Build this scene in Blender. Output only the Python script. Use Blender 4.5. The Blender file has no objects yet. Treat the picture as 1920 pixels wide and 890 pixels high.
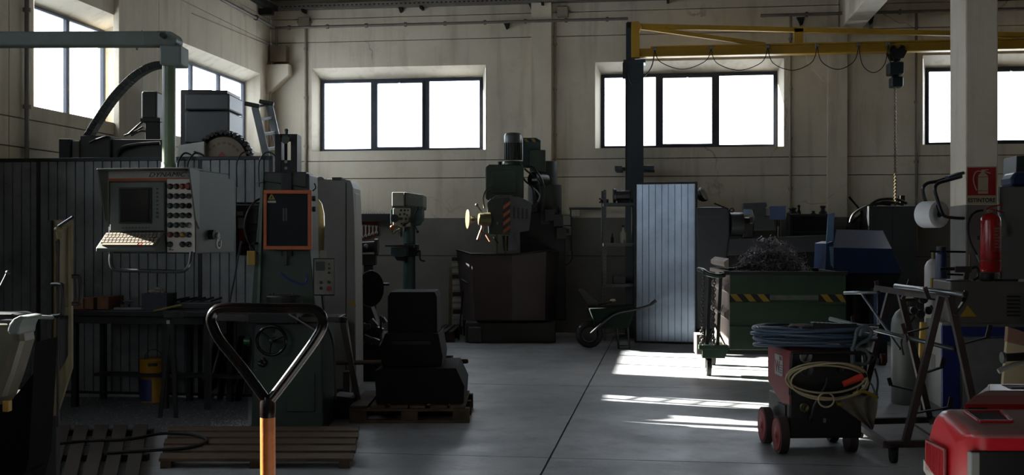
import bpy, bmesh, math, random
from mathutils import Vector, Matrix
random.seed(7)
C = bpy.context.scene.collection
SC = bpy.context.scene
# ---------------------------------------------------------------- camera
F, CX, CY, H = 2110.0, 960.0, 445.0, 1.55
YAW = math.atan2(290, 2110)
cyw, syw = math.cos(YAW), math.sin(YAW)
cam = bpy.data.cameras.new('camera'); cam.sensor_width = 36; cam.lens = 36 * F / 1920
cam.clip_start = 0.05; cam.clip_end = 300
co = bpy.data.objects.new('camera', cam); C.objects.link(co)
co.location = (0, 0, H); co.rotation_euler = (math.pi / 2, 0, YAW)
SC.camera = co
# ---------------------------------------------------------------- world, sun, exposure
W = bpy.data.worlds.new('daylight'); SC.world = W; W.use_nodes = True
nt = W.node_tree; bg = nt.nodes['Background']
bg.inputs[0].default_value = (0.88, 0.94, 1.0, 1); bg.inputs[1].default_value = 5.5
sun = bpy.data.lights.new('sun', 'SUN'); sun.energy = 55; sun.angle = math.radians(0.6); sun.color = (1.0, 0.93, 0.82)
so = bpy.data.objects.new('sun', sun); C.objects.link(so); so.location = (-20, 27, 10)
so.rotation_euler = Vector((1, -0.27, -0.485)).to_track_quat('-Z', 'Y').to_euler()
SC.view_settings.view_transform = 'Standard'; SC.view_settings.look = 'None'
SC.view_settings.exposure = 0.6; SC.view_settings.gamma = 1.0; SC.view_settings.use_curve_mapping = False
cy_ = SC.cycles
cy_.use_denoising = True; cy_.max_bounces = 8; cy_.diffuse_bounces = 5; cy_.glossy_bounces = 4
cy_.transparent_max_bounces = 12; cy_.sample_clamp_indirect = 6.0; cy_.caustics_reflective = False; cy_.caustics_refractive = False
# ---------------------------------------------------------------- geometry of the view (pixel -> room metres)
def P(px, py, d):
    u = (px - CX) / F * d
    return Vector((u * cyw - d * syw, u * syw + d * cyw, H + (CY - py) / F * d))
def on_y(px, py, Y):
    a = (px - CX) / F; return P(px, py, Y / (a * syw + cyw))
def on_x(px, py, X):
    a = (px - CX) / F; return P(px, py, X / (a * cyw - syw))
def on_z(px, py, z=0.0):
    return P(px, py, (z - H) * F / (CY - py))
# ---------------------------------------------------------------- materials
def lin(c):
    return tuple(((v / 255) / 12.92 if v / 255 <= 0.04045 else ((v / 255 + 0.055) / 1.055) ** 2.4) for v in c)
MATS = {}
ALB = 1.0  # old, oily paint reflects less; darkened further in place of missing shade
def mat(name, col, rough=0.6, metal=0.0, var=0.25, scale=6.0, bump=0.1, dirt=None, dirt_amt=0.35, spec=0.5, emit=None):
    """procedural paint / metal: colour varied by noise, patches of dirt, fine relief; object coordinates"""
    if name in MATS: return MATS[name]
    m = bpy.data.materials.new(name); m.use_nodes = True; n = m.node_tree.nodes; l = m.node_tree.links
    b = n['Principled BSDF']; b.inputs['Roughness'].default_value = rough; b.inputs['Metallic'].default_value = metal
    b.inputs['Specular IOR Level'].default_value = spec
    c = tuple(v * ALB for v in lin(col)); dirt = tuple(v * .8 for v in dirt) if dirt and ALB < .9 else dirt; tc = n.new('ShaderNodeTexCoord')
    no = n.new('ShaderNodeTexNoise'); no.inputs['Scale'].default_value = scale; no.inputs['Detail'].default_value = 6
    l.new(tc.outputs['Object'], no.inputs['Vector'])
    r = n.new('ShaderNodeValToRGB'); r.color_ramp.elements[0].position = 0.3; r.color_ramp.elements[1].position = 0.7
    r.color_ramp.elements[0].color = (*[v * (1 - var) for v in c], 1); r.color_ramp.elements[1].color = (*[min(1, v * (1 + var * .6)) for v in c], 1)
    l.new(no.outputs['Fac'], r.inputs['Fac']); out = r.outputs['Color']
    if dirt:
        n2 = n.new('ShaderNodeTexNoise'); n2.inputs['Scale'].default_value = scale * .6; n2.inputs['Detail'].default_value = 9; n2.inputs['Roughness'].default_value = .7
        l.new(tc.outputs['Object'], n2.inputs['Vector'])
        r2 = n.new('ShaderNodeValToRGB'); r2.color_ramp.elements[0].position = 0.48; r2.color_ramp.elements[1].position = 0.68
        r2.color_ramp.elements[0].color = (0, 0, 0, 1); r2.color_ramp.elements[1].color = (dirt_amt,) * 3 + (1,)
        l.new(n2.outputs['Fac'], r2.inputs['Fac'])
        mx = n.new('ShaderNodeMix'); mx.data_type = 'RGBA'; l.new(r2.outputs['Color'], mx.inputs['Factor']); l.new(out, mx.inputs['A'])
        mx.inputs['B'].default_value = (*lin(dirt), 1); out = mx.outputs['Result']
    l.new(out, b.inputs['Base Color'])
    if bump:
        n3 = n.new('ShaderNodeTexNoise'); n3.inputs['Scale'].default_value = scale * 9; n3.inputs['Detail'].default_value = 4
        l.new(tc.outputs['Object'], n3.inputs['Vector'])
        bp = n.new('ShaderNodeBump'); bp.inputs['Strength'].default_value = bump; bp.inputs['Distance'].default_value = 0.01
        l.new(n3.outputs['Fac'], bp.inputs['Height']); l.new(bp.outputs['Normal'], b.inputs['Normal'])
    if emit:
        b.inputs['Emission Color'].default_value = (*lin(emit[0]), 1); b.inputs['Emission Strength'].default_value = emit[1]
    MATS[name] = m; return m
def wall_mat(name, dado=True):
    """old limewashed concrete: cream paint, grey dado below 1.87 m, streaks of grime and hairline cracks"""
    if name in MATS: return MATS[name]
    m = bpy.data.materials.new(name); m.use_nodes = True; n = m.node_tree.nodes; l = m.node_tree.links
    b = n['Principled BSDF']; b.inputs['Roughness'].default_value = .85
    g = n.new('ShaderNodeNewGeometry')
    def noise(s, d=6, ro=.6):
        t = n.new('ShaderNodeTexNoise'); t.inputs['Scale'].default_value = s; t.inputs['Detail'].default_value = d; t.inputs['Roughness'].default_value = ro
        l.new(g.outputs['Position'], t.inputs['Vector']); return t.outputs['Fac']
    def ramp(src, p0, p1, c0, c1):
        r = n.new('ShaderNodeValToRGB'); r.color_ramp.elements[0].position = p0; r.color_ramp.elements[1].position = p1
        r.color_ramp.elements[0].color = (*c0, 1); r.color_ramp.elements[1].color = (*c1, 1); l.new(src, r.inputs['Fac']); return r.outputs['Color']
    def mix(f, a, bb, mode='MIX'):
        x = n.new('ShaderNodeMix'); x.data_type = 'RGBA'; x.blend_type = mode
        for sock, v in (('Factor', f), ('A', a), ('B', bb)):
            if hasattr(v, 'is_linked'): l.new(v, x.inputs[sock])
            else: x.inputs[sock].default_value = v if sock == 'Factor' else (*v, 1)
        return x.outputs['Result']
    base = ramp(noise(.7, 5), .3, .7, lin((190, 180, 161)), lin((212, 203, 185)))
    mp = n.new('ShaderNodeMapping'); mp.inputs['Scale'].default_value = (5, 5, .5); l.new(g.outputs['Position'], mp.inputs['Vector'])
    st = n.new('ShaderNodeTexNoise'); st.inputs['Scale'].default_value = 1.0; st.inputs['Detail'].default_value = 8; l.new(mp.outputs['Vector'], st.inputs['Vector'])
    base = mix(ramp(st.outputs['Fac'], .52, .74, (0, 0, 0), (.4, .4, .4)), base, lin((120, 105, 88)))
    base = mix(ramp(noise(2.3, 10, .75), .55, .75, (0, 0, 0), (.35, .35, .35)), base, lin((140, 128, 108)))
    vo = n.new('ShaderNodeTexVoronoi'); vo.feature = 'DISTANCE_TO_EDGE'; vo.inputs['Scale'].default_value = .38
    nv = n.new('ShaderNodeTexNoise'); nv.inputs['Scale'].default_value = 1.6; nv.inputs['Detail'].default_value = 8; l.new(g.outputs['Position'], nv.inputs['Vector'])
    va = n.new('ShaderNodeVectorMath'); va.operation = 'ADD'; l.new(g.outputs['Position'], va.inputs[0]); l.new(nv.outputs['Color'], va.inputs[1]); l.new(va.outputs[0], vo.inputs['Vector'])
    crack = ramp(vo.outputs['Distance'], .002, .008, (1, 1, 1), (0, 0, 0)); patch = ramp(noise(.5, 3), .55, .62, (0, 0, 0), (.55, .55, .55))
    cm = mix(1.0, crack, patch, 'MULTIPLY'); base = mix(cm, base, lin((90, 80, 70)))
    if dado:
        sp = n.new('ShaderNodeSeparateXYZ'); l.new(g.outputs['Position'], sp.inputs[0])
        dd = ramp(sp.outputs['Z'], .1, .9, (0, 0, 0), (1, 1, 1))
        mr = n.new('ShaderNodeMapRange'); mr.inputs['From Min'].default_value = 1.872; mr.inputs['From Max'].default_value = 1.868
        l.new(sp.outputs['Z'], mr.inputs['Value'])
        grey = ramp(noise(1.5), .3, .7, lin((96, 94, 89)), lin((112, 109, 102)))
        base = mix(mr.outputs['Result'], base, grey)
    l.new(base, b.inputs['Base Color'])
    bp = n.new('ShaderNodeBump'); bp.inputs['Strength'].default_value = .35; bp.inputs['Distance'].default_value = .01
    l.new(noise(22, 8), bp.inputs['Height']); l.new(bp.outputs['Normal'], b.inputs['Normal'])
    MATS[name] = m; return m
def floor_mat():
    m = bpy.data.materials.new('polished_concrete'); m.use_nodes = True; n = m.node_tree.nodes; l = m.node_tree.links
    b = n['Principled BSDF']; g = n.new('ShaderNodeNewGeometry')
    def noise(s, d=6, ro=.6):
        t = n.new('ShaderNodeTexNoise'); t.inputs['Scale'].default_value = s; t.inputs['Detail'].default_value = d; t.inputs['Roughness'].default_value = ro
        l.new(g.outputs['Position'], t.inputs['Vector']); return t.outputs['Fac']
    def ramp(src, p0, p1, c0, c1):
        r = n.new('ShaderNodeValToRGB'); r.color_ramp.elements[0].position = p0; r.color_ramp.elements[1].position = p1
        r.color_ramp.elements[0].color = (*c0, 1); r.color_ramp.elements[1].color = (*c1, 1); l.new(src, r.inputs['Fac']); return r.outputs['Color']
    base = ramp(noise(.55, 8), .3, .7, lin((118, 122, 126)), lin((158, 160, 162)))
    x = n.new('ShaderNodeMix'); x.data_type = 'RGBA'; l.new(ramp(noise(3.2, 12, .75), .5, .7, (0, 0, 0), (.55, .55, .55)), x.inputs['Factor'])
    l.new(base, x.inputs['A']); x.inputs['B'].default_value = (*lin((84, 82, 80)), 1)
    y = n.new('ShaderNodeMix'); y.data_type = 'RGBA'; l.new(ramp(noise(24, 3, .5), .66, .72, (0, 0, 0), (.5, .5, .5)), y.inputs['Factor'])
    l.new(x.outputs['Result'], y.inputs['A']); y.inputs['B'].default_value = (*lin((60, 58, 56)), 1)
    l.new(y.outputs['Result'], b.inputs['Base Color'])
    l.new(ramp(noise(1.8, 8), .3, .75, (.34,) * 3, (.62,) * 3), b.inputs['Roughness'])
    bp = n.new('ShaderNodeBump'); bp.inputs['Strength'].default_value = .12; bp.inputs['Distance'].default_value = .01
    l.new(noise(40, 4), bp.inputs['Height']); l.new(bp.outputs['Normal'], b.inputs['Normal']); return m
def glass_mat(name='window_glass', tint=(.96, .98, 1.0), gloss=.06):
    if name in MATS: return MATS[name]
    m = bpy.data.materials.new(name); m.use_nodes = True; n = m.node_tree.nodes; l = m.node_tree.links
    n.remove(n['Principled BSDF']); t = n.new('ShaderNodeBsdfTransparent'); t.inputs[0].default_value = (*tint, 1)
    g = n.new('ShaderNodeBsdfGlossy'); g.inputs['Roughness'].default_value = .05; x = n.new('ShaderNodeMixShader')
    fr = n.new('ShaderNodeLayerWeight'); fr.inputs[0].default_value = .5; pw = n.new('ShaderNodeMath'); pw.operation = 'POWER'; pw.inputs[1].default_value = 5
    mr = n.new('ShaderNodeMapRange'); mr.inputs['To Min'].default_value = gloss * .5; mr.inputs['To Max'].default_value = .9
    l.new(fr.outputs['Facing'], pw.inputs[0]); l.new(pw.outputs[0], mr.inputs['Value']); l.new(mr.outputs['Result'], x.inputs[0])
    l.new(t.outputs[0], x.inputs[1]); l.new(g.outputs[0], x.inputs[2]); l.new(x.outputs[0], n['Material Output'].inputs[0])
    MATS[name] = m; return m
# ---------------------------------------------------------------- mesh builder
class MB:
    def __init__(s): s.v = []; s.f = []; s.sm = []
    def add(s, vs, fs, smooth=False):
        b = len(s.v); s.v += [tuple(v) for v in vs]; s.f += [tuple(b + i for i in f) for f in fs]; s.sm += [smooth] * len(fs); return s
    def box(s, x0, x1, y0, y1, z0, z1):
        x0, x1 = min(x0, x1), max(x0, x1); y0, y1 = min(y0, y1), max(y0, y1); z0, z1 = min(z0, z1), max(z0, z1)
        return s.add([(x0, y0, z0), (x1, y0, z0), (x1, y1, z0), (x0, y1, z0), (x0, y0, z1), (x1, y0, z1), (x1, y1, z1), (x0, y1, z1)],
                     [(0, 3, 2, 1), (4, 5, 6, 7), (0, 1, 5, 4), (1, 2, 6, 5), (2, 3, 7, 6), (3, 0, 4, 7)])
    def rbox(s, c, size, rot=(0, 0, 0)):
        from mathutils import Euler
        M = Euler(rot).to_matrix(); a, b_, c_ = [k / 2 for k in size]; c = Vector(c)
        vs = [c + M @ Vector((i * a, j * b_, k * c_)) for k in (-1, 1) for j in (-1, 1) for i in (-1, 1)]
        return s.add(vs, [(0, 2, 3, 1), (4, 5, 7, 6), (0, 1, 5, 4), (1, 3, 7, 5), (3, 2, 6, 7), (2, 0, 4, 6)])
    def beam(s, a, b, w, h, up=(0, 0, 1)):
        """square bar from a to b, w across, h along up"""
        a, b = Vector(a), Vector(b); d = (b - a).normalized(); up = Vector(up)
        if abs(d.dot(up)) > .98: up = Vector((0, 1, 0))
        r = d.cross(up).normalized(); q = r.cross(d).normalized()
        vs = [p + r * (i * w / 2) + q * (j * h / 2) for p in (a, b) for j in (-1, 1) for i in (-1, 1)]
        return s.add(vs, [(0, 1, 3, 2), (4, 6, 7, 5), (0, 4, 5, 1), (1, 5, 7, 3), (3, 7, 6, 2), (2, 6, 4, 0)])
    def ring(s, c, ax, r, n, ph=0.0):
        ax = Vector(ax).normalized(); t = Vector((0, 0, 1)) if abs(ax.z) < .9 else Vector((1, 0, 0))
        a = ax.cross(t).normalized(); b = ax.cross(a); c = Vector(c)
        return [c + a * (r * math.cos(2 * math.pi * i / n + ph)) + b * (r * math.sin(2 * math.pi * i / n + ph)) for i in range(n)]
    def cyl(s, a, b, r0, r1=None, n=20, caps=True):
        r1 = r0 if r1 is None else r1; a, b = Vector(a), Vector(b); ax = b - a
        A, B = s.ring(a, ax, r0, n), s.ring(b, ax, r1, n)
        s.add(A + B, [(i, i + n, (i + 1) % n + n, (i + 1) % n) for i in range(n)], True)
        if caps:
            if r0 > 1e-5: s.add(A, [tuple(range(n))])
            if r1 > 1e-5: s.add(B, [tuple(reversed(range(n)))])
        return s
    def lathe(s, prof, o=(0, 0, 0), ax=(0, 0, 1), n=24):
        """prof: (radius, height along ax)"""
        o = Vector(o); ax = Vector(ax).normalized(); rows = [s.ring(o + ax * h, ax, max(r, 1e-5), n) for r, h in prof]
        vs = [p for r in rows for p in r]; fs = []
        for k in range(len(rows) - 1):
            for i in range(n): fs.append((k * n + i, (k + 1) * n + i, (k + 1) * n + (i + 1) % n, k * n + (i + 1) % n))
        s.add(vs, fs, True)
        if prof[0][0] > 1e-4: s.add(rows[0], [tuple(range(n))])
        if prof[-1][0] > 1e-4: s.add(rows[-1], [tuple(reversed(range(n)))])
        return s
    def tube(s, pts, r, n=8, closed=False, caps=True):
        pts = [Vector(p) for p in pts]; m = len(pts); rs = r if isinstance(r, (list, tuple)) else [r] * m
        def tan(i):
            if closed: return (pts[(i + 1) % m] - pts[i - 1]).normalized()
            return (pts[min(i + 1, m - 1)] - pts[max(i - 1, 0)]).normalized()
        t = tan(0); u = t.cross(Vector((0, 0, 1)) if abs(t.z) < .9 else Vector((1, 0, 0))).normalized(); rows = []
        for i in range(m):
            t = tan(i); u = (u - t * u.dot(t)); u = u.normalized() if u.length > 1e-6 else t.orthogonal().normalized(); w = t.cross(u)
            rows.append([pts[i] + (u * math.cos(2 * math.pi * k / n) + w * math.sin(2 * math.pi * k / n)) * rs[i] for k in range(n)])
        vs = [p for q in rows for p in q]; fs = []
        for i in range(m if closed else m - 1):
            j = (i + 1) % m
            for k in range(n): fs.append((i * n + k, i * n + (k + 1) % n, j * n + (k + 1) % n, j * n + k))
        s.add(vs, fs, True)
        if caps and not closed: s.add(rows[0], [tuple(reversed(range(n)))]); s.add(rows[-1], [tuple(range(n))])
        return s
    def prism(s, poly, a, b, plane='xz'):
        """polygon extruded from a to b along the axis left out of plane"""
        n = len(poly)
        def q(p, t): return {'xz': (p[0], t, p[1]), 'yz': (t, p[0], p[1]), 'xy': (p[0], p[1], t)}[plane]
        vs = [q(p, a) for p in poly] + [q(p, b) for p in poly]
        return s.add(vs, [tuple(range(n)), tuple(reversed(range(n, 2 * n)))] + [(i, i + n, (i + 1) % n + n, (i + 1) % n) for i in range(n)])
    def torus(s, c, ax, R, r, n=32, k=10):
        s.tube(s.ring(c, ax, R, n), r, k, closed=True); return s
    def ball(s, c, r, sc=(1, 1, 1), n=16, k=10):
        c = Vector(c); vs = []; fs = []
        for i in range(k + 1):
            th = math.pi * i / k
            for j in range(n):
                ph = 2 * math.pi * j / n
                vs.append((c.x + r * sc[0] * math.sin(th) * math.cos(ph), c.y + r * sc[1] * math.sin(th) * math.sin(ph), c.z + r * sc[2] * math.cos(th)))
        for i in range(k):
            for j in range(n): fs.append((i * n + j, (i + 1) * n + j, (i + 1) * n + (j + 1) % n, i * n + (j + 1) % n))
        return s.add(vs, fs, True)
    def build(s, name, m, parent=None, bevel=0.0, kind=None, label=None, seg=2, normals=True, solid=0):
        me = bpy.data.meshes.new(name); me.from_pydata(s.v, [], s.f)
        me.polygons.foreach_set('use_smooth', s.sm); me.materials.append(m); me.update()
        if normals:
            bm = bmesh.new(); bm.from_mesh(me); bmesh.ops.recalc_face_normals(bm, faces=bm.faces); bm.to_mesh(me); bm.free()
        o = bpy.data.objects.new(name, me); C.objects.link(o)
        if parent is not None: o.parent = parent
        if solid: sd = o.modifiers.new('thickness', 'SOLIDIFY'); sd.thickness = solid
        if bevel:
            bv = o.modifiers.new('edges', 'BEVEL'); bv.width = bevel; bv.segments = seg; bv.limit_method = 'ANGLE'; bv.angle_limit = math.radians(50)
        if kind: o['kind'] = kind
        if label: o['label'] = label
        return o
def piece(mesh_obj, name, parent, loc=(0, 0, 0), rot=(0, 0, 0), scale=(1, 1, 1)):
    o = bpy.data.objects.new(name, mesh_obj.data); C.objects.link(o); o.parent = parent
    o.location = loc; o.rotation_euler = rot; o.scale = scale
    for md in mesh_obj.modifiers:
        if md.type == 'BEVEL':
            b = o.modifiers.new('edges', 'BEVEL'); b.width = md.width; b.segments = md.segments; b.limit_method = 'ANGLE'; b.angle_limit = md.angle_limit
    return o
def tag(o, label, cat, group=None):
    o['label'] = label; o['category'] = cat
    if group: o['group'] = group
    return o
class Thing:
    """an Empty on the floor (or at z) under pixel column px at camera depth d; p() gives local points for pixels"""
    def __init__(s, name, label, cat, px, d, rz=YAW, z=0.0, group=None, loc=None):
        s.d = d; s.rz = rz
        l = Vector(loc) if loc is not None else P(px, CY, d)
        if loc is None: l.z = z
        s.o = bpy.data.objects.new(name, None); C.objects.link(s.o); s.o.location = l; s.o.rotation_euler = (0, 0, rz); s.o.empty_display_size = .1
        tag(s.o, label, cat, group); s.l = l; s.k = d / F
    def loc_(s, w):
        v = Vector(w) - s.l; c, n = math.cos(s.rz), math.sin(s.rz)
        return Vector((v.x * c + v.y * n, -v.x * n + v.y * c, v.z))
    def p(s, px, py, dd=0.0): return s.loc_(P(px, py, s.d + dd))
    def x(s, px, dd=0.0): return s.p(px, CY, dd).x
    def z(s, py, dd=0.0): return H + (CY - py) / F * (s.d + dd) - s.l.z
    def pbox(s, mb, x0, y0, x1, y1, a=0.0, b=.1):
        """box whose front face covers pixels x0..x1, y0..y1 at depth a, reaching back to depth b"""
        q, r = s.p(x0, y0, a), s.p(x1, y1, a); return mb.box(q.x, r.x, q.y, q.y + (b - a), r.z, q.z)
    def pprism(s, mb, pts, a=0.0, b=.1):
        q = [s.p(x, y, a) for x, y in pts]; return mb.prism([(v.x, v.z) for v in q], q[0].y, q[0].y + (b - a))
def dup(root, loc=None, rz=None, label=None, group=None):
    r = root.copy(); C.objects.link(r)
    if loc is not None: r.location = loc
    if rz is not None: r.rotation_euler = (0, 0, rz)
    if label: r['label'] = label
    if group: r['group'] = group
    for ch in list(root.children):
        c = ch.copy(); C.objects.link(c); c.parent = r
        for g in list(ch.children):
            d = g.copy(); C.objects.link(d); d.parent = c
    return r
def arc(c, r, a0, a1, n=12, plane='xz'):
    out = []
    for i in range(n + 1):
        a = math.radians(a0 + (a1 - a0) * i / n); u, v = r * math.cos(a), r * math.sin(a)
        out.append(Vector(c) + (Vector((u, 0, v)) if plane == 'xz' else Vector((u, v, 0)) if plane == 'xy' else Vector((0, u, v))))
    return out
def smooth(pts, n=6, closed=False):
    """Catmull-Rom through the points"""
    pts = [Vector(p) for p in pts]; m = len(pts); out = []
    for i in range(m if closed else m - 1):
        if closed: a, b, c, d = pts[i - 1], pts[i], pts[(i + 1) % m], pts[(i + 2) % m]
        else: a, b, c, d = pts[max(i - 1, 0)], pts[i], pts[i + 1], pts[min(i + 2, m - 1)]
        for k in range(n):
            t = k / n; out.append(.5 * ((2 * b) + (c - a) * t + (2 * a - 5 * b + 4 * c - d) * t * t + (3 * b - a - 3 * c + d) * t ** 3))
    if not closed: out.append(pts[-1])
    return out
def text_mesh(txt, size, m, name, parent, loc, rot, shear=0.0, depth=.0008, align='LEFT', sx=1.0, offset=0.0):
    cu = bpy.data.curves.new(name, 'FONT'); cu.body = txt; cu.size = size; cu.shear = shear; cu.extrude = depth; cu.align_x = align; cu.offset = offset
    t = bpy.data.objects.new(name, cu); C.objects.link(t)
    dg = bpy.context.evaluated_depsgraph_get(); me = bpy.data.meshes.new_from_object(t.evaluated_get(dg)); bpy.data.objects.remove(t)
    me.materials.clear(); me.materials.append(m)
    o = bpy.data.objects.new(name, me); C.objects.link(o); o.parent = parent; o.location = loc; o.rotation_euler = rot; o.scale = (sx, 1, 1); return o
def struct(o): o['kind'] = 'structure'; return o
def sempty(name):
    o = bpy.data.objects.new(name, None); C.objects.link(o); o['kind'] = 'structure'; return o
# ================================================================ THE SETTING
XL, YB, ZC = -6.6, 18.2, 5.52
XR, YF = 13.0, -4.5
wm = wall_mat('limewashed_wall'); plain_wall = wall_mat('limewashed_beam', False)
joint_m = mat('joint_filler', (58, 54, 50), .9, bump=0)
frame_m = mat('window_frame_paint', (34, 42, 56), .5, var=.2, dirt=(70, 70, 70))
gm = glass_mat()
def build_wall(name, mapf, s0, s1, zj, bays, holes, zmax):
    """mapf(s, t, z) -> room point (t goes into the wall). holes: (s0, s1, z0, z1, splay_side, splay_top)"""
    def mbox(mb, a0, a1, t0, t1, z0, z1):
        vs = [mapf(a, t, z) for z in (z0, z1) for t in (t0, t1) for a in (a0, a1)]
        mb.add(vs, [(0, 2, 3, 1), (4, 5, 7, 6), (0, 1, 5, 4), (1, 3, 7, 5), (3, 2, 6, 7), (2, 0, 4, 6)])
    def grid(mb, a0, a1, z0, z1, t0, t1):
        hs = [h for h in holes if h[1] > a0 and h[0] < a1 and h[3] > z0 and h[2] < z1]
        ss = sorted({a0, a1, *[min(max(v, a0), a1) for h in hs for v in h[:2]]}); zs = sorted({z0, z1, *[min(max(v, z0), z1) for h in hs for v in h[2:4]]})
        for i in range(len(ss) - 1):
            for j in range(len(zs) - 1):
                a, z = (ss[i] + ss[i + 1]) / 2, (zs[j] + zs[j + 1]) / 2
                if not any(h[0] < a < h[1] and h[2] < z < h[3] for h in hs): mbox(mb, ss[i], ss[i + 1], t0, t1, zs[j], zs[j + 1])
    b = MB(); grid(b, s0, s1, 0, zmax, .06, .32); wall = struct(b.build(name, joint_m, normals=True))
    for a0, a1 in bays:
        for j in range(len(zj) - 1):
            b = MB(); g = .006; grid(b, a0 + g, a1 - g, zj[j] + g, zj[j + 1] - g, 0, .065)
            o = b.build('panel', wm, wall)
            bm = bmesh.new(); bm.from_mesh(o.data); bmesh.ops.remove_doubles(bm, verts=bm.verts, dist=1e-4)
            seen = {}
            for f in bm.faces: seen.setdefault(tuple(sorted(v.index for v in f.verts)), []).append(f)
            bmesh.ops.delete(bm, geom=[f for fs in seen.values() if len(fs) > 1 for f in fs], context='FACES_ONLY')
            bm.to_mesh(o.data); bm.free()
    return wall
def reveal(parent, mapf, h, t1=.25):
    a0, a1, z0, z1, ss, st = h; i0, i1, j0, j1 = a0 + ss, a1 - ss, z0, z1 - st
    vs = [mapf(a0, -.004, z0), mapf(a1, -.004, z0), mapf(a1, -.004, z1), mapf(a0, -.004, z1), mapf(i0, t1, j0), mapf(i1, t1, j0), mapf(i1, t1, j1), mapf(i0, t1, j1),
          mapf(i0, .32, j0), mapf(i1, .32, j0), mapf(i1, .32, j1), mapf(i0, .32, j1)]
    MB().add(vs, [(0, 1, 5, 4), (1, 2, 6, 5), (2, 3, 7, 6), (3, 0, 4, 7), (4, 5, 9, 8), (5, 6, 10, 9), (6, 7, 11, 10), (7, 4, 8, 11)]).build('reveal', wm, parent, normals=False)
    return i0, i1, j0, j1
def window(name, mapf, r, splits, t=.25, w=.045, thick=.03):
    """steel frame with fixed outer lights and a slightly smaller opening sash in the middle"""
    i0, i1, j0, j1 = r; root = sempty(name)
    def mbox(mb, a0, a1, t0, t1, z0, z1):
        vs = [mapf(a, tt, z) for z in (z0, z1) for tt in (t0, t1) for a in (a0, a1)]
        mb.add(vs, [(0, 2, 3, 1), (4, 5, 7, 6), (0, 1, 5, 4), (1, 3, 7, 5), (3, 2, 6, 7), (2, 0, 4, 6)])
    b = MB()
    mbox(b, i0, i1, t - .03, t + .03, j0, j0 + w); mbox(b, i0, i1, t - .03, t + .03, j1 - w, j1); mbox(b, i0, i0 + w, t - .029, t + .029, j0, j1); mbox(b, i1 - w, i1, t - .029, t + .029, j0, j1)
    for s in splits: mbox(b, s - w * .9, s + w * .9, t - .028, t + .028, j0, j1)
    b.build('frame', frame_m, root)
    ed = [i0 + w] + [v for s in splits for v in (s - w * .9, s + w * .9)] + [i1 - w]
    for k in range(0, len(ed), 2):
        a, c = ed[k], ed[k + 1]; mid = (k == 2 and thick > .02); e = thick if mid else .008; b = MB()
        tt = t - .045 if mid else t - .02
        mbox(b, a, a + e, tt, t + .02, j0 + w, j1 - w); mbox(b, c - e, c, tt, t + .02, j0 + w, j1 - w)
        mbox(b, a, c, tt + .001, t + .019, j0 + w, j0 + w + e); mbox(b, a, c, tt + .001, t + .019, j1 - w - e, j1 - w)
        sash = b.build('sash', frame_m, root)
        b = MB(); mbox(b, a + e, c - e, t - .003, t + .003, j0 + w + e, j1 - w - e); b.build('pane', gm, sash)
        if mid:
            b = MB(); m = (a + c) / 2; mbox(b, m - .015, m + .015, tt - .05, tt, j1 - w - .03, j1 - w); b.build('latch', frame_m, sash)
    return root
mapB = lambda s, t, z: Vector((s, YB + t, z))
mapL = lambda s, t, z: Vector((XL - t, s, z))
mapR = lambda s, t, z: Vector((XR + t, s, z))
mapF = lambda s, t, z: Vector((s, YF - t, z))
yw = YB + .25; bx = lambda px: on_y(px, 200, yw).x
ztop = on_y(750, 148, yw).z; zsill = on_y(750, 284, yw).z
def bh(p0, p1): return (bx(p0) - .09, bx(p1) + .10, zsill, ztop + .17, .09, .17)
bay_x = [XL, bx(1014), bx(1569), 5.9, 9.4, XR]
hB = [bh(603, 904), bh(1128, 1455), bh(1735, 2050), (6.4, 9.0, zsill, ztop + .17, .09, .17), (9.8, 12.6, zsill, ztop + .17, .09, .17)]
zjB = [0, 1.25, 2.53, 2.82, 4.81, 5.2, 5.6]
wall_back = build_wall('wall_back', mapB, XL, XR, zjB, list(zip(bay_x[:-1], bay_x[1:])), hB, 5.7)
sp1 = [bx(701), bx(800)]; sp2 = [bx(1235), bx(1343)]; sp3 = [bx(1842), bx(1945)]
for k, (h, sp) in enumerate(zip(hB, (sp1, sp2, sp3, [7.3, 8.1], [10.8, 11.7]))):
    window('window_%d' % (k + 1), mapB, reveal(wall_back, mapB, h), sp)
zsl, ztl = 2.93, 4.08
hL = [(11.05, 13.1, zsl, ztl + .15, .1, .15), (14.4, 17.7, zsl, ztl + .15, .1, .15), (6.3, 8.5, zsl, ztl + .15, .1, .15), (2.6, 6.2, zsl, ztl + .15, .1, .15)]
wall_left = build_wall('wall_left', mapL, YF, YB + .32, [0, 1.25, 2.48, 2.78, 4.81, 5.2, 5.6], [(YF, 1.5), (1.5, 6.8), (6.8, 10.6), (10.6, 14.0), (14.0, YB)], hL, 5.7)
for k, (h, sp) in enumerate(zip(hL, ([12.14], [15.55, 16.57], [7.0, 7.8], [3.8, 5.0]))):
    window('window_%d' % (k + 6), mapL, reveal(wall_left, mapL, h), sp, w=.024, thick=.01)
wall_right = build_wall('wall_right', mapR, YF, YB, [0, 2.5, 5.6], [(YF, 6), (6, 12), (12, YB)], [], 5.7)
hF = [(-6.3, -3.6, 2.7, 4.2, .1, .15)]
wall_front = build_wall('wall_front', mapF, XL, XR, [0, 2.5, 5.6], [(XL, -1), (-1, 6), (6, XR)], hF, 5.7)
for k, h in enumerate(hF): window('window_%d' % (k + 11), mapF, reveal(wall_front, mapF, h), [h[0] + 1.05, h[0] + 1.95])
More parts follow.
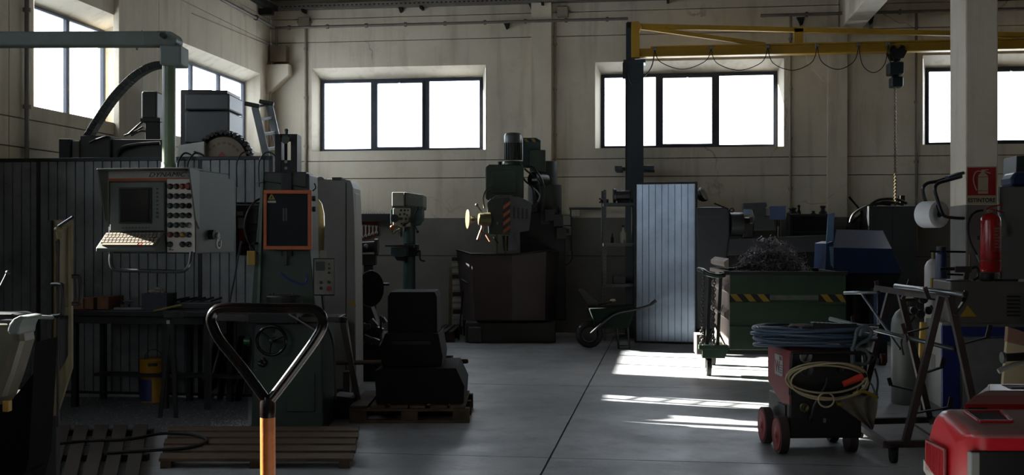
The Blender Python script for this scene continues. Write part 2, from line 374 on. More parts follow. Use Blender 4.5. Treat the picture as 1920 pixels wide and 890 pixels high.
# floor: dark joint bed with cast slabs
floor = struct(MB().box(XL - .3, XR + .3, YF - .3, YB + .3, -.25, -.012).build('floor', joint_m))
fm = floor_mat(); xs = [XL, -4.8, -.815, 3.17, 7.15, 11.1, XR]; ys = [YF, .05, 3.95, 7.885, 11.75, 15.6, YB]
for i in range(len(xs) - 1):
    for j in range(len(ys) - 1):
        MB().box(xs[i] + .007, xs[i + 1] - .007, ys[j] + .007, ys[j + 1] - .007, -.02, 0).build('slab', fm, floor)
# ceiling: precast planks on beams
ceil_m = mat('ceiling_concrete', (120, 112, 102), .9, var=.2, scale=1.5, dirt=(70, 62, 54))
ceiling = struct(MB().box(XL - .3, XR + .3, YF - .3, YB + .3, ZC + .06, ZC + .3).build('ceiling', joint_m))
x = XL
while x < XR - .01:
    MB().box(x + .008, min(x + 1.2, XR) - .008, YF, YB, ZC, ZC + .07).build('plank', ceil_m, ceiling); x += 1.2
# roof beam and the pillar below it, pilasters with corbels
struct(MB().box(2.70, 3.03, YF, YB, 4.82, ZC).build('roof_beam', plain_wall, bevel=.012))
pl = P(1811, CY, 11.0); pX0, pY0 = pl.x, pl.y; pX1 = P(1868, CY, 11.02).x
pillar = struct(MB().box(pX0, pX1, pY0, pY0 + .62, 0, 4.83).build('pillar', wm, bevel=.012))
for a, b_, hx in ((996, 1034, None), (1552, 1589, 1512)):
    X0, X1 = on_y(a, 200, YB - .12).x, on_y(b_, 200, YB - .12).x
    m_ = MB().box(X0, X1, YB - .13, YB + .01, 0, 4.83 if hx else 5.5)
    if hx:
        c = on_y(hx, 122, YB - .12); zb = on_y(1552, 162, YB - .12).z
        m_.prism([(c.x, 4.83), (c.x, c.z + .1), (c.x + .05, c.z), (X0 + .02, zb), (X0 + .02, 4.83)], YB - .10, YB + .01)
    struct(m_.build('pilaster', wm, bevel=.008))
q0 = on_y(541, 120, YB - .2); q1 = on_y(512, 165, YB - .2)
m_ = MB().prism([(XL - .01, q0.z), (q0.x, q0.z), (q0.x, on_y(541, 140, YB - .2).z), (q1.x - .05, on_y(505, 172, YB - .2).z), (XL - .01, on_y(505, 176, YB - .2).z)], YB - .22, YB + .01)
struct(m_.build('corbel', wm, bevel=.008))
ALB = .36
# ================================================================ LEFT SIDE
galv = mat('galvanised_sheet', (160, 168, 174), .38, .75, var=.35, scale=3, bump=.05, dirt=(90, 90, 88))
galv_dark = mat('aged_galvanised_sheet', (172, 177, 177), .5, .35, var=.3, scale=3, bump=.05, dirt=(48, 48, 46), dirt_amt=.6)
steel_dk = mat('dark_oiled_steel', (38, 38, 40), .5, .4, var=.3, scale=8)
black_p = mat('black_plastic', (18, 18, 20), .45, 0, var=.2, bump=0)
matte_k = mat('matte_black', (16, 16, 17), .95, 0, var=.2, spec=.1, bump=0)  # flat black, very rough, low specular
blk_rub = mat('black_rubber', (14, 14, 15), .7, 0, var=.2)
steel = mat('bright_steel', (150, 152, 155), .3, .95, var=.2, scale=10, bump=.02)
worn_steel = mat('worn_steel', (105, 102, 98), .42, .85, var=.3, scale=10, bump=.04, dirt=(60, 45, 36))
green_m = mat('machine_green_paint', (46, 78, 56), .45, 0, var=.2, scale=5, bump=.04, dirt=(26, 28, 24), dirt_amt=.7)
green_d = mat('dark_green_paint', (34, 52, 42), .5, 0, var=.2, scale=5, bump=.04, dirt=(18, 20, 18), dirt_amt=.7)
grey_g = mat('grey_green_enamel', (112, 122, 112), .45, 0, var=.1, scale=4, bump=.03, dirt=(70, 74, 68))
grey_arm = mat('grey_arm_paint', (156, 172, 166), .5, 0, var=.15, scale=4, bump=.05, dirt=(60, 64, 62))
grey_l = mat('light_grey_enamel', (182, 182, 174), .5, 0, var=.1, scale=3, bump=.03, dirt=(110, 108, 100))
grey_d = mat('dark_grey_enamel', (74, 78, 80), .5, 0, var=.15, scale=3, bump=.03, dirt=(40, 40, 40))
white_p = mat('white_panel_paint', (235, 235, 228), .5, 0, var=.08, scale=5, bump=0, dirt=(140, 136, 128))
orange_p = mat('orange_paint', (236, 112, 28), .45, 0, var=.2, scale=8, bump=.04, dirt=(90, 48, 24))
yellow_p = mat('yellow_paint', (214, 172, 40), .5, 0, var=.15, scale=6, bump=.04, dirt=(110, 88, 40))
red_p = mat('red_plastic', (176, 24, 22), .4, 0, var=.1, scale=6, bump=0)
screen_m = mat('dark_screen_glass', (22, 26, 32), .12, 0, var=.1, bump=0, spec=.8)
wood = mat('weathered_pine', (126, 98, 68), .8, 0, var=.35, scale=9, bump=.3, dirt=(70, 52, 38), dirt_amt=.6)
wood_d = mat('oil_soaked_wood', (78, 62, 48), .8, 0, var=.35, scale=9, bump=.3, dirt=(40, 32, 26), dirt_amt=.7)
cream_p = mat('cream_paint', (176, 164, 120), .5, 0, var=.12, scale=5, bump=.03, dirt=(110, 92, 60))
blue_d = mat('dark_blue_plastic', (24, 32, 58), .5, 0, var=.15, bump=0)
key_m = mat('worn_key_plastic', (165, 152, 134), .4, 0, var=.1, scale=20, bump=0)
def corrug(mb, x0, x1, z0, z1, y, pitch=.094, dep=.013):
    """sheet with narrow recessed ribs"""
    pts = []; x = x0
    while x < x1 - 1e-3:
        for a, b in ((0, 0), (.84, 0), (.88, dep), (.96, dep), (1.0, 0)):
            xx = x + a * pitch
            if xx <= x1 and (a < 1): pts.append((xx, y + b))
        x += pitch
    pts.append((x1, y)); n = len(pts)
    return mb.add([(a, b, z0) for a, b in pts] + [(a, b, z1) for a, b in pts], [(i, i + 1, i + 1 + n, i + n) for i in range(n - 1)])
# ---- corrugated guard fence round the machining centre
f = Thing('corrugated_fence', 'long grey corrugated metal guard fence behind the control pendant and workbench', 'fence', 250, 10.95, rz=0)
zt = 2.33; X = lambda px: f.loc_(on_y(px, CY, f.l.y)).x; Zf = lambda py: f.z(py)
for a, b_ in ((-90, 68), (76, 371), (379, 442)):
    corrug(MB(), X(a), X(b_), .05, zt - .03, 0).build('sheet', galv_dark, f.o, solid=.002)
corrug(MB(), X(444), X(506), Zf(383), zt - .03, 0).build('sheet', galv_dark, f.o, solid=.002)
corrug(MB(), X(444), X(520), .05, Zf(478), 0).build('sheet', galv_dark, f.o, solid=.002)
for a in (72, 375, 508, -92): MB().box(X(a) - .02, X(a) + .02, -.005, .05, 0, zt).build('post', steel_dk, f.o, bevel=.003)
MB().box(X(-92), X(508), -.012, .03, zt - .035, zt).build('top_rail', steel_dk, f.o, bevel=.003)
MB().box(X(-92), X(508), .022, .045, .02, .07).build('bottom_rail', steel_dk, f.o)
MB().box(X(444), X(508), .0, .03, Zf(386), Zf(380)).build('mid_rail', steel_dk, f.o)
# cables hung over the fence top
for i, px in enumerate((345, 365, 455, 498)):
    a = on_y(px, 300, f.l.y); r = .055 + .012 * (i % 2)
    pts = [Vector((a.x - r * .6, a.y - .06, zt - .30)), Vector((a.x - r * .7, a.y - .055, zt - .08)), Vector((a.x - r * .1, a.y - .03, zt + .015)), Vector((a.x + r * .5, a.y + .02, zt + .035)), Vector((a.x + r, a.y + .10, zt - .02)), Vector((a.x + r * 1.1, a.y + .12, zt - .25))]
    o = MB().tube(smooth(pts, 5), .009 if i < 2 else .007, 8).build('cable_loop', black_p)
    tag(o, ['black cable draped over the fence top just right of the pendant tube', 'second black cable over the fence top beneath the white machine panel',
            'thin black hook cable over the fence below the tool carousel', 'thin black cable over the fence end beside the ladder'][i], 'cable')
# electrics behind the fence gap
g = Thing('electrical_cabinet', 'dark electrical boxes showing through the gap in the fence beside the green machine', 'cabinet', 462, 11.3)
g.pbox(MB(), 438, 384, 500, 742, 0, .2).build('back_plate', grey_d, g.o, bevel=.004)
g.pbox(MB(), 458, 390, 482, 420, -.06, 0).build('relay_box', black_p, g.o, bevel=.004)
g.pbox(MB(), 446, 408, 457, 428, -.04, 0).build('terminal_box', white_p, g.o, bevel=.004)
g.pbox(MB(), 448, 430, 459, 458, -.05, 0).build('red_switch', red_p, g.o, bevel=.006)
g.pbox(MB(), 462, 436, 486, 470, -.08, 0).build('socket_box', blue_d, g.o, bevel=.006)
g.pbox(MB(), 444, 396, 456, 404, -.04, 0).build('terminal_box', white_p, g.o, bevel=.004)
tag(g.o, 'dark electrical boxes and red switch in the gap of the corrugated fence', 'electrical cabinet')
# ---- machining centre behind the fence
m = Thing('machining_centre', 'grey machining centre with round tool carousel rising behind the corrugated fence', 'machine', 380, 13.9)
m.pbox(MB(), 338, 168, 398, 294, .35, .8).build('column', grey_d, m.o, bevel=.015)
m.pbox(MB(), 346, 175, 430, 206, .1, .8).build('head_cover', grey_d, m.o, bevel=.02)
m.pbox(MB(), 346, 208, 430, 268, .08, .78).build('spindle_head', grey_d, m.o, bevel=.02)
m.pbox(MB(), 352, 169, 426, 177, .12, .8).build('cover_lip', steel_dk, m.o, bevel=.005)
mbx = MB(); a, b_ = m.p(334, 270, -.1), m.p(382, 292, -.1)
mbx.prism([(m.p(334, 272, -.1).x, m.p(334, 272, -.1).z), (m.p(383, 265, -.1).x, m.p(383, 265, -.1).z), (m.p(383, 300, -.1).x, m.p(383, 300, -.1).z), (m.p(334, 300, -.1).x, m.p(334, 300, -.1).z)], -.1, .1)
mbx.build('side_panel', white_p, m.o, bevel=.006)
# carousel
c0 = m.p(421, 300, 0); Rr = 43 * m.k
car = MB().cyl((c0.x, -.05, c0.z), (c0.x, .02, c0.z), Rr, n=48).build('carousel_disc', mat('buff_disc_paint', (150, 132, 108), .6, var=.15, scale=6, dirt=(96, 80, 62)), m.o, bevel=.004)
MB().cyl((c0.x, .02, c0.z), (c0.x, .12, c0.z), Rr * 1.18, n=40).build('carousel_rim', steel_dk, m.o)
for i in range(22):
    an = math.pi * (i / 21 * 1.16 - .08); rr = Rr * 1.19; q = Vector((c0.x + rr * math.cos(an), 0, c0.z + rr * math.sin(an)))
    dv = Vector((math.cos(an), 0, math.sin(an))); tb = MB(); tb.cyl(q + Vector((0, -.07, 0)), q + Vector((0, .05, 0)), .026, .03, 12); tb.cyl(q - dv * .03 + Vector((0, -.03, 0)), q + dv * .03 + Vector((0, -.03, 0)), .018, n=8)
    if i % 3 == 0: tb.cyl(q + Vector((0, -.16, 0)), q + Vector((0, -.07, 0)), .012, n=8)
    tb.build('tool_holder', steel_dk if i % 4 else worn_steel, m.o)
e = .02; dm = MB().add([(c0.x - .02 - .045, -.053, c0.z + .055), (c0.x - .02, -.053, c0.z + .10), (c0.x - .02 + .045, -.053, c0.z + .055), (c0.x - .02, -.053, c0.z + .01)], [(0, 1, 2, 3)])
dm.build('red_emblem', red_p, m.o, solid=.003)
for i in range(7):
    an = math.radians(35 + i * 18); q = (c0.x + Rr * .74 * math.cos(an), -.053, c0.z + Rr * .74 * math.sin(an))
    MB().rbox(q, (.035, .004, .022), (0, -an + math.pi / 2, 0)).build('worn_mark', mat('faded_print', (112, 96, 80), .7, bump=0), m.o)
# slide beam on the left with motor and lamp of fittings
m.pbox(MB(), 110, 260, 132, 300, -2.15, -1.85).build('end_block', green_d, m.o, bevel=.01)
m.pbox(MB(), 133, 264, 148, 296, -2.1, -1.8).build('end_plate', grey_l, m.o, bevel=.005)
m.pbox(MB(), 148, 261, 306, 300, -2.15, -1.8).build('slide_beam', green_d, m.o, bevel=.015)
m.pbox(MB(), 150, 254, 207, 300, -2.2, -1.85).build('slide_block', grey_d, m.o, bevel=.012)
mt = MB(); q = m.p(285, 200, -1.6); mt.box(q.x - .085, q.x + .085, -1.7, -1.5, q.z - .14, q.z + .16); mt.build('servo_motor', green_d, m.o, bevel=.02)
q = m.p(284, 235, -1.6); MB().cyl((q.x, -1.6, q.z - .12), (q.x, -1.6, q.z + .08), .055, n=16).build('motor_flange', steel_dk, m.o)
m.pbox(MB(), 262, 221, 300, 228, -1.7, -1.5).build('motor_plate', steel_dk, m.o, bevel=.004)
m.pbox(MB(), 272, 228, 300, 262, -1.68, -1.5).build('motor_block', steel_dk, m.o, bevel=.008)
for k, (pa, pb, pc) in enumerate((((233, 254), (250, 248), (268, 238)), ((240, 252), (258, 236), (272, 224)), ((246, 254), (262, 246), (276, 246)))):
    MB().tube(smooth([m.p(*pa, -1.7), m.p(*pb, -1.7), m.p(*pc, -1.65)], 5), .011, 8).build('hose', black_p, m.o)
bw = MB(); MBw = smooth([m.p(215, 300, -2.2), m.p(225, 280, -2.2), m.p(250, 272, -2.22), m.p(300, 268, -2.2)], 5); bw.tube(MBw, .02, 8); bw.build('conduit_hose', black_p, m.o)
# cable carrier: a chain of links curving up to the pendant arm
cp = smooth([m.p(165, 258, -2.1), m.p(185, 225, -2.1), m.p(215, 182, -2.1), m.p(250, 146, -2.1), m.p(278, 128, -2.1), m.p(300, 122, -2.1), m.p(315, 124, -2.1)], 8)
step = 0
for i in range(len(cp) - 1):
    MB().beam(cp[i] - (cp[i + 1] - cp[i]) * .05, cp[i + 1], .14, .068, up=(0, 0, 1)).build('carrier_link', green_d if i % 2 else grey_d, m.o, bevel=.006)
MB().tube(smooth([m.p(168, 268, -2.25), m.p(180, 262, -2.25), m.p(200, 256, -2.25), m.p(208, 258, -2.15)], 5), .012, 8).build('hose', black_p, m.o)
m.pbox(MB(), 150, 300, 306, 722, -2.1, -1.8).build('bed_support', green_d, m.o)
m.pbox(MB(), 320, 300, 470, 681, .1, .7).build('bed', green_d, m.o, bevel=.02)
# small bracket sheet at the window
b = MB(); q = m.p(250, 150, 1.5)
# ---- aluminium ladder beyond the fence
t = Thing('aluminium_ladder', 'aluminium ladder with green end caps leaning in the corner beyond the fence', 'ladder', 500, 12.2)
r1 = (t.p(478, 200, 0), t.p(524, 400, .1)); r2 = (t.p(505, 196, .25), t.p(549, 396, .35))
for a, b_ in (r1, r2): MB().beam(a, b_, .032, .075, up=(1, 0, .2)).build('rail', galv, t.o, bevel=.004)
for a, b_ in (r1, r2):
    d_ = (b_ - a).normalized(); MB().rbox(a + Vector((-.03, 0, .02)), (.16, .06, .045), (0, .2, 0)).build('end_cap', green_d, t.o, bevel=.008)
    MB().beam(b_, (b_.x + .35, b_.y, 0), .032, .075, up=(1, 0, .2)).build('rail', galv, t.o)
MB().cyl(r1[0], r2[0], .012, n=10).build('hinge_rod', green_d, t.o)
for k in range(7):
    u = .12 + k * .14; a = r1[0].lerp(r1[1], u); b_ = r2[0].lerp(r2[1], u); MB().beam(a, b_, .03, .03).build('rung', galv, t.o)
# ---- control pendant on its swing arm
t = Thing('control_pendant', 'grey machine control pendant with screen, keyboard and coloured buttons hung from a swing arm', 'control panel', 285, 6.0, rz=YAW)
# arm
MB().beam(t.p(-75, 75, 0), t.p(318, 74, .05), .09, 27 * t.k).build('arm', grey_arm, t.o, bevel=.008)
MB().beam(t.p(272, 60, .02) + Vector((0, -.05, 0)), t.p(274, 88, .02) + Vector((0, -.05, 0)), .004, .006, up=(0, 1, 0)).build('weld_seam', grey_l, t.o)
q = t.p(322, 77, .05); MB().cyl((q.x, q.y - .055, q.z + .0), (q.x, q.y + .06, q.z), 15 * t.k, n=24).build('joint_knuckle', grey_arm, t.o, bevel=.004)
q2 = t.p(312, 70, -.0); MB().cyl((q2.x, q2.y - .075, q2.z), (q2.x, q2.y - .03, q2.z), .014, n=12).build('joint_bolt', steel_dk, t.o)
t.pbox(MB(), 299, 84, 339, 121, -.03, .12).build('joint_block', grey_arm, t.o, bevel=.008)
q = t.p(318, 120, .04); q3 = t.p(316, 322, .04); tube_m = mat('pale_green_tube_paint', (150, 172, 140), .35, var=.1, dirt=(80, 90, 70), bump=.03)
MB().cyl((q.x - .003, q.y, q3.z), (q.x - .003, q.y, q.z + .02), 12.5 * t.k, n=28).build('drop_tube', tube_m, t.o)
MB().lathe([(.048, 0), (.048, .02), (.04, .03), (.04, .055)], (q.x - .003, q.y, q3.z - .005), n=28).build('tube_collar', tube_m, t.o)
# housing: local frame turned a little to the left
HY = math.radians(-11)
hs = bpy.data.objects.new('housing', None)
w_, dd_, hh_ = .50, .47, .45
hp = t.p(203, 475, -.02)   # front left bottom corner
def hbox(mb, x0, x1, y0, y1, z0, z1): return mb.box(x0, x1, y0, y1, z0, z1)
def rot(mb):  # turn the vertices of a builder from housing space to pendant space
    c, s_ = math.cos(HY), math.sin(HY); mb.v = [(hp.x + v[0] * c - v[1] * s_, hp.y + v[0] * s_ + v[1] * c, hp.z + v[2]) for v in mb.v]; return mb
mb = MB(); mb.prism([(.0, 0), (.47, .0), (.47, .41), (.40, .415), (.40, .44), (.0, .44)], 0, w_, 'yz')
hous = rot(mb).build('housing', mat('housing_shaded_grey_green', (80, 90, 82), .5, var=.1, bump=.03), t.o, bevel=.006)  # darker than the bezel paint: shade on the side face put into the colour
# hood: top plate and side cheeks reaching forward
mb = MB(); mb.box(-.012, w_ + .012, -.09, .10, .438, .446); hood = rot(mb).build('hood', grey_g, t.o, bevel=.002)
for xx in (-.012, w_ + .004):
    mb = MB(); mb.prism([(-.09, .438), (.02, .438), (.02, .13), (-.02, .18)], xx, xx + .008, 'yz'); rot(mb).build('hood_cheek', grey_g, t.o)
rot(MB().box(.005, w_ - .005, -.004, 0, .395, .437)).build('header_strip', white_p, t.o)
rot(MB().box(.005, w_ - .005, -.0055, 0, .383, .398)).build('orange_stripe', orange_p, t.o)
bz = rot(MB().box(.02, .335, -.022, 0, .118, .378)).build('bezel', grey_g, t.o, bevel=.006)
rot(MB().box(.075, .265, -.028, -.02, .158, .348)).build('screen_frame', steel_dk, t.o, bevel=.004)
rot(MB().box(.085, .255, -.031, -.02, .166, .340)).build('screen', screen_m, t.o, bevel=.004)
for k in range(8): rot(MB().cyl((.295, -.022, .34 - k * .021), (.295, -.027, .34 - k * .021), .0045 if k < 6 else .007, n=10)).build('soft_key', black_p, t.o)
for k in range(9): rot(MB().box(.09 + k * .019, .10 + k * .019, -.026, -.02, .132, .140)).build('soft_key', grey_d, t.o)
wp = rot(MB().box(.342, w_ - .004, -.008, 0, .008, .392)).build('button_panel', mat('button_panel_white', (292, 290, 280), .5, var=.04, bump=0), t.o, bevel=.002)
bcol = {'r': mat('red_button', (150, 36, 28), .4, bump=0), 'o': mat('orange_button', (170, 70, 50), .4, bump=0), 'g': mat('green_button', (24, 62, 58), .4, bump=0),
        'k': mat('black_button', (20, 20, 22), .4, bump=0), 'y': mat('yellow_button', (190, 140, 40), .4, bump=0), 'w': mat('clear_button', (150, 150, 145), .3, bump=0), 'b': mat('brown_button', (60, 32, 28), .4, bump=0)}
rows = ['bboR', 'kkkw', 'ggbk', 'gggk', 'gggw', 'rbyk', 'g.kk']
for r_, row in enumerate(rows):
    for c_, ch in enumerate(row):
        if ch == '.': continue
        x_ = .363 + c_ * .035; z_ = .352 - r_ * .0505; R_ = .0145
        col = bcol['o'] if ch == 'R' else bcol[ch]
        if ch == 'R': R_ = .0185
        bt = rot(MB().lathe([(R_ * 1.05, 0), (R_ * 1.05, .007), (R_ * .85, .009), (R_ * .85, .018), (R_ * .6, .021)], (x_, -.008, z_), (0, -1, 0), 16)).build('button', col, t.o)
        if ch in 'kw' and c_ == 3: rot(MB().rbox((x_, -.033, z_), (.006, .016, .022), (0, .5, 0))).build('lever', black_p, bt)
kb = rot(MB().add([(.0, -.12, .01), (.335, -.12, .01), (.335, 0, .01), (0, 0, .01), (.0, -.12, .03), (.335, -.12, .03), (.335, -.02, .112), (0, -.02, .112)], [(0, 3, 2, 1), (4, 5, 6, 7), (0, 1, 5, 4), (1, 2, 6, 5), (2, 3, 7, 6), (3, 0, 4, 7)])).build('keyboard', grey_g, t.o, bevel=.004)
sl = math.atan2(.082, .10)
def kpos(u, v): return (.0 + u, -.112 + v * math.cos(sl), .040 + v * math.sin(sl))
for r_ in range(5):
    n_ = 15 if r_ else 1
    for c_ in range(n_):
        mb = MB()
        if r_ == 0: mb.rbox(kpos(.13, .012), (.20, .015, .012), (sl, 0, 0))
        else: mb.rbox(kpos(.018 + c_ * .0212 + (r_ % 2) * .004, .012 + r_ * .021), (.0165, .016, .012), (sl, 0, 0))
        rot(mb).build('key', key_m, kb)
    if r_ == 0:
        for c_ in range(4): rot(MB().rbox(kpos(.245 + c_ * .0212, .012), (.0165, .016, .012), (sl, 0, 0))).build('key', bcol['o'] if c_ == 0 else key_m, kb)
# handle bar below
hb = smooth([(.035, -.03, .01), (.035, -.035, -.04), (.05, -.04, -.075), (.09, -.04, -.088), (.25, -.04, -.09), (.42, -.04, -.092), (.465, -.04, -.08), (.485, -.035, -.045), (.487, -.02, .01)], 6)
rot(MB().tube(hb, .0105, 12)).build('grab_handle', steel, t.o)
rot(MB().cyl((w_, .16, .10), (w_ + .03, .16, .10), .026, n=18)).build('side_socket', steel_dk, t.o)
rot(MB().cyl((w_ + .028, .19, .095), (w_ + .04, .19, .095), .017, n=16)).build('side_key_switch', grey_l, t.o)
em = rot(MB().cyl((w_, .27, .055), (w_ + .003, .27, .055), .032, n=28)).build('emblem', white_p, t.o)
cc = math.cos(HY), math.sin(HY)
def hl(x, y, z): return (hp.x + x * cc[0] - y * cc[1], hp.y + x * cc[1] + y * cc[0], hp.z + z)
ink = mat('dark_print', (26, 30, 34), .6, bump=0, var=0)
text_mesh('DYNAMIC 2', .034, ink, 'lettering', t.o, hl(.235, -.0055, .404), (math.pi / 2, 0, HY), shear=.35, sx=1.35)
text_mesh('d', .062, ink, 'lettering', t.o, hl(w_ + .0045, .252, .035), (math.pi / 2, 0, HY + math.pi / 2), shear=.15, offset=.002)
text_mesh('d', .022, ink, 'lettering', t.o, hl(.352, -.0095, .018), (math.pi / 2, 0, HY), shear=.3)
rot(MB().box(.366, .38, -.0095, -.008, .018, .022)).build('logo_bar', ink, t.o)
# ---- open door leaf with acrylic window, of the machine at the left edge
t = Thing('machine_door', 'open cream machine door leaf with a clear window and black bar handles at left', 'machine door', 110, 5.6, rz=YAW)
fr = MB(); A = lambda x, y, dd=0: t.p(x, y, dd)
t.pprism(MB(), [(88, 412), (97, 412), (97, 700), (90, 760), (86, 800)], 0, .05).build('door_edge', steel_dk, t.o, bevel=.004)
zb = t.p(100, 805).z
fr = MB(); t.pbox(fr, 97, 414, 104, 800, .02, .05); t.pbox(fr, 97, 412, 134, 424, .021, .05); t.pprism(fr, [(97, 720), (120, 680), (134, 650), (134, 690), (112, 760), (97, 800)], .022, .05)
t.pbox(fr, 127, 414, 134, 690, .023, .05); t.pbox(fr, 97, 575, 134, 592, .024, .05); fr.build('door_frame', cream_p, t.o, bevel=.004)
t.pbox(MB(), 104, 424, 127, 575, .034, .04).build('window_sheet', mat('yellowed_acrylic', (196, 180, 138), .35, var=.08, bump=0), t.o)
t.pbox(MB(), 104, 592, 127, 700, .034, .04).build('lower_panel', grey_d, t.o)
def bar_handle(par, pts, r=.011, nm='bar_handle', m_=None): return MB().tube(smooth(pts, 5), r, 10).build(nm, m_ or black_p, par)
bar_handle(t.o, [A(98, 533, -.01), A(112, 533, -.05), A(117, 540, -.06), A(117, 583, -.06), A(112, 591, -.05), A(98, 592, -.01)])
bar_handle(t.o, [A(133, 518, .03), A(146, 518, .05), A(150, 524, .05), A(150, 562, .05), A(146, 569, .05), A(133, 569, .03)])
MB().cyl(A(109, 430, -.02), A(109, 800, -.02), .007, n=10).build('bolt_rod', worn_steel, t.o)
lev = MB(); lev.cyl(A(110, 424, -.03), A(137, 406, -.06), .008, .007, 10); lev.build('latch_lever', steel, t.o)
lb = MB(); lb.ball(A(110, 430, -.03), .022, (1, 1, .8)); lb.cyl(A(110, 432, -.03), A(111, 448, -.03), .016, .012, 12); lb.build('latch_boss', cream_p, t.o)
MB().cyl(A(108, 452, -.03), A(109, 480, -.03), .012, .008, 10).build('latch_spring', worn_steel, t.o)
MB().cyl(A(92, 795, .03), (A(92, 795, .03).x, A(92, 795, .03).y, 0), .02, n=10).build('foot_post', steel_dk, t.o)
MB().box(t.p(86, 600).x, t.p(86, 600).x + .05, .0, .05, 0, t.z(780)).build('hinge_post', steel_dk, t.o)
# ---- lathe body at the left edge, close
t = Thing('lathe', 'dark lathe body with rounded beige cover at the lower left edge', 'machine', 10, 3.9, rz=YAW)
A = t.p
t.pprism(MB(), [(-160, 606), (34, 604), (40, 640), (22, 700), (0, 760), (-160, 790)], 0, .14).build('cover', mat('beige_enamel', (120, 118, 92), .4, var=.1, dirt=(60, 58, 44)), t.o, bevel=.03)
t.pprism(MB(), [(-160, 588), (20, 588), (34, 592), (34, 612), (-160, 612)], .05, .2).build('top_tray', steel_dk, t.o, bevel=.01)
mb = MB(); pts = [A(24, 630, -.03), A(30, 605, -.03), A(44, 592, -.03), A(60, 594, -.03)]
mb.prism([(v.x, v.z) for v in (A(22, 618), A(26, 606), A(34, 596), A(46, 590), A(60, 592), A(52, 598), A(46, 612), A(44, 626), A(28, 626))], -.04, .10); mb.build('lamp_guard', grey_arm, t.o, bevel=.01)
t.pprism(MB(), [(-160, 760), (30, 740), (62, 700), (66, 640), (54, 860), (30, 960), (-160, 960)], .15, .35).build('pedestal', matte_k, t.o, bevel=.02)
MB().box(A(-160, 800).x, A(20, 800).x, .1, .3, 0, t.z(900)).build('plinth', matte_k, t.o, bevel=.01)
t.pbox(MB(), 4, 751, 16, 772, -.01, .02).build('yellow_tag', yellow_p, t.o, bevel=.003)
t.pbox(MB(), 0, 600, 22, 606, -.02, .03).build('steel_edge', steel, t.o)
MB().tube(smooth([A(60, 594, .2), A(75, 594, .4), A(98, 595, .7)], 4), .008, 8).build('hose', grey_arm, t.o)
w = Thing('crank_handle', 'small lever with a pale ball knob in front of the fence at the left edge', 'lever', 6, 5.0, z=0)
MB().cyl(w.p(14, 512), w.p(-10, 560), .007, n=8).build('rod', steel_dk, w.o); MB().ball(w.p(15, 511), .011).build('knob', steel, w.o)
MB().cyl(w.p(-10, 560), (w.p(-10, 560).x, 0, 0), .02, n=8).build('post', steel_dk, w.o)
# ---- workbench along the fence
t = Thing('workbench', 'long dark workbench against the corrugated fence with oily top', 'workbench', 290, 10.1, rz=0)
Xb = lambda px: t.loc_(on_y(px, CY, t.l.y)).x; zt2 = .89
MB().box(Xb(115), Xb(490), 0, .62, zt2 - .05, zt2).build('bench_top', steel_dk, t.o, bevel=.005)
MB().box(Xb(135), Xb(380), .02, .05, zt2 - .12, zt2 - .05).build('apron', steel_dk, t.o, bevel=.003)
for a in (130, 300, 380, 470):
    for yy in (.03, .55): MB().box(Xb(a), Xb(a) + .05, yy, yy + .05, 0, zt2 - .05).build('leg', steel_dk, t.o)
MB().box(Xb(140), Xb(470), .35, .5, .25, .28).build('shelf', steel_dk, t.o)
ty = t.l.y
def bench(px, dy=.15): v = on_y(px, CY, ty + dy); return Vector((v.x, v.y, zt2))
rgm = mat('white_rag', (190, 186, 176), .9, var=.15)
wz = mat('red_brown_timber', (150, 98, 64), .8, var=.3, scale=10, bump=.2)
for i, (px, w0, lab) in enumerate(((137, .12, 'leftmost wooden block at the end of the workbench'), (158, .11, 'middle wooden block of the three on the workbench'), (182, .13, 'rightmost wooden block of the three on the workbench'))):
    v = bench(px); o = MB().box(v.x, v.x + w0 - .02, v.y, v.y + .3, zt2, zt2 + .10 + .008 * i).build('wooden_block', wz, bevel=.004); tag(o, lab, 'wood block', 'wooden blocks on the workbench')
v = bench(289)
bn = Thing('parts_bin', 'dark blue plastic bin of white rags on the workbench', 'bin', 289, 10, rz=0, loc=(v.x, v.y, zt2))
mb = MB(); mb.box(-.12, .12, 0, .012, 0, .15); mb.box(-.12, .12, .2, .212, 0, .15); mb.box(-.12, -.108, .012, .2, 0, .15); mb.box(.108, .12, .012, .2, 0, .15); mb.box(-.11, .11, .01, .2, .0, .01); mb.build('shell', blue_d, bn.o)
rg = MB()
for i in range(14):
    a = random.random() * 6.28; r_ = random.random() * .07; rg.ball((math.cos(a) * r_, .1 + math.sin(a) * r_ * .8, .14 + random.random() * .045), .028 + random.random() * .016, (1.3, 1, .7), 8, 5)
o = rg.build('rag_bundle', rgm); o.location = (v.x, v.y, zt2 + .0); tag(o, 'crumpled white rags heaped in the dark blue bin', 'rags')
v = bench(240); lv = MB().rbox((v.x, v.y + .05, zt2 + .01), (.28, .09, .018), (0, 0, .2)).build('flat_bar', galv_dark, bevel=.002); tag(lv, 'flat grey steel bar lying on the workbench left of the blue bin', 'steel bar')
v = bench(222, .42); tv = Thing('machine_vice', 'small dark vice on the workbench left of the blue bin', 'vice', 250, 10, rz=.3, loc=(v.x, v.y, zt2))
MB().box(-.10, .10, -.05, .05, 0, .035).build('vice_bed', worn_steel, tv.o, bevel=.005); MB().box(-.10, -.05, -.05, .05, .035, .09).build('fixed_jaw', worn_steel, tv.o, bevel=.005)
MB().box(.0, .04, -.05, .05, .035, .085).build('sliding_jaw', worn_steel, tv.o, bevel=.005); MB().cyl((.04, 0, .06), (.13, 0, .06), .01, n=10).build('screw', steel, tv.o)
v = bench(300, .02); o = MB().rbox((v.x + .08, v.y - .01, zt2 + .03), (.26, .035, .018), (0, -.22, .1)).build('yellow_ruler', mat('brass_yellow', (170, 150, 60), .4, .3), bevel=.003); tag(o, 'yellow strip lying slanted in front of the blue bin on the workbench', 'ruler')
v = bench(352, .3)
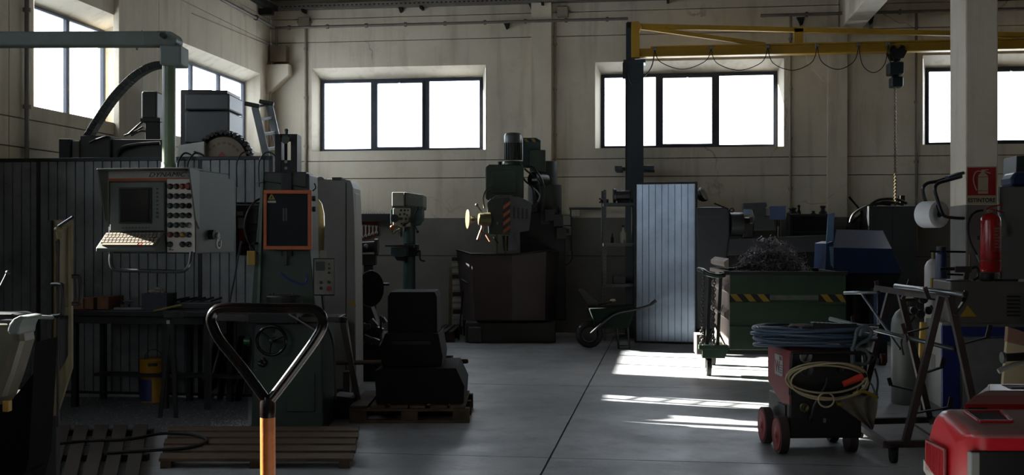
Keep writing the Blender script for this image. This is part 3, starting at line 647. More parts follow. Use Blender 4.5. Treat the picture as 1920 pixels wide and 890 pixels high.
tb = Thing('tool_tray', 'long black tool tray on the workbench right of the blue bin', 'tray', 340, 10, rz=0, loc=(v.x, v.y, zt2))
mb = MB(); mb.box(-.22, .24, 0, .2, 0, .06); mb.build('tray', black_p, tb.o, bevel=.006)
for i in range(5): MB().cyl((-.18 + i * .09, .02 + .02 * i, .07), (-.05 + i * .08, .15, .10), .010, n=8).build('tool_shank', steel_dk, tb.o)
for i, px in enumerate((405, 428)):
    v = bench(px, .25); o = MB().box(v.x, v.x + .14, v.y, v.y + .1, zt2, zt2 + .035 + .03 * i).build('steel_block', worn_steel, bevel=.004)
    tag(o, ['low steel block on the bench behind the pallet truck handle loop', 'taller steel block on the bench inside the pallet truck handle loop'][i], 'steel block')
# yellow-blue drum under the bench
v = on_z(288, 752)
dr = Thing('oil_can', 'yellow drum with a blue lower label standing under the workbench', 'drum', 288, 10, rz=0, loc=(v.x, v.y, 0))
yd = mat('drum_yellow', (250, 182, 22), .45, var=.15, dirt=(120, 80, 20)); bl = mat('drum_blue', (30, 44, 120), .45, var=.1)
R = .125
MB().lathe([(R, .0), (R + .004, .012), (R, .02), (R, .39), (R + .004, .40), (R - .004, .41), (R - .02, .40), (0, .40)], n=32).build('shell', yd, dr.o)
rr = []
for i in range(13):
    a = math.radians(180 + i * 9); rr.append((math.cos(a) * (R + .002), math.sin(a) * (R + .002)))
n = len(rr); MB().add([(x, y, .015) for x, y in rr] + [(x, y, .22) for x, y in rr], [(i, i + 1, i + 1 + n, i + n) for i in range(n - 1)], True).build('blue_label', bl, dr.o)
rr = [(math.cos(math.radians(272 + i * 8)) * (R + .002), math.sin(math.radians(272 + i * 8)) * (R + .002)) for i in range(6)]
n = len(rr); MB().add([(x, y, .345) for x, y in rr] + [(x, y, .375) for x, y in rr], [(i, i + 1, i + 1 + n, i + n) for i in range(n - 1)], True).build('dark_print', ink, dr.o)
MB().tube(arc((0, 0, .40), .09, 0, 180, 12), .004, 6).build('bail', steel_dk, dr.o)
# leaning dark bars and a crate below the bench, right
for i, (a, b_) in enumerate((((395, 745), (400, 612)), ((412, 748), (408, 610)), ((428, 750), (431, 615)), ((446, 750), (444, 618)), ((378, 748), (384, 612)))):
    p0 = on_z(a[0], a[1] + 2 * (i % 2)); q_ = P(b_[0], b_[1], 10.2)
    o = MB().beam((p0.x, p0.y, 0.0), (q_.x, min(p0.y + .25, 10.05), q_.z - .1), .05, .03).build('leaning_bar', steel_dk); tag(o, ['leftmost bar but one leaning under the bench left of the green machine','middle bar of five leaning under the bench left of the green machine','second dark bar left of the green machine, leaning under the bench','dark bar leaning under the bench nearest the green machine','leftmost of the dark bars leaning under the bench'][i], 'steel bar', 'bars leaning under the bench')
t = Thing('dark_stand', 'narrow dark leg stand in front of the bench right of the yellow drum', 'stand', 312, 9.6)
MB().beam((t.p(300, 768).x, 0, 0), t.p(320, 590), .03, .03).build('leg', steel_dk, t.o); MB().beam((t.p(330, 768).x, 0, 0), t.p(322, 590), .03, .03).build('leg', steel_dk, t.o)
t.pbox(MB(), 306, 584, 336, 596, -.05, .12).build('top_plate', steel_dk, t.o, bevel=.004); t.pbox(MB(), 312, 600, 318, 607, -.06, -.05).build('white_tag', white_p, t.o)
# ================================================================ MIDDLE
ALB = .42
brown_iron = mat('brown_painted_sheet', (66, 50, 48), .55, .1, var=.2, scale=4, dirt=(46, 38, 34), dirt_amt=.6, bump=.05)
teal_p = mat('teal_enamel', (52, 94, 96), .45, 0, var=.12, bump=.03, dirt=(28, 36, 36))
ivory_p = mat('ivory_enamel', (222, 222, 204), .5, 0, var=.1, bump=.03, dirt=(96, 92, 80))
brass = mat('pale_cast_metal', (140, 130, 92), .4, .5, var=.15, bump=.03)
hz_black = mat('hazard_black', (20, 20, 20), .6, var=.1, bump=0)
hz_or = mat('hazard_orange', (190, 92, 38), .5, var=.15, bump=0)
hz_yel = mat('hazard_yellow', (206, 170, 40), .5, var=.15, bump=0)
# ---- wooden duckboard under the green machine
def slatboard(name, label, cat, px0, px1, y0, y1, n, m_, hh=.07, along='x', skew=0.0):
    """slats lying on cross bearers; corners given by floor pixels"""
    a = on_z((px0 + px1) / 2, (y0 + y1) / 2, 0); t = Thing(name, label, cat, 0, 1, rz=YAW, loc=(a.x, a.y, 0))
    A, B, Cc, D_ = [t.loc_(on_z(*q)) for q in ((px0, y1), (px1, y1), (px0 + skew, y0), (px1 + skew * .6, y0))]
    for i in range(n):
        u0, u1 = i / n, (i + .72) / n
        if along == 'x': q = [A.lerp(Cc, u0), B.lerp(D_, u0), B.lerp(D_, u1), A.lerp(Cc, u1)]
        else: q = [A.lerp(B, u0), A.lerp(B, u1), Cc.lerp(D_, u1), Cc.lerp(D_, u0)]
        j = [(random.random() - .5) * .012 for _ in range(3)]; z0, z1 = hh - .022 + j[0] * .3, hh + j[0] * .3
        sh = Vector((j[1] * 3 if along == 'x' else 0, j[2] * 3 if along != 'x' else 0, 0))
        MB().add([Vector((v.x, v.y, z)) + sh for z in (z0, z1) for v in q], [(0, 3, 2, 1), (4, 5, 6, 7), (0, 1, 5, 4), (1, 2, 6, 5), (2, 3, 7, 6), (3, 0, 4, 7)]).build('slat', m_, t.o, bevel=.003)
    for u in (.04, .5, .96):
        if along == 'x': p0, p1 = A.lerp(B, u), Cc.lerp(D_, u)
        else: p0, p1 = A.lerp(Cc, u), B.lerp(D_, u)
        MB().beam((p0.x, p0.y, (hh - .024) / 2), (p1.x, p1.y, (hh - .024) / 2), .07, hh - .026).build('bearer', m_, t.o)
    return t
slatboard('duckboard', 'pale worn wooden duckboard in front of the green slotting machine', 'duckboard', 296, 660, 812, 878, 5, wood, skew=22)
slatboard('duckboard', 'dark oily wooden duckboard with lengthwise slats at the bottom left', 'duckboard', 0, 266, 812, 930, 7, wood_d, along='y', skew=34)
# ---- slotting machine
t = Thing('slotting_machine', 'dark green slotting machine with orange framed guard and round handwheel', 'machine', 537, 9.35, rz=YAW)
A = t.p; k = t.k
m1 = MB(); t.pprism(m1, [(515, 326), (515, 252), (527, 252), (527, 326)], .05, .25); t.pprism(m1, [(545, 326), (545, 252), (557, 252), (557, 326)], .05, .25); m1.build('ram_guide', steel_dk, t.o, bevel=.003)
mm = MB(); t.pbox(mm, 515, 251, 557, 262, .06, .24); t.pbox(mm, 527, 300, 545, 326, .06, .24); mm.build('ram_head', steel_dk, t.o, bevel=.003)
MB().cyl(A(536, 262, .12), A(536, 302, .12), .013, n=12).build('feed_screw', steel_dk, t.o)
MB().lathe([(.02, 0), (.02, .012), (.034, .016), (.034, .024)], A(536, 262, .02) , ax=(0, -1, 0), n=14).build('screw_cap', green_m, t.o)
mm = MB(); q = A(537, 251, .14); mm.cyl(q, q + Vector((0, 0, .03)), .014, n=12); mm.ball(q + Vector((0, 0, .03)), .016); mm.build('top_nut', green_m, t.o)
t.pprism(MB(), [(494, 340), (494, 322), (574, 322), (574, 352)], .0, .34).build('head_top', green_d, t.o, bevel=.008)
t.pprism(MB(), [(527, 330), (527, 323), (547, 323), (547, 480), (527, 480)], -.02, .05).build('ram', steel_dk, t.o, bevel=.004)
for yy in (303, 315): MB().cyl(A(536, yy, .058), A(536, yy, .045), .013, n=16).build('bolt_head', grey_l, t.o)
t.pprism(MB(), [(491, 326), (580, 326), (582, 470), (590, 560), (594, 592), (470, 592), (478, 470)], .02, .42).build('column', green_m, t.o, bevel=.01)
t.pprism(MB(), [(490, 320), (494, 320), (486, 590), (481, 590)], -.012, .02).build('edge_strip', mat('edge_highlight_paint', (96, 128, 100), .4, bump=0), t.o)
# guard
gr = MB(); z = [(494, 356), (584, 356), (584, 468), (494, 468)]
t.pbox(gr, 494, 356, 584, 363, -.09, -.04); t.pbox(gr, 494, 461, 584, 468, -.09, -.04); t.pbox(gr, 494, 363, 500, 461, -.089, -.04); t.pbox(gr, 577, 363, 584, 461, -.089, -.04)
gd = gr.build('guard_frame', orange_p, t.o, bevel=.003)
t.pbox(MB(), 500, 363, 577, 461, -.07, -.055).build('guard_window', mat('smoked_guard_sheet', (30, 34, 44), .5, bump=0, spec=.15), gd)
t.pbox(MB(), 530, 390, 533, 414, -.073, -.069).build('reflex_mark', grey_d, gd); t.pbox(MB(), 535, 390, 538, 414, -.073, -.069).build('reflex_mark', grey_d, gd)
v = [A(509, 362, -.075), A(502, 374, -.075), A(516, 374, -.075)]
MB().add(v, [(0, 1, 2)]).build('warning_triangle', hz_yel, gd, solid=.002)
t.pbox(MB(), 501, 376, 517, 380, -.076, -.07).build('sticker', white_p, gd)
MB().rbox(A(509, 370, -.078), (.012, .002, .02), (0, .5, 0)).build('pictogram', hz_black, gd)
for yy in (372, 392): MB().cyl(A(586, yy, -.07), A(592, yy, -.07), .022, n=14).build('hinge', steel_dk, gd)
MB().tube(smooth([A(586, 358, -.06), A(592, 352, -.05), A(590, 344, 0)], 4), .006, 6).build('guard_wire', black_p, gd)
t.pbox(MB(), 531, 470, 538, 497, -.03, 0).build('tool_bar', worn_steel, t.o, bevel=.003)
# blue beaded hose
bp_ = smooth([A(526, 510, -.01), A(534, 518, -.02), A(546, 526, -.02), A(560, 531, -.02), A(571, 531, -.02), A(575, 524, -.01), A(574, 514, 0)], 5)
MB().tube(bp_, .0055, 6).build('beaded_hose', mat('bright_blue_beads', (50, 70, 190), .25, bump=0), t.o)
# cable arc on left and yellow tag
MB().tube(smooth([A(494, 370, .1), A(478, 378, .05), A(464, 398, .02), A(458, 425, .02), A(463, 448, .02), A(474, 466, .02), A(486, 478, .03)], 6), .009, 8).build('supply_cable', black_p, t.o)
MB().tube(smooth([A(452, 452, .3), A(446, 485, .3), A(440, 520, .3), A(432, 560, .3), A(428, 600, .3)], 5), .008, 8).build('trailing_cable', black_p, t.o)
MB().torus(A(489, 342, -.02), (0, 0, 1), .03, .005).build('hook_ring', steel, t.o)
# table
MB().cyl(A(534, 575, -.28), A(534, 556, -.28), 33 * k, n=32).build('rotary_table', steel_dk, t.o, bevel=.004)
MB().lathe([(32.5 * k, 0), (32.5 * k, .006), (28 * k, .006), (28 * k, .012)], A(534, 556, -.28), n=32).build('table_rim', worn_steel, t.o)
for px, r_, c_ in ((505, .012, 0), (512, .016, 1), (522, .012, 0), (548, .012, 1)): MB().cyl(A(px, 558, -.25), A(px, 551 - 3 * c_, -.25), r_, n=10).build('clamp_bolt', steel, t.o)
t.pprism(MB(), [(395, 602), (395, 594), (636, 594), (636, 604)], -.30, .05).build('cross_slide', worn_steel, t.o, bevel=.004)
t.pprism(MB(), [(466, 606), (466, 580), (556, 580), (556, 606)], -.38, .05).build('saddle', steel_dk, t.o, bevel=.006)
q = A(638, 598, -.2); MB().cyl(A(630, 598, -.2), A(650, 600, -.2), .03, .022, n=16).build('slide_crank', worn_steel, t.o)
MB().cyl(A(541, 588, -.40), A(596, 622, -.36), .007, n=8).build('table_lever', grey_l, t.o)
# base
t.pprism(MB(), [(476, 640), (470, 808), (607, 808), (602, 604), (480, 604)], -.28, .40).build('base', green_m, t.o, bevel=.012)
t.pprism(MB(), [(455, 812), (462, 802), (608, 802), (608, 812)], -.31, .45).build('plinth', green_d, t.o, bevel=.01)
t.pbox(MB(), 536, 700, 590, 772, -.292, -.27).build('access_door', green_m, t.o, bevel=.006)
hw = MB(); c = A(509, 638, -.40); hw.torus(c, (0, 1, 0), 26 * k, .013, 40, 10); hw2 = hw.build('handwheel', mat('polished_black_rim', (26, 26, 30), .15, .3, bump=0), t.o)
hb_ = MB(); hb_.cyl(c + Vector((0, -.02, 0)), c + Vector((0, .1, 0)), .022, n=16)
for a in (0, 120, 240):
    e_ = c + Vector((math.cos(math.radians(a + 20)) * 25 * k, 0, math.sin(math.radians(a + 20)) * 25 * k)); hb_.cyl(c, e_, .011, .009, 8)
hb_.build('spokes', steel_dk, hw2); MB().ball(c + Vector((0, -.025, 0)), .016).build('hub_cap', steel, hw2)
MB().cyl(c + Vector((.02, 0, .075)), c + Vector((.02, -.05, .075)), .011, n=10).build('wheel_grip', steel_dk, hw2)
q = A(492, 679, -.30); mm = MB()
for a in range(5):
    an = a * 1.2566; mm.ball(q + Vector((math.cos(an) * .022, 0, math.sin(an) * .022)), .02, (1, 1, 1), 8, 6)
mm.cyl(q, q + Vector((0, .05, 0)), .02, n=12); mm.build('star_knob', black_p, t.o)
mm = MB(); mm.cyl(A(470, 640, -.1), A(458, 640, -.1), .04, .03, 14); mm.build('side_boss', mat('bright_green_boss', (40, 110, 60), .4, bump=0), t.o)
for px, py in ((476, 694), (469, 724)): MB().cyl(A(px + 3, py, -.30), A(px + 3, py, -.27), .008, n=8).build('oiler', steel, t.o)
# control box on its arm
cb = MB(); t.pbox(cb, 589, 486, 625, 552, -.12, -.06); cbx = cb.build('button_box', mat('worn_panel_face', (150, 145, 132), .5, bump=0, dirt=(100, 92, 80)), t.o, bevel=.003)
gr = MB(); t.pbox(gr, 587, 484, 627, 554, -.09, -.055); gr.build('box_rim', steel_dk, t.o, bevel=.003)
t.pbox(MB(), 592, 490, 608, 507, -.128, -.119).build('display', black_p, cbx)
for px, py, r_, mm_ in ((617, 495, .007, 'k'), (617, 503, .01, 'k'), (617, 511, .01, 'k'), (602, 529, .012, 'k'), (617, 529, .012, 'k'), (602, 540, .013, 'k'), (617, 541, .021, 'r')):
    MB().cyl(A(px, py, -.12), A(px, py, -.145), r_, n=14).build('button', bcol[mm_] if mm_ == 'k' else red_p, cbx)
MB().beam(A(606, 470, -.05), A(606, 486, -.07), .05, .03).build('box_arm', grey_l, t.o)
MB().tube(smooth([A(604, 554, -.08), A(606, 575, -.05), A(612, 600, 0)], 4), .008, 8).build('box_cable', black_p, t.o)
MB().tube(smooth([A(612, 606, .1), A(624, 640, .0), A(628, 690, -.05), A(629, 750, -.05)], 5), .010, 8).build('coolant_hose', mat('old_cream_hose', (120, 112, 84), .5, bump=0), t.o)
yt = Thing('yellow_tag_plate', 'small yellow box hanging beside the orange framed guard', 'box', 470, 9.2, z=1.30)
yb = MB(); yt.pbox(yb, 463, 470, 478, 497, 0, .05); yb.build('body', yellow_p, yt.o, bevel=.003); yt.pbox(MB(), 463, 470, 465, 497, -.004, .05).build('lit_edge', mat('pale_yellow', (230, 205, 110), .4, bump=0), yt.o)
MB().tube([yt.p(470, 470, .02), yt.p(468, 462, .05), yt.p(476, 456, .1)], .004, 6).build('hook', steel, yt.o)
# bracket linking it to the machine column
MB().beam(yt.p(476, 456, .1), yt.p(492, 456, .3), .02, .02).build('bracket', steel_dk, yt.o)
# ---- band saw with grey cabinet
t = Thing('band_saw', 'tall light grey band saw with rounded throat behind the green machine', 'machine', 628, 11.2, rz=YAW); A = t.p
sil = [(583, 342), (588, 336), (640, 334), (657, 338), (662, 352), (665, 420), (667, 600), (668, 730), (572, 730), (572, 600), (606, 600), (606, 480), (608, 430), (607, 400), (603, 382), (596, 372), (586, 366), (580, 366)]
t.pprism(MB(), sil, 0, .55).build('cabinet', grey_l, t.o, bevel=.012)
t.pprism(MB(), [(660, 358), (666, 362), (668, 420), (662, 420)], .1, .4).build('rear_cover', grey_l, t.o, bevel=.008)
MB().cyl(A(592, 420, .30), A(592, 420, .38), 62 * t.k, n=48).build('upper_wheel', mat('brushed_steel_yellow_gleam', (196, 178, 130), .28, .9, var=.2, scale=4, bump=.04), t.o)  # yellow tone paints the bright reflections on the wheel
mm = MB(); mm.prism([(v.x, v.z) for v in arc((A(600, 352, 0).x, 0, A(600, 340, 0).z), .05, 20, 160, 10)], .0, .10); mm.build('top_casting', grey_l, t.o, bevel=.004)
t.pbox(MB(), 622, 332, 640, 338, -.01, .1).build('hinge', grey_d, t.o, bevel=.003)
t.pbox(MB(), 648, 342, 649.5, 720, -.003, .0).build('door_seam', steel_dk, t.o)
v = [A(661, 560, -.006), A(653, 573, -.006), A(668, 573, -.006)]; MB().add(v, [(0, 1, 2)]).build('warning_triangle', hz_yel, t.o, solid=.002)
t.pprism(MB(), [(655, 730), (640, 600), (650, 600), (668, 730)], -.1, -.02).build('leg', grey_l, t.o, bevel=.004)
MB().cyl(A(572, 470, .3), A(572, 360, .3), .012, n=10).build('blade_guide', grey_d, t.o)
# diagonal rail and dark cutting-off saw with big disc guard
t = Thing('disc_sander', 'dark disc sander with a large round plate on a slanting stand behind the pallet', 'machine', 698, 12.0, rz=YAW); A = t.p
ax_ = Vector((.8, -.6, 0)); c = A(697, 541, 0)
disc = MB().cyl(c, c - ax_ * .05, 33 * t.k, n=40).build('disc', matte_k, t.o, bevel=.006)
MB().torus(c - ax_ * .02, ax_, 33.5 * t.k, .008, 40, 8).build('disc_guard', steel_dk, t.o)
MB().cyl(c - ax_ * .05, c - ax_ * .30, .075, n=24).build('motor', steel_dk, t.o, bevel=.005)
MB().cyl(A(673, 528, -.05), A(682, 528, -.05), .055, .06, 18).build('motor_cap', grey_d, t.o)
mm = MB(); t.pprism(mm, [(664, 556), (690, 560), (720, 640), (712, 720), (640, 720), (640, 640)], .12, .4); mm.build('stand', steel_dk, t.o, bevel=.01)
mm = MB(); mm.cyl(A(718, 533, .2), A(730, 533, .2), .016, n=12); mm.build('spindle_end', mat('blue_tinted_steel', (120, 150, 175), .25, .9, bump=0), t.o)
MB().tube(smooth([A(671, 600, -.1), A(669, 590, -.12), A(673, 578, -.14), A(678, 582, -.12), A(677, 600, -.1)], 5), .010, 8).build('steel_handle', steel, t.o)
mm = MB(); mm.cyl(A(645, 610, -.15), A(668, 612, -.15), .05, .04, 16); mm.ball(A(646, 603, -.15), .03); mm.build('crank', worn_steel, t.o)
mm = MB()
for px, py, s_ in ((684, 612, .05), (700, 606, .06), (712, 618, .05), (690, 636, .07), (706, 640, .06), (675, 640, .06), (720, 600, .04)): mm.rbox(A(px, py, -.05), (s_ * 1.6, .1, s_), (0, random.random(), 0))
mm.build('clutter_fittings', grey_d, t.o, bevel=.004)
t.pbox(MB(), 678, 607, 694, 617, -.14, -.1).build('clamp_block', steel, t.o, bevel=.003)
t.pbox(MB(), 712, 592, 716, 640, -.1, -.06).build('upright', grey_d, t.o)
# bench grinder on pedestal
t = Thing('bench_grinder', 'double ended grinder on a dark pedestal below the wrench rack', 'grinder', 690, 15.5, rz=YAW); A = t.p
MB().cyl(A(668, 464, 0), A(708, 462, 0), .075, n=20).build('motor', steel_dk, t.o, bevel=.006)
for px in (669, 706): MB().cyl(A(px - 3, 463, 0), A(px + 3, 463, 0), .115, n=24).build('wheel_guard', steel_dk, t.o, bevel=.006)
MB().ball(A(686, 462, -.07), .035).build('shiny_cap', steel, t.o)
mm = MB(); t.pbox(mm, 678, 476, 704, 497, -.08, .1); mm.build('water_pot', steel_dk, t.o, bevel=.01)
t.pprism(MB(), [(682, 497), (698, 497), (704, 560), (706, 628), (676, 628), (680, 560)], -.02, .1).build('pedestal', steel_dk, t.o, bevel=.008)
MB().box(A(672, 600).x, A(712, 600).x, -.12, .2, 0, .04).build('foot_plate', steel_dk, t.o)
# ---- dark hooded box on a pallet
v0 = on_z(672, 795, 0)
PZ = .145
t = Thing('pallet', 'wooden pallet under the dark hooded cabinet', 'pallet', 778, 9.40, rz=YAW); A = t.p
x0, x1 = A(655, 700).x, A(880, 700).x; dpt = .95; pw = mat('grimy_pallet_wood', (118, 92, 66), .85, var=.35, scale=7, bump=.3, dirt=(46, 36, 28), dirt_amt=.7)
n = 6
for i in range(n):
    w0 = (x1 - x0) / n; a = x0 + i * w0; MB().box(a + .004, a + w0 * (.8 if i % 2 else .9), 0, dpt, PZ - .022, PZ).build('top_board', pw, t.o, bevel=.003)
for yy in (0, dpt / 2 - .05, dpt - .1):
    MB().box(x0, x1, yy, yy + .1, PZ - .046, PZ - .024).build('stringer', pw, t.o, bevel=.003)
    for a in (x0, (x0 + x1) / 2 - .07, x1 - .14): MB().box(a, a + .14, yy + .002, yy + .098, .024, PZ - .047).build('block', pw, t.o, bevel=.003)
    MB().box(x0, x1, yy, yy + .1, 0, .022).build('bottom_board', pw, t.o, bevel=.003)
t2 = Thing('hooded_cabinet', 'black oily cabinet with flared lower hood standing on the wooden pallet', 'cabinet', 778, 9.55, rz=YAW, z=PZ); A = t2.p
blk = mat('oily_black_sheet', (30, 29, 30), .85, 0, var=.3, scale=4, dirt=(18, 18, 18), bump=.08, spec=.2)
t2.pprism(MB(), [(727, 556), (732, 547), (815, 547), (819, 556), (820, 625), (727, 625)], .1, .6).build('upper_case', blk, t2.o, bevel=.006)
t2.pprism(MB(), [(722, 625), (822, 625), (830, 668), (828, 686), (716, 686), (712, 655)], .03, .7).build('middle_case', blk, t2.o, bevel=.006)
zc = t2.z(740, -.05)
mm = MB(); t2.pprism(mm, [(702, 688), (712, 684), (855, 682), (871, 716), (869, 748), (706, 750)], -.08, .75); lowc = mm.build('lower_hood', blk, t2.o, bevel=.006)
lowc.location.z = -t2.z(750, -.08) + .001 if t2.z(750, -.08) > 0 else -t2.z(750, -.08) + .001
t2.pbox(MB(), 735, 640, 806, 646, .02, .05).build('ledge', steel_dk, t2.o)
t3 = Thing('steel_pipe', 'long grimy pipe lying through behind the hooded cabinet, its open end pointing right', 'pipe', 800, 10.5, rz=YAW, z=.0); A = t3.p
MB().tube([A(610, 680, .15), A(876, 677, -.05)], .022, 18).build('pipe_wall', wood, t3.o); mm = MB().cyl(A(876, 677, -.052), A(878, 677, -.053), .016, n=14).build('bore', black_p, t3.o)
MB().beam(A(735, 672, .4), A(848, 669, .2), .05, .03).build('batten', wood, t3.o)
for px in (650, 860): MB().box(A(px, 680, 0).x - .03, A(px, 680, 0).x + .03, -.02, .08, 0, .30).build('prop', wood_d, t3.o)
mm = MB(); o = Thing('blue_box', 'dark blue box on the floor at the left end of the pallet', 'box', 640, 9.6); o.pprism(mm, [(608, 790), (608, 750), (628, 742), (664, 746), (668, 790)], 0, .3); mm.build('shell', blue_d, o.o, bevel=.01)
o.pbox(MB(), 615, 746, 660, 750, .02, .25).build('lid', blue_d, o.o, bevel=.004)
# pieces of timber: diagonal plank in front of the saw
d1 = Thing('pale_plank', 'pale plank leaning diagonally between the green machine and the pallet', 'plank', 660, 9.75)
d1p, d1q = d1.p(676, 765), d1.p(634, 604); MB().beam((d1p.x, .0, .03), (d1q.x, .25, d1q.z), .05, .03, up=(0, 1, 0)).build('board', mat('grey_plank', (120, 114, 104), .7, bump=.1), d1.o)
MB().box(d1p.x - .06, d1p.x + .06, -.05, .05, 0, .03).build('foot', wood_d, d1.o)
# ---- wrench rack, drill rack on the back wall
yB = YB - .02
def onw(px, py, off=.03): return on_y(px, py, YB - off)
t = Thing('wrench_rack', 'red brown wooden wrench rack fixed to the back wall', 'rack', 0, 1, rz=0, loc=onw(685, 450)); 
p0, p1 = onw(662, 415), onw(709, 452)
def wb(mb, a, b_, y0, y1, px0=None):
    q, r = onw(*a), onw(*b_); l = t.l; return mb.box(q.x - l.x, r.x - l.x, YB - y1 - l.y, YB - y0 - l.y, r.z - l.z, q.z - l.z)
rackm = mat('red_brown_board', (150, 70, 50), .7, var=.2, bump=.1)
q = [onw(662, 416), onw(709, 416), onw(709, 441), onw(662, 456)]
MB().prism([(v.x - t.l.x, v.z - t.l.z) for v in q], YB - .02 - t.l.y, YB - .002 - t.l.y).build('backboard', rackm, t.o, bevel=.003)
wb(MB(), (660, 412), (710, 417), .0, .05).build('top_rail', rackm, t.o)
for i in range(7):
    px = 665.5 + i * 6.7; top, bot = 420 + i * .4, 449 - i * 2.1
    a, b_ = onw(px, top, .04), onw(px, bot, .04); L_ = a.z - b_.z
    mb = MB(); mb.box(-.010, .010, -.006, .006, .03, L_ - .03)
    mb.prism([(-.018, L_), (-.006, L_), (-.006, L_ - .022), (.006, L_ - .022), (.006, L_), (.018, L_), (.02, L_ - .02), (.008, L_ - .045), (-.008, L_ - .045), (-.02, L_ - .02)], -.007, .007)
    mb.prism([(-.022, -.01), (-.007, -.01), (-.007, .016), (.007, .016), (.007, -.01), (.022, -.01), (.024, .014), (.009, .042), (-.009, .042), (-.024, .014)], -.008, .008)
    o = mb.build('open_end_wrench', mat('satin_tool_steel', (255, 255, 250), .4, .0, var=.1, bump=0), bevel=.0015); o.location = (b_.x, b_.y, b_.z); o.rotation_euler = (0, 0, 0)
    tag(o, ['largest open ended wrench, leftmost on the wooden rack', 'second wrench from the left on the wooden rack', 'third wrench from the left on the wooden rack', 'middle wrench of seven on the wooden rack',
            'third wrench from the right on the wooden rack', 'second wrench from the right on the wooden rack', 'smallest wrench, rightmost on the wooden rack'][i], 'wrench', 'wrenches on the wooden rack')
t = Thing('tool_shelf', 'dark wall shelf of drill bits above the wrench rack', 'shelf', 0, 1, rz=0, loc=onw(695, 415))
wb(MB(), (655, 401), (738, 415), .0, .16).build('shelf_board', steel_dk, t.o, bevel=.004)
for i in range(16):
    px = 664 + i * 3.7; a = onw(px, 401, .10); h_ = .05 + .012 * (i % 3) - .001 * i
    mb = MB(); mb.cyl((0, 0, 0), (0, 0, h_), .009, .006, 8); mb.cyl((0, 0, 0), (0, 0, .02), .014, .014, 8); o = mb.build('drill_bit', MATS['satin_tool_steel']); o.location = (a.x, a.y, a.z)
    tag(o, 'small steel drill bit standing in the row on the wall shelf', 'drill bit', 'drill bits on the wall shelf')
# ---- pillar drill
t = Thing('pillar_drill', 'teal and ivory pillar drill standing by the back wall', 'drill', 765, 17.2, rz=YAW); A = t.p
MB().cyl((A(766, 0).x, .12, .03), (A(766, 0).x, .12, t.z(362)), .095, n=24).build('column', teal_p, t.o)
MB().box(A(742, 0).x, A(790, 0).x, -.16, .34, 0, .07).build('base', teal_p, t.o, bevel=.015)
mm = MB(); t.pbox(mm, 735, 360, 762, 386, -.35, .5); mm.build('belt_cover', ivory_p, t.o, bevel=.012)
mm = MB(); t.pprism(mm, [(762, 360), (793, 365), (793, 388), (762, 386)], -.33, .4); mm.build('motor_cover', mat('grey_green_cover', (140, 154, 144), .5, bump=.03), t.o, bevel=.01)
MB().cyl(A(759, 361, -.36), A(759, 388, -.36), .016, n=10).build('cover_hinge', black_p, t.o)
t.pprism(MB(), [(735, 386), (793, 386), (792, 392), (736, 392)], -.32, .4).build('cover_base', teal_p, t.o, bevel=.004)
t.pprism(MB(), [(737, 390), (770, 390), (770, 424), (752, 426), (744, 422), (737, 422)], -.34, .1).build('head', ivory_p, t.o, bevel=.01)
t.pprism(MB(), [(732, 392), (738, 392), (738, 420), (732, 420)], -.3, .1).build('head_side', teal_p, t.o, bevel=.006)
t.pprism(MB(), [(770, 390), (792, 392), (792, 410), (784, 422), (770, 424)], -.3, .1).build('head_rear', teal_p, t.o, bevel=.01)
MB().cyl(A(740, 409, -.34), A(740, 409, -.42), .062, n=20).build('speed_knob', blue_d, t.o, bevel=.006)
for px, py, r_ in ((752, 394, .018), (759, 394, .018), (765, 394, .014), (750, 402, .018), (758, 401, .018), (763, 403, .014), (753, 410, .018), (761, 410, .018), (753, 419, .014), (759, 419, .014)):
    MB().cyl(A(px, py, -.34), A(px, py, -.36), r_, n=12).build('button', black_p, t.o)
h_ = A(773, 412, -.36); MB().cyl(h_ + Vector((0, .06, 0)), h_ + Vector((0, -.03, 0)), .05, n=16).build('feed_hub', steel_dk, t.o)
for px, py in ((783, 390), (783, 434), (758, 422)):
    mb = MB(); e_ = A(px, py, -.36); mb.cyl(h_, e_, .010, n=8); mb.ball(e_, .022); mb.build('feed_lever', steel_dk, t.o)
MB().ball(A(735, 427, -.36), .035, (1, 1, 1.2)).build('orange_lamp', orange_p, t.o)
MB().tube(smooth([A(735, 432, -.34), A(737, 438, -.34), A(744, 432, -.34), A(750, 430, -.3)], 4), .013, 8).build('depth_stop', brass, t.o)
mm = MB(); mm.cyl(A(754, 424, -.22), A(754, 434, -.22), .06, .05, 16); mm.cyl(A(754, 434, -.22), A(754, 444, -.22), .03, .022, 12); mm.build('chuck', steel, t.o)
for px in (750, 757): MB().cyl(A(px, 424, -.26), A(px, 456, -.26), .005, n=6).build('guide_rod', grey_l, t.o)
t.pprism(MB(), [(722, 459), (775, 459), (775, 464), (722, 462)], -.42, .1).build('table', steel_dk, t.o, bevel=.004)
t.pprism(MB(), [(733, 464), (762, 464), (762, 480), (742, 482), (733, 478)], -.34, .05).build('table_block', teal_p, t.o, bevel=.01)
t.pprism(MB(), [(757, 456), (782, 458), (782, 480), (757, 482)], -.06, .28).build('table_clamp', steel_dk, t.o, bevel=.01)
MB().tube(smooth([A(781, 474, -.1), A(787, 470, -.15), A(788, 486, -.15), A(797, 489, -.15)], 4), .014, 8).build('crank_handle', steel_dk, t.o)
t.pprism(MB(), [(740, 482), (760, 482), (760, 490), (744, 488)], -.3, .05).build('table_bracket', steel_dk, t.o)
# ---- radial drill with sheet guard
t = Thing('radial_drill', 'big dark green radial drilling machine with brown sheet guard round its base', 'machine', 955, 17.0, rz=YAW); A = t.p; k = t.k
gl, gt = -.75, -.45
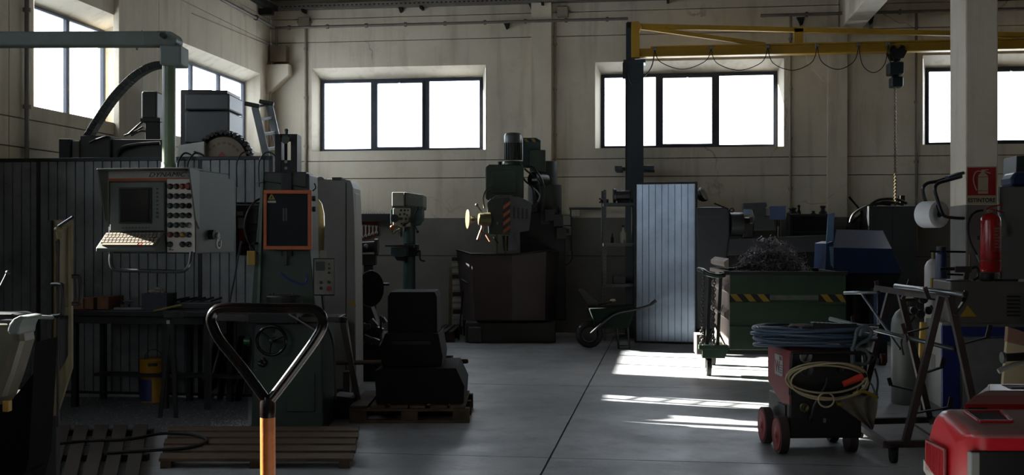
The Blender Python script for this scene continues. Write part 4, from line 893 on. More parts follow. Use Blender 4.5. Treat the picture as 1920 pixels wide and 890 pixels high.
# guard: left face turns back, front faces
mg = MB()
def sheet(mb, pts, th=.01):
    v = [Vector(p) for p in pts]; nn = (v[1] - v[0]).cross(v[2] - v[0]).normalized() * th; n = len(v)
    mb.add(v + [p + nn for p in v], [tuple(range(n)), tuple(reversed(range(n, 2 * n)))] + [(i, (i + 1) % n, (i + 1) % n + n, i + n) for i in range(n)])
sheet(mg, [A(856, 468, .25), A(884, 477, -.55), A(890, 600, -.55), A(868, 600, .25)]); gq = mg.build('guard_left', brown_iron, t.o, bevel=.002)
mg = MB(); sheet(mg, [A(884, 477, -.56), A(960, 478, -.6), A(960, 600, -.6), A(890, 600, -.56)]); mg.build('guard_front', brown_iron, t.o, bevel=.002)
mg = MB(); sheet(mg, [A(960, 478, -.6), A(1024, 470, -.45), A(1022, 600, -.45), A(960, 600, -.6)]); mg.build('guard_front', brown_iron, t.o, bevel=.002)
mg = MB(); sheet(mg, [A(1024, 470, -.45), A(1056, 474, .3), A(1050, 600, .3), A(1022, 600, -.45)]); mg.build('guard_right', brown_iron, t.o, bevel=.002)
MB().tube([A(856, 468, .25), A(884, 476, -.57), A(960, 477, -.61), A(1024, 470, -.46), A(1056, 474, .3)], .014, 8).build('guard_rim', steel_dk, t.o)
MB().tube(smooth([A(866, 524, -.02), A(872, 528, -.16), A(880, 532, -.3), A(888, 534, -.5)], 4), .018, 8).build('guard_handle', steel_dk, t.o)
MB().cyl(A(868, 545, .02), (A(860, 0, .02).x, .02, 0.0), .012, n=8).build('prop_rod', steel_dk, t.o)
mg = MB(); mg.box(A(872, 0).x + .02, A(1040, 0).x, -.45, .75, .0, .30); mg.build('base_plate', green_d, t.o, bevel=.02)
mg = MB(); mg.box(A(880, 0).x, A(892, 0).x + .1, -.52, -.4, 0, .24); mg.build('base_foot', grey_d, t.o, bevel=.02)
mg = MB(); mg.box(A(895, 0).x, A(1000, 0).x, -.35, .3, .30, .75); mg.build('box_table', steel_dk, t.o, bevel=.01)
# column and arm
MB().cyl((A(1022, 0, .2).x, .35, .30), (A(1022, 0, .2).x, .35, t.z(300)), .19, n=32).build('column', green_d, t.o)
MB().cyl((A(1022, 0, .2).x, .35, t.z(420)), (A(1022, 0, .2).x, .35, t.z(345)), .26, n=32).build('arm_clamp', green_d, t.o, bevel=.01)
mg = MB(); t.pprism(mg, [(925, 396), (1015, 380), (1040, 352), (1040, 440), (1000, 440), (925, 420)], .12, .4); mg.build('radial_arm', green_d, t.o, bevel=.02)
t.pprism(MB(), [(910, 372), (910, 312), (916, 308), (978, 308), (982, 314), (982, 372), (940, 372), (928, 378)], -.25, .2).build('gear_housing', green_m, t.o, bevel=.02)
t.pbox(MB(), 922, 318, 968, 362, -.262, -.24).build('housing_cover', green_m, t.o, bevel=.008)
MB().cyl(A(937, 310, -.1), A(937, 303, -.1), .03, n=12).build('filler_cap', steel_dk, t.o)
# motor
mg = MB(); q = A(962, 309, -.05); z0 = q.z; zz = lambda py: t.z(py) - z0
mg.lathe([(.155, 0), (.155, .05), (.125, .055)], q, n=32); mg.build('motor_flange', green_m, t.o)
mg = MB(); mg.cyl(q + Vector((0, 0, zz(300))), q + Vector((0, 0, zz(268))), .118, n=28)
for i in range(20):
    a = i / 20 * 6.283; p_ = q + Vector((math.cos(a) * .125, math.sin(a) * .125, 0)); mg.beam(p_ + Vector((0, 0, zz(300))), p_ + Vector((0, 0, zz(268))), .008, .022, up=(math.cos(a), math.sin(a), 0))
mg.build('motor_body', green_d, t.o)
MB().lathe([(.13, zz(269)), (.134, zz(266)), (.134, zz(255)), (.12, zz(251)), (.06, zz(249.5)), (0, zz(249.3))], q, n=32).build('fan_cowl', mat('grey_cowl', (98, 104, 104), .4, .2, bump=.02), t.o)
bx_ = MB(); t.pprism(bx_, [(980, 258), (1005, 258), (1014, 263), (1014, 312), (980, 312)], .1, .5); bx_.build('terminal_box', teal_p, t.o, bevel=.01)
t.pprism(MB(), [(994, 280), (1023, 281), (1023, 322), (994, 320)], .02, .45).build('switch_cabinet', green_m, t.o, bevel=.01)
for i in range(4):
    px = 982 + i * 7; mm_ = hz_yel if i % 2 == 0 else hz_black; v = [A(px, 260, .095), A(px + 5, 260, .095), A(px + 9, 266, .095), A(px + 4, 266, .095)]; MB().add(v, [(0, 1, 2, 3)]).build('hazard_mark', mm_, t.o, solid=.003)
MB().cyl(A(998, 335, -.05), A(1022, 338, .15), .10, n=20).build('elevating_motor', green_d, t.o, bevel=.006)
t.pbox(MB(), 997, 335, 1007, 339, -.17, -.15).build('type_plate', grey_l, t.o)
for pts in ([(983, 316), (990, 322), (1000, 330), (1010, 345), (1012, 372)], [(975, 320), (984, 338), (998, 352), (1005, 378)], [(990, 312), (1004, 318), (1020, 350), (1016, 395)], [(1006, 345), (1012, 358), (1010, 376), (1000, 386)]):
    MB().tube(smooth([A(px, py, -.1) for px, py in pts], 5), .014, 8).build('hose', black_p, t.o)
MB().tube(smooth([A(1000, 352, -.2), A(1008, 360, -.2), A(1012, 368, -.2), A(1008, 378, -.2)], 4), .010, 8).build('bright_hose', grey_l, t.o)
# drill head
t.pprism(MB(), [(913, 380), (920, 372), (956, 370), (956, 440), (916, 438)], -.72, -.2).build('drill_head', green_d, t.o, bevel=.012)
vg = [(956, 368), (972, 368), (998, 380), (992, 432), (956, 438)]
t.pprism(MB(), vg, -.70, -.25).build('head_side_cover', mat('grey_head_cover', (96, 98, 100), .45, .2, bump=.02), t.o, bevel=.008)
for i in range(4): t.pbox(MB(), 962 + i * 8, 388 + i, 965.5 + i * 8, 410, -.712, -.69).build('cooling_slot', black_p, t.o)
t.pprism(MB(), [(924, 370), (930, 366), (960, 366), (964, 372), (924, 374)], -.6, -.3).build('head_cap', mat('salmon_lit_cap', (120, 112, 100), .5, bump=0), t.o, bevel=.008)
hp_ = MB(); t.pbox(hp_, 943, 372, 957, 436, -.728, -.71); hp_.build('hazard_plate', hz_black, t.o)
for i in range(4):
    y_ = 384 + i * 15; v = [A(943.5, y_ + 2, -.731), A(956.5, y_ - 8, -.731), A(956.5, y_ - 1, -.731), A(943.5, y_ + 9, -.731)]; MB().add(v, [(0, 1, 2, 3)]).build('hazard_stripe', hz_or, t.o, solid=.003)
# handwheel, levers
hw = MB(); c = A(898, 411, -.8); axx = Vector((-.97, -.25, 0))
hw.cyl(c, c - axx * .16, .085, .1, 24); hw.build('feed_hub', brass, t.o, bevel=.006)
hw = MB(); c2 = c + axx * .12; hw.lathe([(.04, -.06), (.06, .0), (.125, .03), (.14, .035), (.14, .05), (.12, .05)], c2, ax=axx, n=28); hw.build('handwheel', brass, t.o)
mm = MB(); mm.cyl(A(903, 398, -.8), A(894, 384, -.85), .012, n=8); mm.ball(A(894, 384, -.85), .025); mm.build('lever', brass, t.o)
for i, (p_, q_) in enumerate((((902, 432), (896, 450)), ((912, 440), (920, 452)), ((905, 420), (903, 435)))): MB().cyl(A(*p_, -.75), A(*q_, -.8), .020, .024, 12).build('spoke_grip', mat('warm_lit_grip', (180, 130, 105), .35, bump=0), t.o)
MB().tube(smooth([A(908, 390, -.55), A(906, 372, -.5), A(911, 357, -.45), A(922, 352, -.4)], 5), .014, 8).build('coolant_pipe', brass, t.o)
MB().tube(smooth([A(926, 444, -.7), A(930, 450, -.72), A(934, 456, -.72)], 3), .014, 8).build('lever', worn_steel, t.o)
MB().cyl(A(932, 478, -.5), A(932, 416, -.72), .018, n=10).build('guide_rod', brass, t.o)
MB().cyl(A(948, 478, -.5), A(948, 440, -.6), .014, n=10).build('spindle_rod', brass, t.o)
mm = MB(); mm.cyl(A(948, 442, -.5), A(948, 470, -.5), .05, .035, 18); mm.build('spindle', worn_steel, t.o)
mg = MB(); t.pprism(mg, [(953, 440), (968, 438), (971, 458), (968, 470), (953, 468)], -.62, -.6); mg.build('chip_shield', mat('smoky_shield', (92, 96, 102), .25, bump=0), t.o)
mg = MB(); t.pprism(mg, [(975, 402), (1040, 390), (1060, 430), (1062, 600), (980, 600), (975, 470)], .1, .45); mg.build('pedestal', steel_dk, t.o, bevel=.02)
mg = MB()
for px, py, w_ in ((1030, 402, .2), (1046, 412, .16), (1052, 436, .18)): t.pbox(mg, px - 8, py - 10, px + 10, py + 12, -.1, .1)
mg.build('control_gear', black_p, t.o, bevel=.006)
for pts in ([(1034, 372), (1044, 382), (1050, 395), (1046, 402)],): MB().tube(smooth([A(px, py, .2) for px, py in pts], 5), .016, 8).build('hose', grey_d, t.o)
# low pallet and wood stack left of the drill
slatboard('pallet', 'low pallet on the floor left of the brown sheet guard', 'pallet', 790, 852, 626, 642, 5, wood_d, hh=.16, along='y', skew=26)
t = Thing('ladder_stack', 'stack of wooden trays leaning at the wall left of the brown sheet guard', 'rack', 855, 17.7); A = t.p
MB().beam((A(843, 0).x, .1, 0), A(845, 500, .1), .05, .04).build('post', mat('raw_pine_post', (150, 132, 92), .7, bump=.1), t.o)
MB().beam((A(871, 0).x, .1, 0), A(868, 478, .1), .05, .04).build('post', wood_d, t.o)
for i in range(11): t.pbox(MB(), 847 + i * .2, 482 + i * 11, 868, 489 + i * 11, .05, .3).build('tray', ivory_p if i % 3 else wood_d, t.o, bevel=.008)
# ---- pallet truck handle close to the camera
t = Thing('pallet_truck_handle', 'orange pallet truck shaft with a black triangular loop handle, close in front', 'handle', 502, 3.3, rz=YAW); A = t.p
hm = mat('worn_black_handle', (30, 28, 28), .22, .5, var=.4, scale=14, bump=.05, dirt=(92, 56, 44), dirt_amt=.35)
lp = [A(500, 752), A(488, 735), A(450, 684), A(414, 640), A(399, 612, 0), A(396, 596), A(404, 582), A(422, 577), A(460, 577), A(520, 578), A(570, 578), A(590, 581), A(603, 592), A(604, 612), A(590, 638), A(560, 680), A(524, 728), A(504, 753)]
MB().tube(smooth(lp, 6), 9.8 * t.k, 16).build('loop_handle', hm, t.o)
MB().lathe([(13 * t.k, 0), (14.5 * t.k, .02), (14.5 * t.k, .05), (12 * t.k, .07)], A(502, 788), n=24).build('socket', hm, t.o)
sb = A(502, 782); of_ = mat('chipped_orange_shaft', (240, 130, 40), .4, 0, var=.2, scale=10, bump=.08, dirt=(110, 56, 30), dirt_amt=.7)
bt_ = A(504, 1276); MB().tube([sb, bt_], 14 * t.k, 24).build('shaft', of_, t.o)
# rest of the truck, mostly below the frame
tk = MB(); tk.box(bt_.x - .09, bt_.x + .09, -.08, .10, .08, .34); tk.build('pump_unit', of_, t.o, bevel=.01)
for s_ in (-1, 1):
    tk = MB(); tk.cyl((bt_.x + s_ * .045, .0, .09), (bt_.x + s_ * .09, .0, .09), .09, n=20); tk.build('steer_wheel', blk_rub, t.o)
# ---- sheet metal door leaf leaning upright
t = Thing('sheet_metal_panel', 'tall shiny corrugated sheet metal door leaf in a dark frame standing alone', 'panel', 1190, 16.6, rz=math.radians(-7)); A = t.p
a, b_ = t.loc_(P(1190, 343, 16.6)), t.loc_(on_z(1303, 649)); wd = b_.x; htt = t.z(342)
shin = mat('shiny_zinc_sheet', (222, 240, 262), .27, .9, var=.25, scale=2, bump=.06, dirt=(110, 120, 130), dirt_amt=.3)
corrug(MB(), .03, wd - .03, .03, htt - .03, 0, pitch=(wd - .06) / 9, dep=.022).build('sheet', shin, t.o, solid=.002)
for x_ in (0, wd - .03): MB().box(x_, x_ + .03, -.02, .03, 0, htt).build('stile', steel_dk, t.o, bevel=.002)
for z_ in (0, htt - .03): MB().box(.0, wd, -.018, .028, z_, z_ + .03).build('rail', steel_dk, t.o, bevel=.002)
for x_ in (.15, wd - .15): MB().beam((x_, .03, 1.3), (x_, .5, .0), .03, .03).build('prop', steel_dk, t.o)
# ---- shelf rack with grinder on top
t = Thing('slotted_angle_rack', 'grey slotted angle shelf rack left of the shiny panel', 'shelf', 1162, 16.95); A = t.p
xa, xb = A(1134, 0).x, A(1192, 0).x; zt3 = t.z(356)
for x_ in (xa, xb):
    for yy in (0, .38):
        MB().box(x_ - .022, x_ + .022, yy - .003, yy + .003, 0, zt3).build('upright', mat('dark_slotted_angle', (112, 116, 120), .45, .5, var=.15, bump=.02), t.o)
mm = MB()
for i in range(40): mm.box(xa - .006, xa + .006, -.006, -.003, .1 + i * .055, .125 + i * .055)
mm.build('slot_holes', black_p, t.o)
for py in (380, 456, 532, 600):
    z_ = t.z(py); MB().box(xa, xb, -.005, .39, z_ - .045, z_).build('shelf_board', MATS['dark_slotted_angle'], t.o)
ztop_s = t.z(380)
def on_shelf(name, label, cat, px, zpy, fn, gp=None):
    v = P(px, CY, 17.1); th = Thing(name, label, cat, 0, 1, rz=YAW, loc=(v.x, v.y, P(0, zpy, 16.95).z), group=gp); fn(th); return th
def gri(th):
    MB().cyl((-.10, 0, .11), (.10, 0, .11), .08, n=20).build('motor', grey_d, th.o, bevel=.005)
    for x_ in (-.13, .13): MB().cyl((x_ - .02, 0, .11), (x_ + .02, 0, .11), .11, n=22).build('wheel_guard', grey_d, th.o, bevel=.005)
    MB().box(-.08, .08, -.07, .07, 0, .05).build('foot', steel_dk, th.o, bevel=.006)
on_shelf('small_grinder', 'small bench grinder on top of the slotted angle rack', 'grinder', 1168, 379.5, gri)
def lampf(th):
    MB().cyl((.0, 0, .03), (.12, 0, .03), .03, n=14).build('body', steel_dk, th.o)
    for z_ in (.0, .05): MB().ball((-.01, -.01, z_ + .01), .016).build('red_lens', mat('red_indicator_lens', (200, 60, 60), .2, bump=0), th.o)
on_shelf('red_lamp', 'small fitting with two red lenses at the left of the rack top', 'lamp', 1126, 379.5, lampf)
def bottlef(s_):
    def fn(th): MB().lathe([(.03 * s_, 0), (.03 * s_, .1 * s_), (.012 * s_, .13 * s_), (.012 * s_, .16 * s_)], n=14).build('shell', ivory_p if s_ > 1 else steel_dk, th.o); MB().cyl((0, 0, .16 * s_), (0, 0, .18 * s_), .014 * s_, n=10).build('cap', black_p, th.o)
    return fn
on_shelf('oil_bottle', 'tall bottle on the second shelf of the slotted angle rack', 'bottle', 1168, 455.5, bottlef(1.5))
on_shelf('oil_bottle', 'small dark bottle left of the tall bottle on the rack shelf', 'bottle', 1148, 455.5, bottlef(.8))
def boxf(th): MB().box(-.09, .09, -.1, .1, 0, .10).build('carton', grey_d, th.o, bevel=.004); MB().box(-.09, .09, -.1, .1, .10, .112).build('lid', grey_d, th.o)
on_shelf('parts_carton', 'small grey carton on the third shelf of the slotted angle rack', 'box', 1160, 531.5, boxf)
# ---- electrical box and pipe bracket on the back wall
def wallthing(name, label, cat, px, py): return Thing(name, label, cat, 0, 1, rz=0, loc=onw(px, py, 0))
def wbox(th, x0, y0, x1, y1, d0, d1, nm, m_, bev=.004):
    q, r = onw(x0, y0, 0), onw(x1, y1, 0); l = th.l; return MB().box(q.x - l.x, r.x - l.x, -d1, -d0, r.z - l.z, q.z - l.z).build(nm, m_, th.o, bevel=bev)
t = wallthing('switch_box', 'grey switch box with sockets on the wall right of the radial drill', 'switch box', 1057, 425)
wbox(t, 1043, 406, 1071, 422, 0, .12, 'upper_box', grey_l); wbox(t, 1045, 424, 1072, 441, 0, .10, 'socket_plate', grey_l)
for px in (1052, 1064): wbox(t, px - 4, 428, px + 4, 437, .10, .13, 'socket', black_p)
MB().tube(smooth([Vector((.1, -.08, -.12)), Vector((.14, -.1, -.5)), Vector((.0, -.1, -.62)), Vector((-.1, -.08, -.5))], 6), .010, 8).build('cable', black_p, t.o)
t = wallthing('wall_piping', 'pale square pipe frame on the wall above the wheelbarrow', 'pipe', 1090, 395)
wbox(t, 1068, 389, 1134, 393, .02, .08, 'cross_pipe', grey_d); wbox(t, 1072, 389, 1088, 406, .02, .07, 'bracket', ivory_p); wbox(t, 1069, 393, 1073, 470, .02, .05, 'down_pipe', grey_d)
# ---- wheelbarrow
t = Thing('wheelbarrow', 'dark wheelbarrow with its handles pointing right in front of the rack', 'wheelbarrow', 1150, 15.8, rz=YAW); A = t.p
bar = MB(); q = [A(1102, 576), A(1190, 572), A(1176, 612), A(1116, 614)]
bar.prism([(v.x, v.z) for v in q], -.25, .3); bar.build('tray', mat('matte_green_tray', (30, 42, 36), .9, 0, var=.2, spec=.1), t.o, bevel=.02)  # tray in dark green, very rough, low specular
for y_ in (-.27, .3): MB().tube(smooth([A(1108, 625, y_), A(1150, 590, y_), A(1190, 580, y_), A(1218, 572, y_), A(1229, 564, y_)], 4), .018, 10).build('handle_rail', steel_dk, t.o)
for y_ in (-.27, .3): MB().cyl(A(1221, 570, y_), A(1230, 563, y_), .024, n=12).build('grip', blk_rub, t.o)
c = A(1105, 620, .02); c.z = .19; mm = MB(); mm.torus(c, (0, 1, 0), .15, .04, 28, 8); wh = mm.build('wheel', blk_rub, t.o); MB().cyl(c + Vector((0, -.04, 0)), c + Vector((0, .04, 0)), .1, n=20).build('wheel_disc', steel_dk, wh)
for y_ in (-.2, .22): MB().tube([A(1176, 600, y_), Vector((A(1180, 0, y_).x, y_, .012)), Vector((A(1160, 0, y_).x, y_, .012)), A(1156, 606, y_)], .014, 8).build('leg', steel_dk, t.o)
sh = Thing('shovel', 'shovel blade and pale handle end lying in the wheelbarrow', 'shovel', 1120, 15.8, z=0)
sq = MB(); sq.prism([(v.x, v.z) for v in (sh.p(1082, 542), sh.p(1090, 540), sh.p(1118, 562), sh.p(1124, 584), sh.p(1104, 576))], -.08, -.06); sq.build('blade', steel_dk, sh.o, bevel=.004)
MB().cyl(sh.p(1110, 574, .0), sh.p(1148, 564, .02), .018, n=12).build('shaft', wood, sh.o); MB().ball(sh.p(1149, 563, .02), .03, (1.4, 1, .8)).build('knob', ivory_p, sh.o)
# ---- wall floodlight right of the panel
t = Thing('work_lamp', 'black round work lamp peeking out behind the top right of the shiny panel', 'lamp', 1312, 17.3, z=0); A = t.p
MB().lathe([(.0, -.03), (.06, -.02), (.10, .02), (.115, .07), (.115, .085), (.08, .075), (.0, .07)], A(1311, 368), ax=(.75, -.45, .4), n=24).build('shade', black_p, t.o)
MB().tube(smooth([A(1308, 372), A(1303, 378), A(1300, 400), A(1300, 450)], 4), .014, 8).build('arm', steel_dk, t.o)
MB().cyl(A(1300, 450), (A(1300, 0).x, 0, 0), .02, n=10).build('post', steel_dk, t.o)
# ---- swarf chips on the floor under the workbench
chips = MB(); cm = mat('bright_metal_chips', (330, 335, 345), .3, .9, var=.4, scale=40, bump=0)
for i in range(5200):
    u = random.random(); v_ = random.random() ** 1.2; px, py = 95 + u * 370, 742 + v_ * 72
    if random.random() < .35: px, py = 395 + random.random() * 70, 790 + random.random() * 24
    q = on_z(px, py, .0); s_ = .003 + random.random() * .008; a = random.random() * 6.28; h2 = .012 * random.random() + (.012 if py < 800 else .03) * random.random()
    d1_ = Vector((math.cos(a), math.sin(a), random.random() * .6)) * s_; d2_ = Vector((-math.sin(a), math.cos(a), random.random() * .8 - .4)) * s_ * .5; q.z = h2
    chips.add([q - d1_, q + d2_, q + d1_], [(0, 1, 2)])
o = chips.build('metal_chips', cm, kind='stuff', normals=False); tag(o, 'fine glittering metal chips strewn on the floor below the workbench', 'metal chips')
mound = MB(); gN = 26
for j in range(9):
    for i in range(gN):
        px, py = 100 + i * (365 / (gN - 1)), 744 + j * 8.6; q = on_z(px, py, 0); e_ = min(1, 3 * min(i, gN - 1 - i) / gN * 2, 2.2 * min(j, 8 - j) / 4); q.z = .002 + .018 * e_ * random.random(); mound.v.append(tuple(q))
for j in range(8):
    for i in range(gN - 1): mound.f.append((j * gN + i, j * gN + i + 1, (j + 1) * gN + i + 1, (j + 1) * gN + i)); mound.sm.append(True)
o = mound.build('swarf_layer', mat('grey_swarf_dust', (150, 154, 160), .55, .5, var=.5, scale=30, bump=.6), kind='stuff'); tag(o, 'grey layer of swarf and dust on the floor between bench and duckboard', 'swarf')
pts = [on_z(px, py, .085) for px, py in ((60, 838), (150, 826), (240, 822), (300, 812), (350, 812), (382, 820), (384, 828), (350, 838), (300, 842), (200, 848))]
for q in pts: q.z = .082
o = MB().tube(smooth(pts, 6), .011, 8).build('floor_cable', blk_rub); tag(o, 'black cable lying in a loop over the two duckboards', 'cable')
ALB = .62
# ================================================================ RIGHT SIDE
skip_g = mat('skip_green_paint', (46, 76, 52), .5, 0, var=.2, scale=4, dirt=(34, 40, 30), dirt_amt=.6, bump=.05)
skip_lit = mat('skip_sunlit_pale', (176, 160, 150), .6, 0, var=.2, scale=6, dirt=(120, 90, 80), dirt_amt=.5)  # pale colour stands in for sunlight on the skip's left end
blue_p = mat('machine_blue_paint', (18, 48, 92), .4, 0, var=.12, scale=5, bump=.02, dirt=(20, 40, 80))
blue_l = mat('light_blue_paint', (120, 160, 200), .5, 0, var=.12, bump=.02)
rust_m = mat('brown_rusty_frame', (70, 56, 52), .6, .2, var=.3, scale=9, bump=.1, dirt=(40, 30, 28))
def dusty(name, col, dust, rough=.4, amt=.85):
    """paint with dust settled on the surfaces that face up"""
    m = mat(name, col, rough, var=.1, bump=.02); n = m.node_tree.nodes; l = m.node_tree.links; b = n['Principled BSDF']
    src = b.inputs['Base Color'].links[0].from_socket; g = n.new('ShaderNodeNewGeometry'); sp = n.new('ShaderNodeSeparateXYZ'); l.new(g.outputs['True Normal'], sp.inputs[0])
    mr = n.new('ShaderNodeMapRange'); mr.inputs['From Min'].default_value = .25; mr.inputs['From Max'].default_value = .85; mr.inputs['To Max'].default_value = amt; l.new(sp.outputs['Z'], mr.inputs['Value'])
    x = n.new('ShaderNodeMix'); x.data_type = 'RGBA'; l.new(mr.outputs['Result'], x.inputs['Factor']); l.new(src, x.inputs['A']); x.inputs['B'].default_value = (*lin(dust), 1)
    l.new(x.outputs['Result'], b.inputs['Base Color']); return m
# ---- green tipping skip
t = Thing('tipping_skip', 'green tipping skip on casters with black and yellow hazard stripes', 'skip', 1368, 12.5, rz=.07); A = t.p
zt4, zb4 = t.z(510), t.z(655); wd = 1.27
def sb_(mb, x0, x1, y0, y1, z0, z1): return mb.box(x0, x1, y0, y1, z0, z1)
mb = MB(); dp = 1.45
q = [(0, zb4 + .05), (0, zt4), (.03, zt4), (.03, zb4 + .05)]
body = MB(); th_ = .012
body.box(0, wd, 0, th_, zb4, zt4); body.box(0, wd, dp - th_, dp, zb4, zt4); body.box(wd - th_, wd, th_, dp - th_, zb4, zt4); body.box(0, wd, 0.01, dp - .01, zb4 - .004, zb4 + .01)
body.build('body', skip_g, t.o, bevel=.003)
MB().box(-.004, .010, .0, dp, zb4 + .02, zt4 + .01).build('end_wall', skip_lit, t.o, bevel=.003)
for z_ in (.38, .68, .95): MB().add([(-.004, .05, zb4 + z_ - .06), (-.004, dp - .05, zb4 + z_ - .06), (-.004, dp - .05, zb4 + z_ + .06), (-.004, .05, zb4 + z_ + .06), (-.055, .05, zb4 + z_ - .02), (-.055, dp - .05, zb4 + z_ - .02), (-.055, dp - .05, zb4 + z_ + .02), (-.055, .05, zb4 + z_ + .02)],
    [(4, 5, 6, 7), (0, 1, 5, 4), (7, 6, 2, 3), (0, 4, 7, 3), (1, 2, 6, 5)]).build('end_rib', skip_lit, t.o)
MB().box(-.06, wd + .02, -.02, .03, zt4 - .03, zt4 + .012).build('rim', green_d, t.o, bevel=.004)
MB().box(-.06, wd + .02, dp - .03, dp + .02, zt4 - .03, zt4 + .012).build('rim', green_d, t.o, bevel=.004)
MB().box(-.065, -.0, .03, dp - .03, zt4 - .028, zt4 + .014).build('rim', skip_lit, t.o, bevel=.004)
for py in (568, 613): z_ = t.z(py); MB().box(0, wd, -.018, 0, z_ - .014, z_ + .014).build('front_rib', skip_g, t.o, bevel=.004)
zs0, zs1 = t.z(565), t.z(551)
MB().box(0, .44, -.004, 0, zs0, zs1).build('stripe_band', hz_black, t.o); MB().box(wd - .30, wd, -.004, 0, zs0, zs1).build('stripe_band', hz_black, t.o)
MB().box(.44, wd - .30, -.003, 0, zs0 + .02, zs1 - .01).build('lit_band', mat('lit_pale_stripe', (110, 118, 104), .6, var=.3, scale=12, bump=0), t.o)  # pale strip paints light falling across the middle of the stripe band
h4 = zs1 - zs0
for x_ in (0, .15, .30, wd - .28, wd - .12):
    v = [(x_ + .0, -.006, zs1), (x_ + .075, -.006, zs1), (x_ + .145, -.006, zs0), (x_ + .07, -.006, zs0)]; v = [(min(max(a, 0), wd), b, c) for a, b, c in v]
    MB().add(v, [(0, 1, 2, 3)]).build('hazard_stripe', hz_yel, t.o, solid=.002)
MB().box(-.02, wd * .8, .1, .25, zb4 - .06, zb4 - .005).build('chassis_beam', green_d, t.o); MB().box(-.02, wd * .8, 1.1, 1.25, zb4 - .06, zb4 - .005).build('chassis_beam', green_d, t.o)
# towing end: bracket, posts, handle, chain, caster
br = MB(); br.box(-.34, -.02, .0, .30, zb4 - .0, zb4 + .05); br.build('end_bracket', skip_g, t.o, bevel=.004)
br = MB(); br.box(-.36, -.28, .05, .35, zb4 - .06, zb4 + .16); br.build('bracket_plate', skip_lit, t.o, bevel=.003)
br = MB(); br.prism([(-.30, zb4 - .10), (-.05, zb4 - .10), (-.0, zb4 + .02), (-.30, zb4 + .04)], .02, .12); br.build('gusset', skip_g, t.o, bevel=.004)
for x_, y_ in ((-.24, .10), (-.13, .04)): MB().beam((x_, y_, zb4), (x_ + .04, y_, zt4 - .0), .035, .035).build('handle_post', green_d, t.o)
MB().tube(smooth([(-.30, .42, zt4 + .02), (-.28, .10, zt4 + .015), (-.24, -.02, zt4 - .02), (-.14, -.06, zt4 - .04), (-.06, -.02, zt4 - .03)], 5), .026, 12).build('push_handle', mat('teal_tube', (52, 74, 74), .35, .2, bump=.02), t.o)
MB().beam((-.02, .1, zb4), (-.16, .06, zb4 + .28), .02, .02).build('brace', skip_lit, t.o)
chm = mat('chain_steel', (84, 82, 80), .4, .85, var=.2, bump=0)
def chain(x0, y0, z0, x1, z1, n, r=.011, nm='chain'):
    mb = MB()
    for i in range(n):
        u = i / (n - 1); c_ = Vector((x0 + (x1 - x0) * u, y0, z0 + (z1 - z0) * u)); ln = abs(z1 - z0) / n * .72
        ax = (0, 1, 0) if i % 2 else (1, 0, 0); pts = []
        for k_ in range(10):
            a = k_ / 10 * 6.283; e = math.cos(a) * .018; f_ = math.sin(a) * ln
            pts.append(c_ + (Vector((e, 0, f_)) if i % 2 else Vector((0, e, f_))))
        mb.tube(pts, .0055, 5, closed=True)
    return mb.build(nm, chm, t.o)
chain(-.285, .0, zt4, -.31, zb4 + .06, 24); chain(-.17, -.03, zt4 - .02, -.19, zb4 + .06, 24)
MB().tube(smooth([(-.2, -.04, zb4 + .55), (-.12, -.06, zb4 + .42), (-.08, -.05, zb4 + .5)], 5), .008, 8).build('hook', skip_lit, t.o)
for x_, y_ in ((-.22, .12), (.95, .15), (-.05, 1.2), (.95, 1.2)):
    cw = MB(); cw.cyl((x_ - .025, y_, .105), (x_ + .025, y_, .105), .105, n=26); w_o = cw.build('caster_wheel', blk_rub, t.o, bevel=.008)
    MB().cyl((x_ - .03, y_, .105), (x_ + .03, y_, .105), .062, n=20).build('wheel_hub', steel, w_o)
    fk = MB(); fk.prism([(y_ - .02, .09), (y_ + .02, .09), (y_ + .06, .24), (y_ - .05, .24)], x_ - .04, x_ - .032, 'yz'); fk.prism([(y_ - .02, .09), (y_ + .02, .09), (y_ + .06, .24), (y_ - .05, .24)], x_ + .032, x_ + .04, 'yz')
    fk.box(x_ - .05, x_ + .05, y_ - .06, y_ + .07, .235, zb4 - .05 if x_ > -.1 else zb4); fk.build('caster_fork', skip_lit if x_ < -.1 else steel_dk, t.o)
# swarf heap: springy curls
cur = MB(); cl0 = P(1450, CY, 13.0)
for i in range(2600):
    a = random.random() * 6.283; r_ = math.sqrt(random.random()); hx, hy = math.cos(a) * r_ * .42, math.sin(a) * r_ * .55
    topz = (1 - r_ ** 1.9) * .35; z_ = zt4 - .05 + topz * (random.random() ** .4 if random.random() < .75 else 1.12) + .02
    c_ = Vector((cl0.x + hx, cl0.y + .35 + hy, z_)); ax = Vector((random.gauss(0, 1), random.gauss(0, 1), random.gauss(0, .7))).normalized(); u = ax.orthogonal().normalized(); w = ax.cross(u)
    R_ = .008 + random.random() ** 2 * .04; turns = .8 + random.random() * 1.6; pit = .01 + random.random() * .05; wd_ = .002 + random.random() ** 3 * .009; n_ = int(turns * 7); vs = []
    for k_ in range(n_ + 1):
        th = k_ / 7 * 6.283; p_ = c_ + u * (R_ * math.cos(th)) + w * (R_ * math.sin(th)) + ax * (pit * th / 6.283); vs += [p_, p_ + ax * wd_]
    cur.add(vs, [(2 * k_, 2 * k_ + 1, 2 * k_ + 3, 2 * k_ + 2) for k_ in range(n_)])
o = cur.build('swarf_heap', mat('dark_steel_swarf', (150, 142, 146), .4, .8, var=.4, scale=30, bump=0), kind='stuff', normals=False); tag(o, 'heap of tangled dark metal swarf piled in the green skip', 'metal swarf')
cb_ = MB().ball((cl0.x, cl0.y + .35, zt4 - .12), .40, (.98, 1.25, .85), 24, 12).build('swarf_core', mat('packed_swarf', (26, 26, 28), .8, .4, var=.5, scale=40, bump=.8), kind='stuff'); tag(cb_, 'dense dark core of the swarf heap inside the green skip', 'metal swarf')
